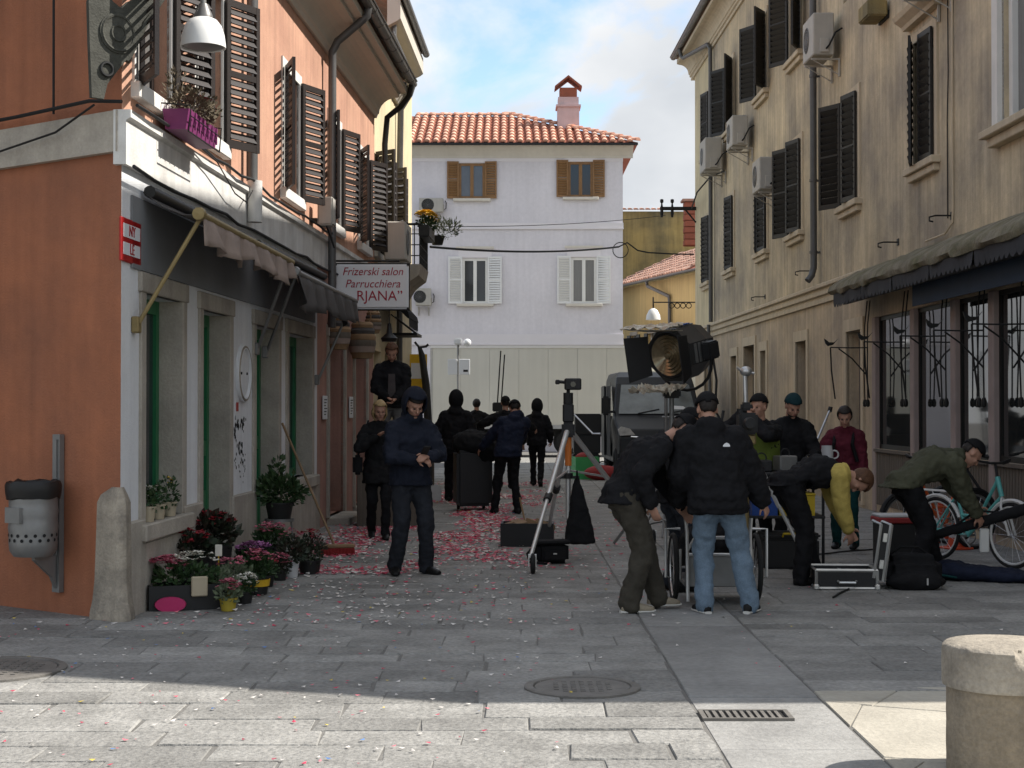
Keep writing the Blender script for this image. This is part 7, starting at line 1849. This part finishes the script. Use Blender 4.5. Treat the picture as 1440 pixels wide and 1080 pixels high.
# second tripod with the camera
c2 = W3(1049, 14.9, 618)
t = thing('camera_tripod', 'silver tripod with a film camera behind the man in jeans', 'tripod', (c2.x, c2.y, 0))
for k, (fx, fy) in enumerate(((-0.35, -0.1), (0.62, -0.15), (0.1, 0.6))):
    f_ = Vector((fx, fy, 0.02)); a = Vector((0, 0, c2.z))
    lg = MB().tube([a, a.lerp(f_, 0.5)], 0.026, 8).tube([a.lerp(f_, 0.45), f_], 0.018, 8).build('leg', 'steel', t)
    MB().lathe([(0.03, 0.0), (0.03, 0.03)], 10, (fx, fy, 0)).build('foot', 'rubber', lg)
MB().tube([(0, 0, 0.3), (0, 0, c2.z)], 0.028, 10).build('column', 'brass', t)
MB().rbox((-0.09, -0.06, c2.z - 0.05), (0.09, 0.06, c2.z + 0.05), 0.015).build('apex', 'brass', t)
MB().rbox((-0.08, -0.1, c2.z + 0.05), (0.10, 0.14, c2.z + 0.26), 0.02).rbox((-0.06, -0.1, c2.z + 0.28), (0.05, 0.0, c2.z + 0.36), 0.02).tube([(-0.04, 0, c2.z + 0.25), (-0.04, 0, c2.z + 0.3)], 0.05, 8).build('camera', 'plastic_black', t)
MB().lathe([(0.05, -0.28), (0.06, -0.2), (0.05, -0.1)], 14, (0.0, 0, c2.z + 0.16), 'y').build('camera_lens', 'plastic_black', t, True)
MB().tube([(0, 0, c2.z + 0.3), (-0.01, 0, c2.z + 0.62)], 0.022, 8).build('riser', 'alu', t)
MB().ell((0.0, 0, c2.z + 0.66), (0.06, 0.06, 0.05)).tube([(-0.09, 0, c2.z + 0.7), (-0.04, 0, c2.z + 0.66), (0.08, 0, c2.z + 0.64)], 0.014, 6).build('ball_joint', 'alu', t, True)
MB().tube([(-0.1, 0, c2.z + 0.1), (-0.24, 0, c2.z + 0.16), (-0.22, 0, c2.z + 0.28)], 0.016, 6).build('handle', 'plastic_black', t)

# bicycle wheeled hand cart
ct = at(1010, 851); ct.y += 0.25
t = thing('hand_cart', 'silver tube hand cart on bicycle wheels in front of the man in jeans', 'cart', (ct.x, ct.y, 0))
for s_ in (-1, 1):
    w_ = MB().torus((s_ * 0.345, 0, 0.29), 0.268, 0.022, 30, 8, 'x').build('wheel', 'rubber', t, True)
    MB().torus((s_ * 0.345, 0, 0.29), 0.24, 0.010, 30, 6, 'x').build('rim', 'alu', w_, True)
    sp_m = MB()
    for k in range(10):
        a = math.pi * 2 * k / 10; sp_m.tube([(s_ * 0.345, 0, 0.29), (s_ * 0.345, 0.235 * math.cos(a), 0.29 + 0.235 * math.sin(a))], 0.0025, 4)
    sp_m.build('spoke', 'alu', w_)['kind'] = 'stuff'
    MB().tube([(s_ * 0.30, -0.1, 0.62), (s_ * 0.42, -0.1, 0.62), (s_ * 0.42, -0.1, 0.22), (s_ * 0.30, -0.1, 0.20), (s_ * 0.30, -0.1, 0.45)], 0.013, 8).build('wheel_guard', 'steel', t, True)
    MB().tube([(s_ * 0.26, -0.30, 0.04), (s_ * 0.26, -0.25, 0.6), (s_ * 0.27, -0.24, 0.72)], 0.016, 8).build('support_leg', 'alu', t, True)
MB().tube([(-0.26, -0.26, 0.45), (-0.2, -0.27, 0.56), (0.2, -0.27, 0.56), (0.26, -0.26, 0.45)], 0.015, 8).tube([(-0.26, -0.26, 0.42), (0.26, -0.26, 0.42)], 0.013, 8).build('handle_bar', 'steel', t, True)
MB().box((-0.24, -0.24, 0.16), (0.24, -0.225, 0.42)).build('front_plate', 'alu_dull', t)
MB().rbox((-0.28, -0.22, 0.15), (0.28, 0.45, 0.2), 0.01).build('bed', 'alu_dull', t)
MB().tube([(-0.34, 0, 0.29), (0.34, 0, 0.29)], 0.012, 8).build('axle', 'alu', t)
t = thing('cart_load', 'dark soft bags piled on the hand cart', 'bag', (ct.x, ct.y + 0.1, 0.2))
lb = MB(); lb.ell((-0.1, 0.05, 0.22), (0.2, 0.25, 0.22), 16, 12); lb.ell((0.14, 0.1, 0.26), (0.16, 0.22, 0.25), 16, 12)
remesh(lb.build('sack', 'black_matte', t), 0.018, 1, 0.05, 0.1)

# gear table with coloured crates on its shelf
tb = W3(1098, 15.9, 655)
t = thing('gear_table', 'dark folding gear table heaped with equipment behind the bent crew', 'table', (tb.x, tb.y, 0))
MB().rbox((-0.42, -0.3, 0.93), (0.42, 0.3, 0.97), 0.01).build('table_top', 'plastic_black', t)
for a in (-0.38, 0.38):
    for b in (-0.26, 0.26): MB().tube([(a, b, 0), (a, b, 0.93)], 0.016, 6).build('leg', 'plastic_black', t)
MB().rbox((-0.40, -0.28, 0.50), (0.40, 0.28, 0.53), 0.006).build('shelf', 'plastic_black', t)
for i, (a, b, h, mt_, lb_) in enumerate(((-0.22, -0.1, 0.12, 'plastic_black', 'black battery box on the left of the gear table'), (0.05, 0.05, 0.16, 'alu_dull', 'grey monitor unit in the middle of the gear table'), (0.27, -0.08, 0.10, 'plastic_black', 'low black case on the right of the gear table'))):
    g_ = thing('equipment_box', lb_, 'equipment', (tb.x + a, tb.y + b, 0.97), 0.3 * i)
    MB().rbox((-0.1, -0.09, 0), (0.1, 0.09, h), 0.012).build('casing', mt_, g_)
    MB().torus((0, 0, h + 0.02), 0.05, 0.008, 14, 5, 'y').build('grip', 'plastic_black', g_, True)
for i, (a, mt_, lb_) in enumerate(((-0.21, 'blue_plastic', 'blue plastic box on the shelf of the gear table'), (0.12, 'yellow_plastic', 'yellow plastic box on the shelf of the gear table'))):
    g_ = thing('plastic_box', lb_, 'box', (tb.x + a, tb.y - 0.08, 0.53), 0)
    put('shell', crate_mesh(0.26 + 0.1 * i, 0.34, 0.22, 0.015, mt_), g_)
    MB().rbox((-0.14 - 0.05 * i, -0.18, 0.2), (0.14 + 0.05 * i, 0.18, 0.225), 0.008).build('rim', mt_, g_)
t = thing('tool_case', 'black tool case with yellow handle under the gear table', 'case', at(1112, 800) + Vector((0, 0.2, 0)), 0.05)
MB().rbox((-0.28, -0.2, 0), (0.28, 0.2, 0.30), 0.02).build('case_body', 'plastic_black', t)
MB().rbox((-0.29, -0.21, 0.302), (0.29, 0.21, 0.36), 0.02).build('lid', 'plastic_black', t)
MB().tube([(-0.1, -0.22, 0.33), (-0.1, -0.25, 0.36), (0.1, -0.25, 0.36), (0.1, -0.22, 0.33)], 0.012, 6).build('handle', 'yellow_plastic', t)
# open flight case
fc = at(1192, 829); fc.y += 0.22
t = thing('flight_case', 'open aluminium edged flight case with tools inside', 'case', (fc.x, fc.y, 0), -0.06)
w_, d_, h_ = 0.54, 0.44, 0.17
MB().box((-w_ / 2, -d_ / 2, 0.01), (w_ / 2, -d_ / 2 + 0.012, h_)).box((-w_ / 2, d_ / 2 - 0.012, 0.01), (w_ / 2, d_ / 2, h_)).box((-w_ / 2, -d_ / 2 + .012, 0.01), (-w_ / 2 + 0.012, d_ / 2 - .012, h_)).box((w_ / 2 - 0.012, -d_ / 2 + .012, 0.01), (w_ / 2, d_ / 2 - .012, h_)).box((-w_ / 2 + .012, -d_ / 2 + .012, 0.01), (w_ / 2 - .012, d_ / 2 - .012, 0.06)).build('case_body', 'plastic_black', t)
e = 0.014
for z_ in (0.012, h_ + 0.004):
    MB().tube([(-w_ / 2, -d_ / 2, z_), (w_ / 2, -d_ / 2, z_), (w_ / 2, d_ / 2, z_), (-w_ / 2, d_ / 2, z_), (-w_ / 2, -d_ / 2, z_)], e, 4).build('edge_trim', 'silver', t)
for a in (-1, 1):
    for b in (-1, 1):
        MB().tube([(a * w_ / 2, b * d_ / 2, 0.01), (a * w_ / 2, b * d_ / 2, h_)], e, 4).build('corner_trim', 'silver', t)
        MB().rbox((a * w_ / 2 - 0.025, b * d_ / 2 - 0.025, -0.0), (a * w_ / 2 + 0.025, b * d_ / 2 + 0.025, 0.05), 0.01).build('corner_cap', 'silver', t)
MB().tube([(-0.08, -d_ / 2 - 0.01, 0.08), (-0.07, -d_ / 2 - 0.04, 0.07), (0.07, -d_ / 2 - 0.04, 0.07), (0.08, -d_ / 2 - 0.01, 0.08)], 0.012, 6).build('handle', 'silver', t)
lid = MB().box((w_ / 2 + 0.03, -d_ / 2, h_ - 0.05), (w_ / 2 + 0.042, d_ / 2, h_ + 0.46)).box((w_ / 2 - 0.05, -d_ / 2 + 0.003, h_ - 0.045), (w_ / 2 + 0.03, -d_ / 2 + 0.014, h_ + 0.455)).build('lid', 'plastic_black', t)
lid.rotation_euler = (0, R(8), 0)
MB().tube([(w_ / 2 + 0.04, -d_ / 2, h_ - 0.05), (w_ / 2 + 0.04, -d_ / 2, h_ + 0.46), (w_ / 2 + 0.04, d_ / 2, h_ + 0.46), (w_ / 2 + 0.04, d_ / 2, h_ - 0.05)], e + 0.004, 4).tube([(w_ / 2 - 0.05, -d_ / 2, h_ - 0.03), (w_ / 2 - 0.05, -d_ / 2, h_ + 0.455), (w_ / 2 - 0.05, d_ / 2, h_ + 0.455)], e, 4).build('lid_trim', 'silver', lid)
for k in range(2): MB().rbox((w_ / 2 - 0.02, -d_ / 2 - 0.012, h_ + 0.06 + 0.24 * k), (w_ / 2 + 0.02, -d_ / 2 - 0.001, h_ + 0.14 + 0.24 * k), 0.004).build('latch', 'silver', lid)
MB().box((-0.08, -0.1, 0.061), (0.12, 0.12, 0.13)).build('foam_insert', 'foam', t)
for k in range(5):
    o = MB().tube([(-0.1, 0, 0), (0.1, 0, 0.0)], 0.014, 8).lathe([(0.022, 0.1), (0.022, 0.14)], 10, (0, 0, 0), 'x').build('tool', ('alu_dull', 'plastic_black', 'alu_dull', 'wood', 'alu')[k], t, True); o.location = (-0.14 + 0.08 * k, -0.08 + 0.05 * (k % 3), 0.15); o.rotation_euler = (0, 0.1, 0.9 + 0.5 * k)
# bags on the ground
t = thing('soft_case', 'bulky black soft case lying beside the open flight case', 'bag', at(1285, 828) + Vector((0, 0.22, 0)), 0.05)
b_ = MB(); b_.rbox((-0.26, -0.2, 0), (0.28, 0.2, 0.30), 0.08); b_.ell((0, -0.22, 0.07), (0.28, 0.12, 0.09), 16, 10)
remesh(b_.build('bag_body', 'black_matte', t), 0.018, 3, 0.04, 0.1)
MB().tube([(-0.18, 0, 0.29), (-0.08, -0.02, 0.36), (0.08, -0.02, 0.36), (0.18, 0, 0.29)], 0.014, 6).build('handle', 'black_matte', t, True)
MB().box((0.06, -0.345, 0.05), (0.075, -0.34, 0.11)).build('zip_tag', 'alu', t)
t = thing('red_toolbox', 'flat red and white box behind the flight case lid', 'box', at(1270, 800) + Vector((0, 0.4, 0)), 0.05)
MB().rbox((-0.18, -0.15, 0.0), (0.18, 0.15, 0.44), 0.01).build('crate_body', 'plastic_black', t)
MB().rbox((-0.2, -0.17, 0.441), (0.2, 0.17, 0.50), 0.01).build('lid', 'red_cloth', t)
MB().rbox((-0.19, -0.16, 0.502), (0.17, 0.15, 0.53), 0.006).build('papers', 'pot_white', t)
t = thing('garment_bag', 'long black garment bag spread on the paving at the right', 'bag', at(1385, 818) + Vector((0, 0.12, 0)), -0.12)
b_ = MB(); loft(b_, [(Vector((-0.5, 0.12, 0.05)), Vector((0, 0.10, 0)), Vector((0, 0, 0.05))), (Vector((-0.3, 0.08, 0.09)), Vector((0, 0.22, 0)), Vector((0, 0, 0.09))), (Vector((0.0, 0.0, 0.07)), Vector((0, 0.22, 0)), Vector((0, 0, 0.07))), (Vector((0.4, -0.06, 0.05)), Vector((0, 0.18, 0)), Vector((0, 0, 0.05))), (Vector((0.75, -0.1, 0.03)), Vector((0, 0.12, 0)), Vector((0, 0, 0.03)))])
remesh(b_.build('cloth', 'navy_dark', t), 0.018, 1, 0.06, 0.12)
MB().tube([(-0.5, 0.05, 0.05), (-0.4, -0.1, 0.06), (-0.25, -0.14, 0.04)], 0.012, 6).build('piping', 'teal_trouser', t, True)
hm = (J16['M'] @ J16['WL'] + J16['M'] @ J16['WR']) / 2
t = thing('long_bag', 'long thin black bag being lifted by the man in olive', 'bag', (hm.x, hm.y - 0.02, hm.z - 0.08), 0.0)
b_ = MB(); capsule(b_, (-0.42, 0.05, -0.17), 0.045, (0.55, -0.05, 0.13), 0.06)
remesh(b_.build('sleeve', 'black_matte', t), 0.014, 1, 0.03, 0.08)
MB().rbox((0.03, -0.02, -0.32), (0.12, 0.02, -0.09), 0.01).build('white_label', 'bike_white', t)
MB().tube([(-0.2, 0, -0.06), (0.0, 0, 0.08), (0.25, 0, 0.06)], 0.012, 6).build('strap', 'black_matte', t, True)

# bicycles by the shop
def bicycle(label, pos, rz, fm, fork_m, rim_m, steer=0.25, rack=True):
    t = thing('bicycle', label, 'bicycle', pos, rz, 'bicycles parked along the shop front')
    Rw = 0.335
    for i, x_ in enumerate((0.0, -1.06)):
        w_ = MB().torus((x_, 0, Rw), Rw - 0.02, 0.020, 36, 8, 'y').build('wheel', 'rubber', t, True)
        MB().torus((x_, 0, Rw), Rw - 0.045, 0.014, 36, 6, 'y').build('rim', rim_m, w_, True)
        sp = MB()
        for k in range(16):
            a = math.pi * 2 * k / 16; sp.tube([(x_, 0, Rw), (x_ + 0.28 * math.cos(a), 0, Rw + 0.28 * math.sin(a))], 0.002, 4)
        o_ = sp.build('spoke', 'alu', w_); o_['kind'] = 'stuff'
        MB().tube([(x_ + (Rw + 0.02) * math.cos(a), 0, Rw + (Rw + 0.02) * math.sin(a)) for a in [0.4 + 0.22 * k for k in range(11)]], 0.022, 6).build('mudguard', fork_m, t, True)
    head0, head1 = Vector((-0.20, 0, 0.92)), Vector((-0.14, 0, 0.72)); bb = Vector((-0.62, 0, 0.29)); st = Vector((-0.80, 0, 0.80)); ra = Vector((-1.06, 0, Rw))
    MB().tube([head1, bb], 0.021, 10).tube([head0 - Vector((0, 0, 0.04)), Vector((-0.45, 0, 0.50)), Vector((-0.70, 0, 0.50))], 0.018, 10).tube([bb, st], 0.018, 10).tube([bb, ra + Vector((0, 0.04, 0))], 0.012, 8).tube([bb, ra - Vector((0, 0.04, 0))], 0.012, 8).tube([st - Vector((0, 0, .12)), ra + Vector((0, 0.04, 0))], 0.010, 8).tube([st - Vector((0, 0, .12)), ra - Vector((0, 0.04, 0))], 0.010, 8).tube([head0, head1], 0.026, 10).build('frame', fm, t, True)
    MB().tube([head1, Vector((-0.11, 0.045, 0.62)), Vector((0, 0.045, Rw))], 0.013, 8).tube([head1, Vector((-0.11, -0.045, 0.62)), Vector((0, -0.045, Rw))], 0.013, 8).build('fork', fork_m, t, True)
    hb2 = MB().tube([head0, head0 + Vector((-0.03, 0, 0.14))], 0.014, 8).tube([Vector((-0.38, -0.30, 1.05)), Vector((-0.26, -0.24, 1.09)), Vector((-0.22, -0.08, 1.06)), Vector((-0.22, 0.08, 1.06)), Vector((-0.26, 0.24, 1.09)), Vector((-0.38, 0.30, 1.05))], 0.012, 8).build('handlebar', 'plastic_black', t, True)
    for s_ in (-1, 1): MB().tube([(-0.42, s_ * 0.31, 1.045), (-0.31, s_ * 0.27, 1.07)], 0.018, 8).build('grip', 'rubber', hb2)
    MB().tube([st, st + Vector((-0.03, 0, 0.12))], 0.013, 8).build('seat_post', 'alu', t)
    sdl = MB(); loft(sdl, [(Vector((-0.66, 0, 0.95)), Vector((0, 0.02, 0)), Vector((0, 0, 0.02))), (Vector((-0.76, 0, 0.95)), Vector((0, 0.035, 0)), Vector((0, 0, 0.03))), (Vector((-0.88, 0, 0.955)), Vector((0, 0.09, 0)), Vector((0, 0, 0.035))), (Vector((-0.94, 0, 0.955)), Vector((0, 0.07, 0)), Vector((0, 0, 0.025)))])
    sdl.build('saddle', 'plastic_black', t, True)
    MB().torus((bb.x, 0.03, bb.z), 0.085, 0.008, 24, 5, 'y').tube([bb + Vector((0, -0.08, 0)), bb + Vector((0.12, -0.08, -0.11))], 0.01, 6).tube([bb + Vector((0, 0.08, 0)), bb + Vector((-0.12, 0.08, 0.11))], 0.01, 6).tube([bb + Vector((0, -0.09, 0)), bb + Vector((0, 0.09, 0))], 0.014, 8).build('crank', 'alu_dull', t, True)
    if rack:
        MB().tube([(-0.85, -0.06, 0.74), (-1.35, -0.06, 0.74), (-1.35, 0.06, 0.74), (-0.85, 0.06, 0.74)], 0.008, 6).tube([(-1.2, -0.06, 0.74), (-1.06, -0.06, Rw)], 0.007, 6).tube([(-1.2, 0.06, 0.74), (-1.06, 0.06, Rw)], 0.007, 6).build('rack', 'bike_white', t)
    return t
b1 = bicycle('teal city bicycle with white rims at the right picture edge', (5.05, 15.55, 0), R(-62), 'teal', 'bike_white', 'bike_white')
bicycle('dark bicycle with orange frame behind the man in olive', (4.36, 17.15, 0), R(-152), 'bike_orange', 'plastic_black', 'alu_dull', rack=False)
bicycle('black bicycle leaning nearest the shop stall boards', (5.2, 18.3, 0), R(168), 'plastic_black', 'plastic_black', 'alu_dull')
for i, (x_, y_, h, lb_) in enumerate(((1322, 762, 0.50, 'taller orange red traffic cone behind the man in olive'), (1344, 772, 0.36, 'shorter orange red traffic cone behind the man in olive'))):
    t = thing('traffic_cone', lb_, 'traffic cone', at(x_, y_), 0.3)
    MB().rbox((-0.14, -0.14, 0), (0.14, 0.14, 0.03), 0.01).build('cone_base', 'orange_red', t)
    MB().lathe([(0.11, 0.03), (0.03, h), (0.0, h + 0.01)], 20).build('cone', 'orange_red', t, True)
    MB().lathe([(0.086, 0.03 + h * 0.3), (0.066, 0.03 + h * 0.52)], 20).build('band', 'pot_white', t, True)
t = thing('long_pole', 'thin pale pole leaning against the tan wall behind the woman', 'pole', (0, 0, 0))
MB().tube([W3(1140, 18.5, 640), W3(1167, 18.9, 576)], 0.014, 6).build('pole', 'alu', t)
MB().tube([W3(1166, 18.9, 579), W3(1168, 18.9, 572)], 0.028, 6).build('tip', 'plastic_black', t)

rr = random.Random(4)
for i, (a, b, lb_) in enumerate(((at(1000, 790), at(1240, 770), 'black power cable snaking over the paving between the trolley and cases'), (at(905, 740), at(1085, 700), 'black cable lying from the film lamp stand to the gear table'), (at(1150, 838), at(1330, 790), 'thin black lead curling in front of the open flight case'))):
    pts = []
    for k in range(25):
        f_ = k / 24; q = a.lerp(b, f_)
        pts.append(Vector((q.x + 0.10 * math.sin(f_ * 9 + i), q.y + 0.22 * math.sin(f_ * 7 + 2 * i) + 0.08 * math.sin(f_ * 19), 0.012)))
    cable(lb_, pts, 0.009)

# ------------------------------------------------------------------ petals and confetti
M['pt_red'] = mat('petal_red', (0.46, 0.035, 0.08), 0.7, 0.15, 9.0)
M['pt_pink'] = mat('petal_pink', (0.60, 0.16, 0.20), 0.7, 0.1, 9.0)
M['pt_white'] = mat('petal_white', (0.62, 0.58, 0.54), 0.7, 0.1, 9.0)
M['pt_yellow'] = mat('petal_yellow', (0.55, 0.42, 0.08), 0.7, 0.1, 9.0)
M['pt_blue'] = mat('petal_blue', (0.10, 0.20, 0.42), 0.7, 0.1, 9.0)
rr = random.Random(21)
mb = MB()
def petal(x_, y_, s, k):
    a = rr.random() * 6.28; c_, s_ = math.cos(a), math.sin(a); e_ = s * rr.uniform(0.45, 0.8)
    t1, t2 = rr.uniform(0, .5) * s, rr.uniform(0, .6) * s
    z_ = 0.007
    mb.mi = k
    mb.add([(x_ - c_ * s, y_ - s_ * s, z_ + t1), (x_ + s_ * e_, y_ - c_ * e_, z_), (x_ + c_ * s, y_ + s_ * s, z_ + t2), (x_ - s_ * e_, y_ + c_ * e_, z_)], [(0, 1, 2), (0, 2, 3)])
def pick(w): return rr.choices(range(5), w)[0]
def wallx(y_): return -3.596 + 0.05 * y_ + 0.12 if y_ > 11.9 else -4.5
n_ = 0
while n_ < 7600:      # the thick drift along the left half
    y_ = rr.uniform(15.0, 34.0); x_ = rr.gauss(-1.2 + 0.035 * (y_ - 18), 0.8)
    if x_ < wallx(y_): continue
    dn = 0.22 + 1.9 * mnoise.noise(Vector((x_ * 1.3, y_ * 0.7, 2))) + (0.25 if 17 < y_ < 28 else -0.15)
    if rr.random() > dn: continue
    petal(x_, y_, rr.uniform(0.018, 0.042), pick((3.6, 4.4, 3.0, 0.1, 0.1))); n_ += 1
for i in range(1300):
    y_ = rr.uniform(11.5, 19); x_ = rr.gauss(-1.4, 1.2)
    if x_ < wallx(y_): continue
    petal(x_, y_, rr.uniform(0.012, 0.03), pick((1.2, 1.5, 5, 0.3, 0.3)))
for i in range(420):
    y_ = rr.uniform(6.6, 12.5); x_ = rr.uniform(-4.2, 0.6) - abs(rr.gauss(0, 0.6))
    if x_ < wallx(y_): continue
    petal(x_, y_, rr.uniform(0.009, 0.020), pick((2.2, 1.6, 4, 0.6, 0.35)))
for i in range(260):
    petal(rr.uniform(-0.5, 3.6), rr.uniform(9.5, 30), rr.uniform(0.01, 0.024), pick((1.5, 1.5, 4, 0.3, 0.2)))
for i in range(500):
    petal(rr.gauss(0.2, 0.5), rr.uniform(15.5, 22), rr.uniform(0.012, 0.03), pick((4, 4, 2, 0.1, 0.1)))
o = mb.build('petals', ['pt_red', 'pt_pink', 'pt_white', 'pt_yellow', 'pt_blue']); o['kind'] = 'stuff'; o['label'] = 'scattered red pink and white petals and confetti on the paving'
bake_all()
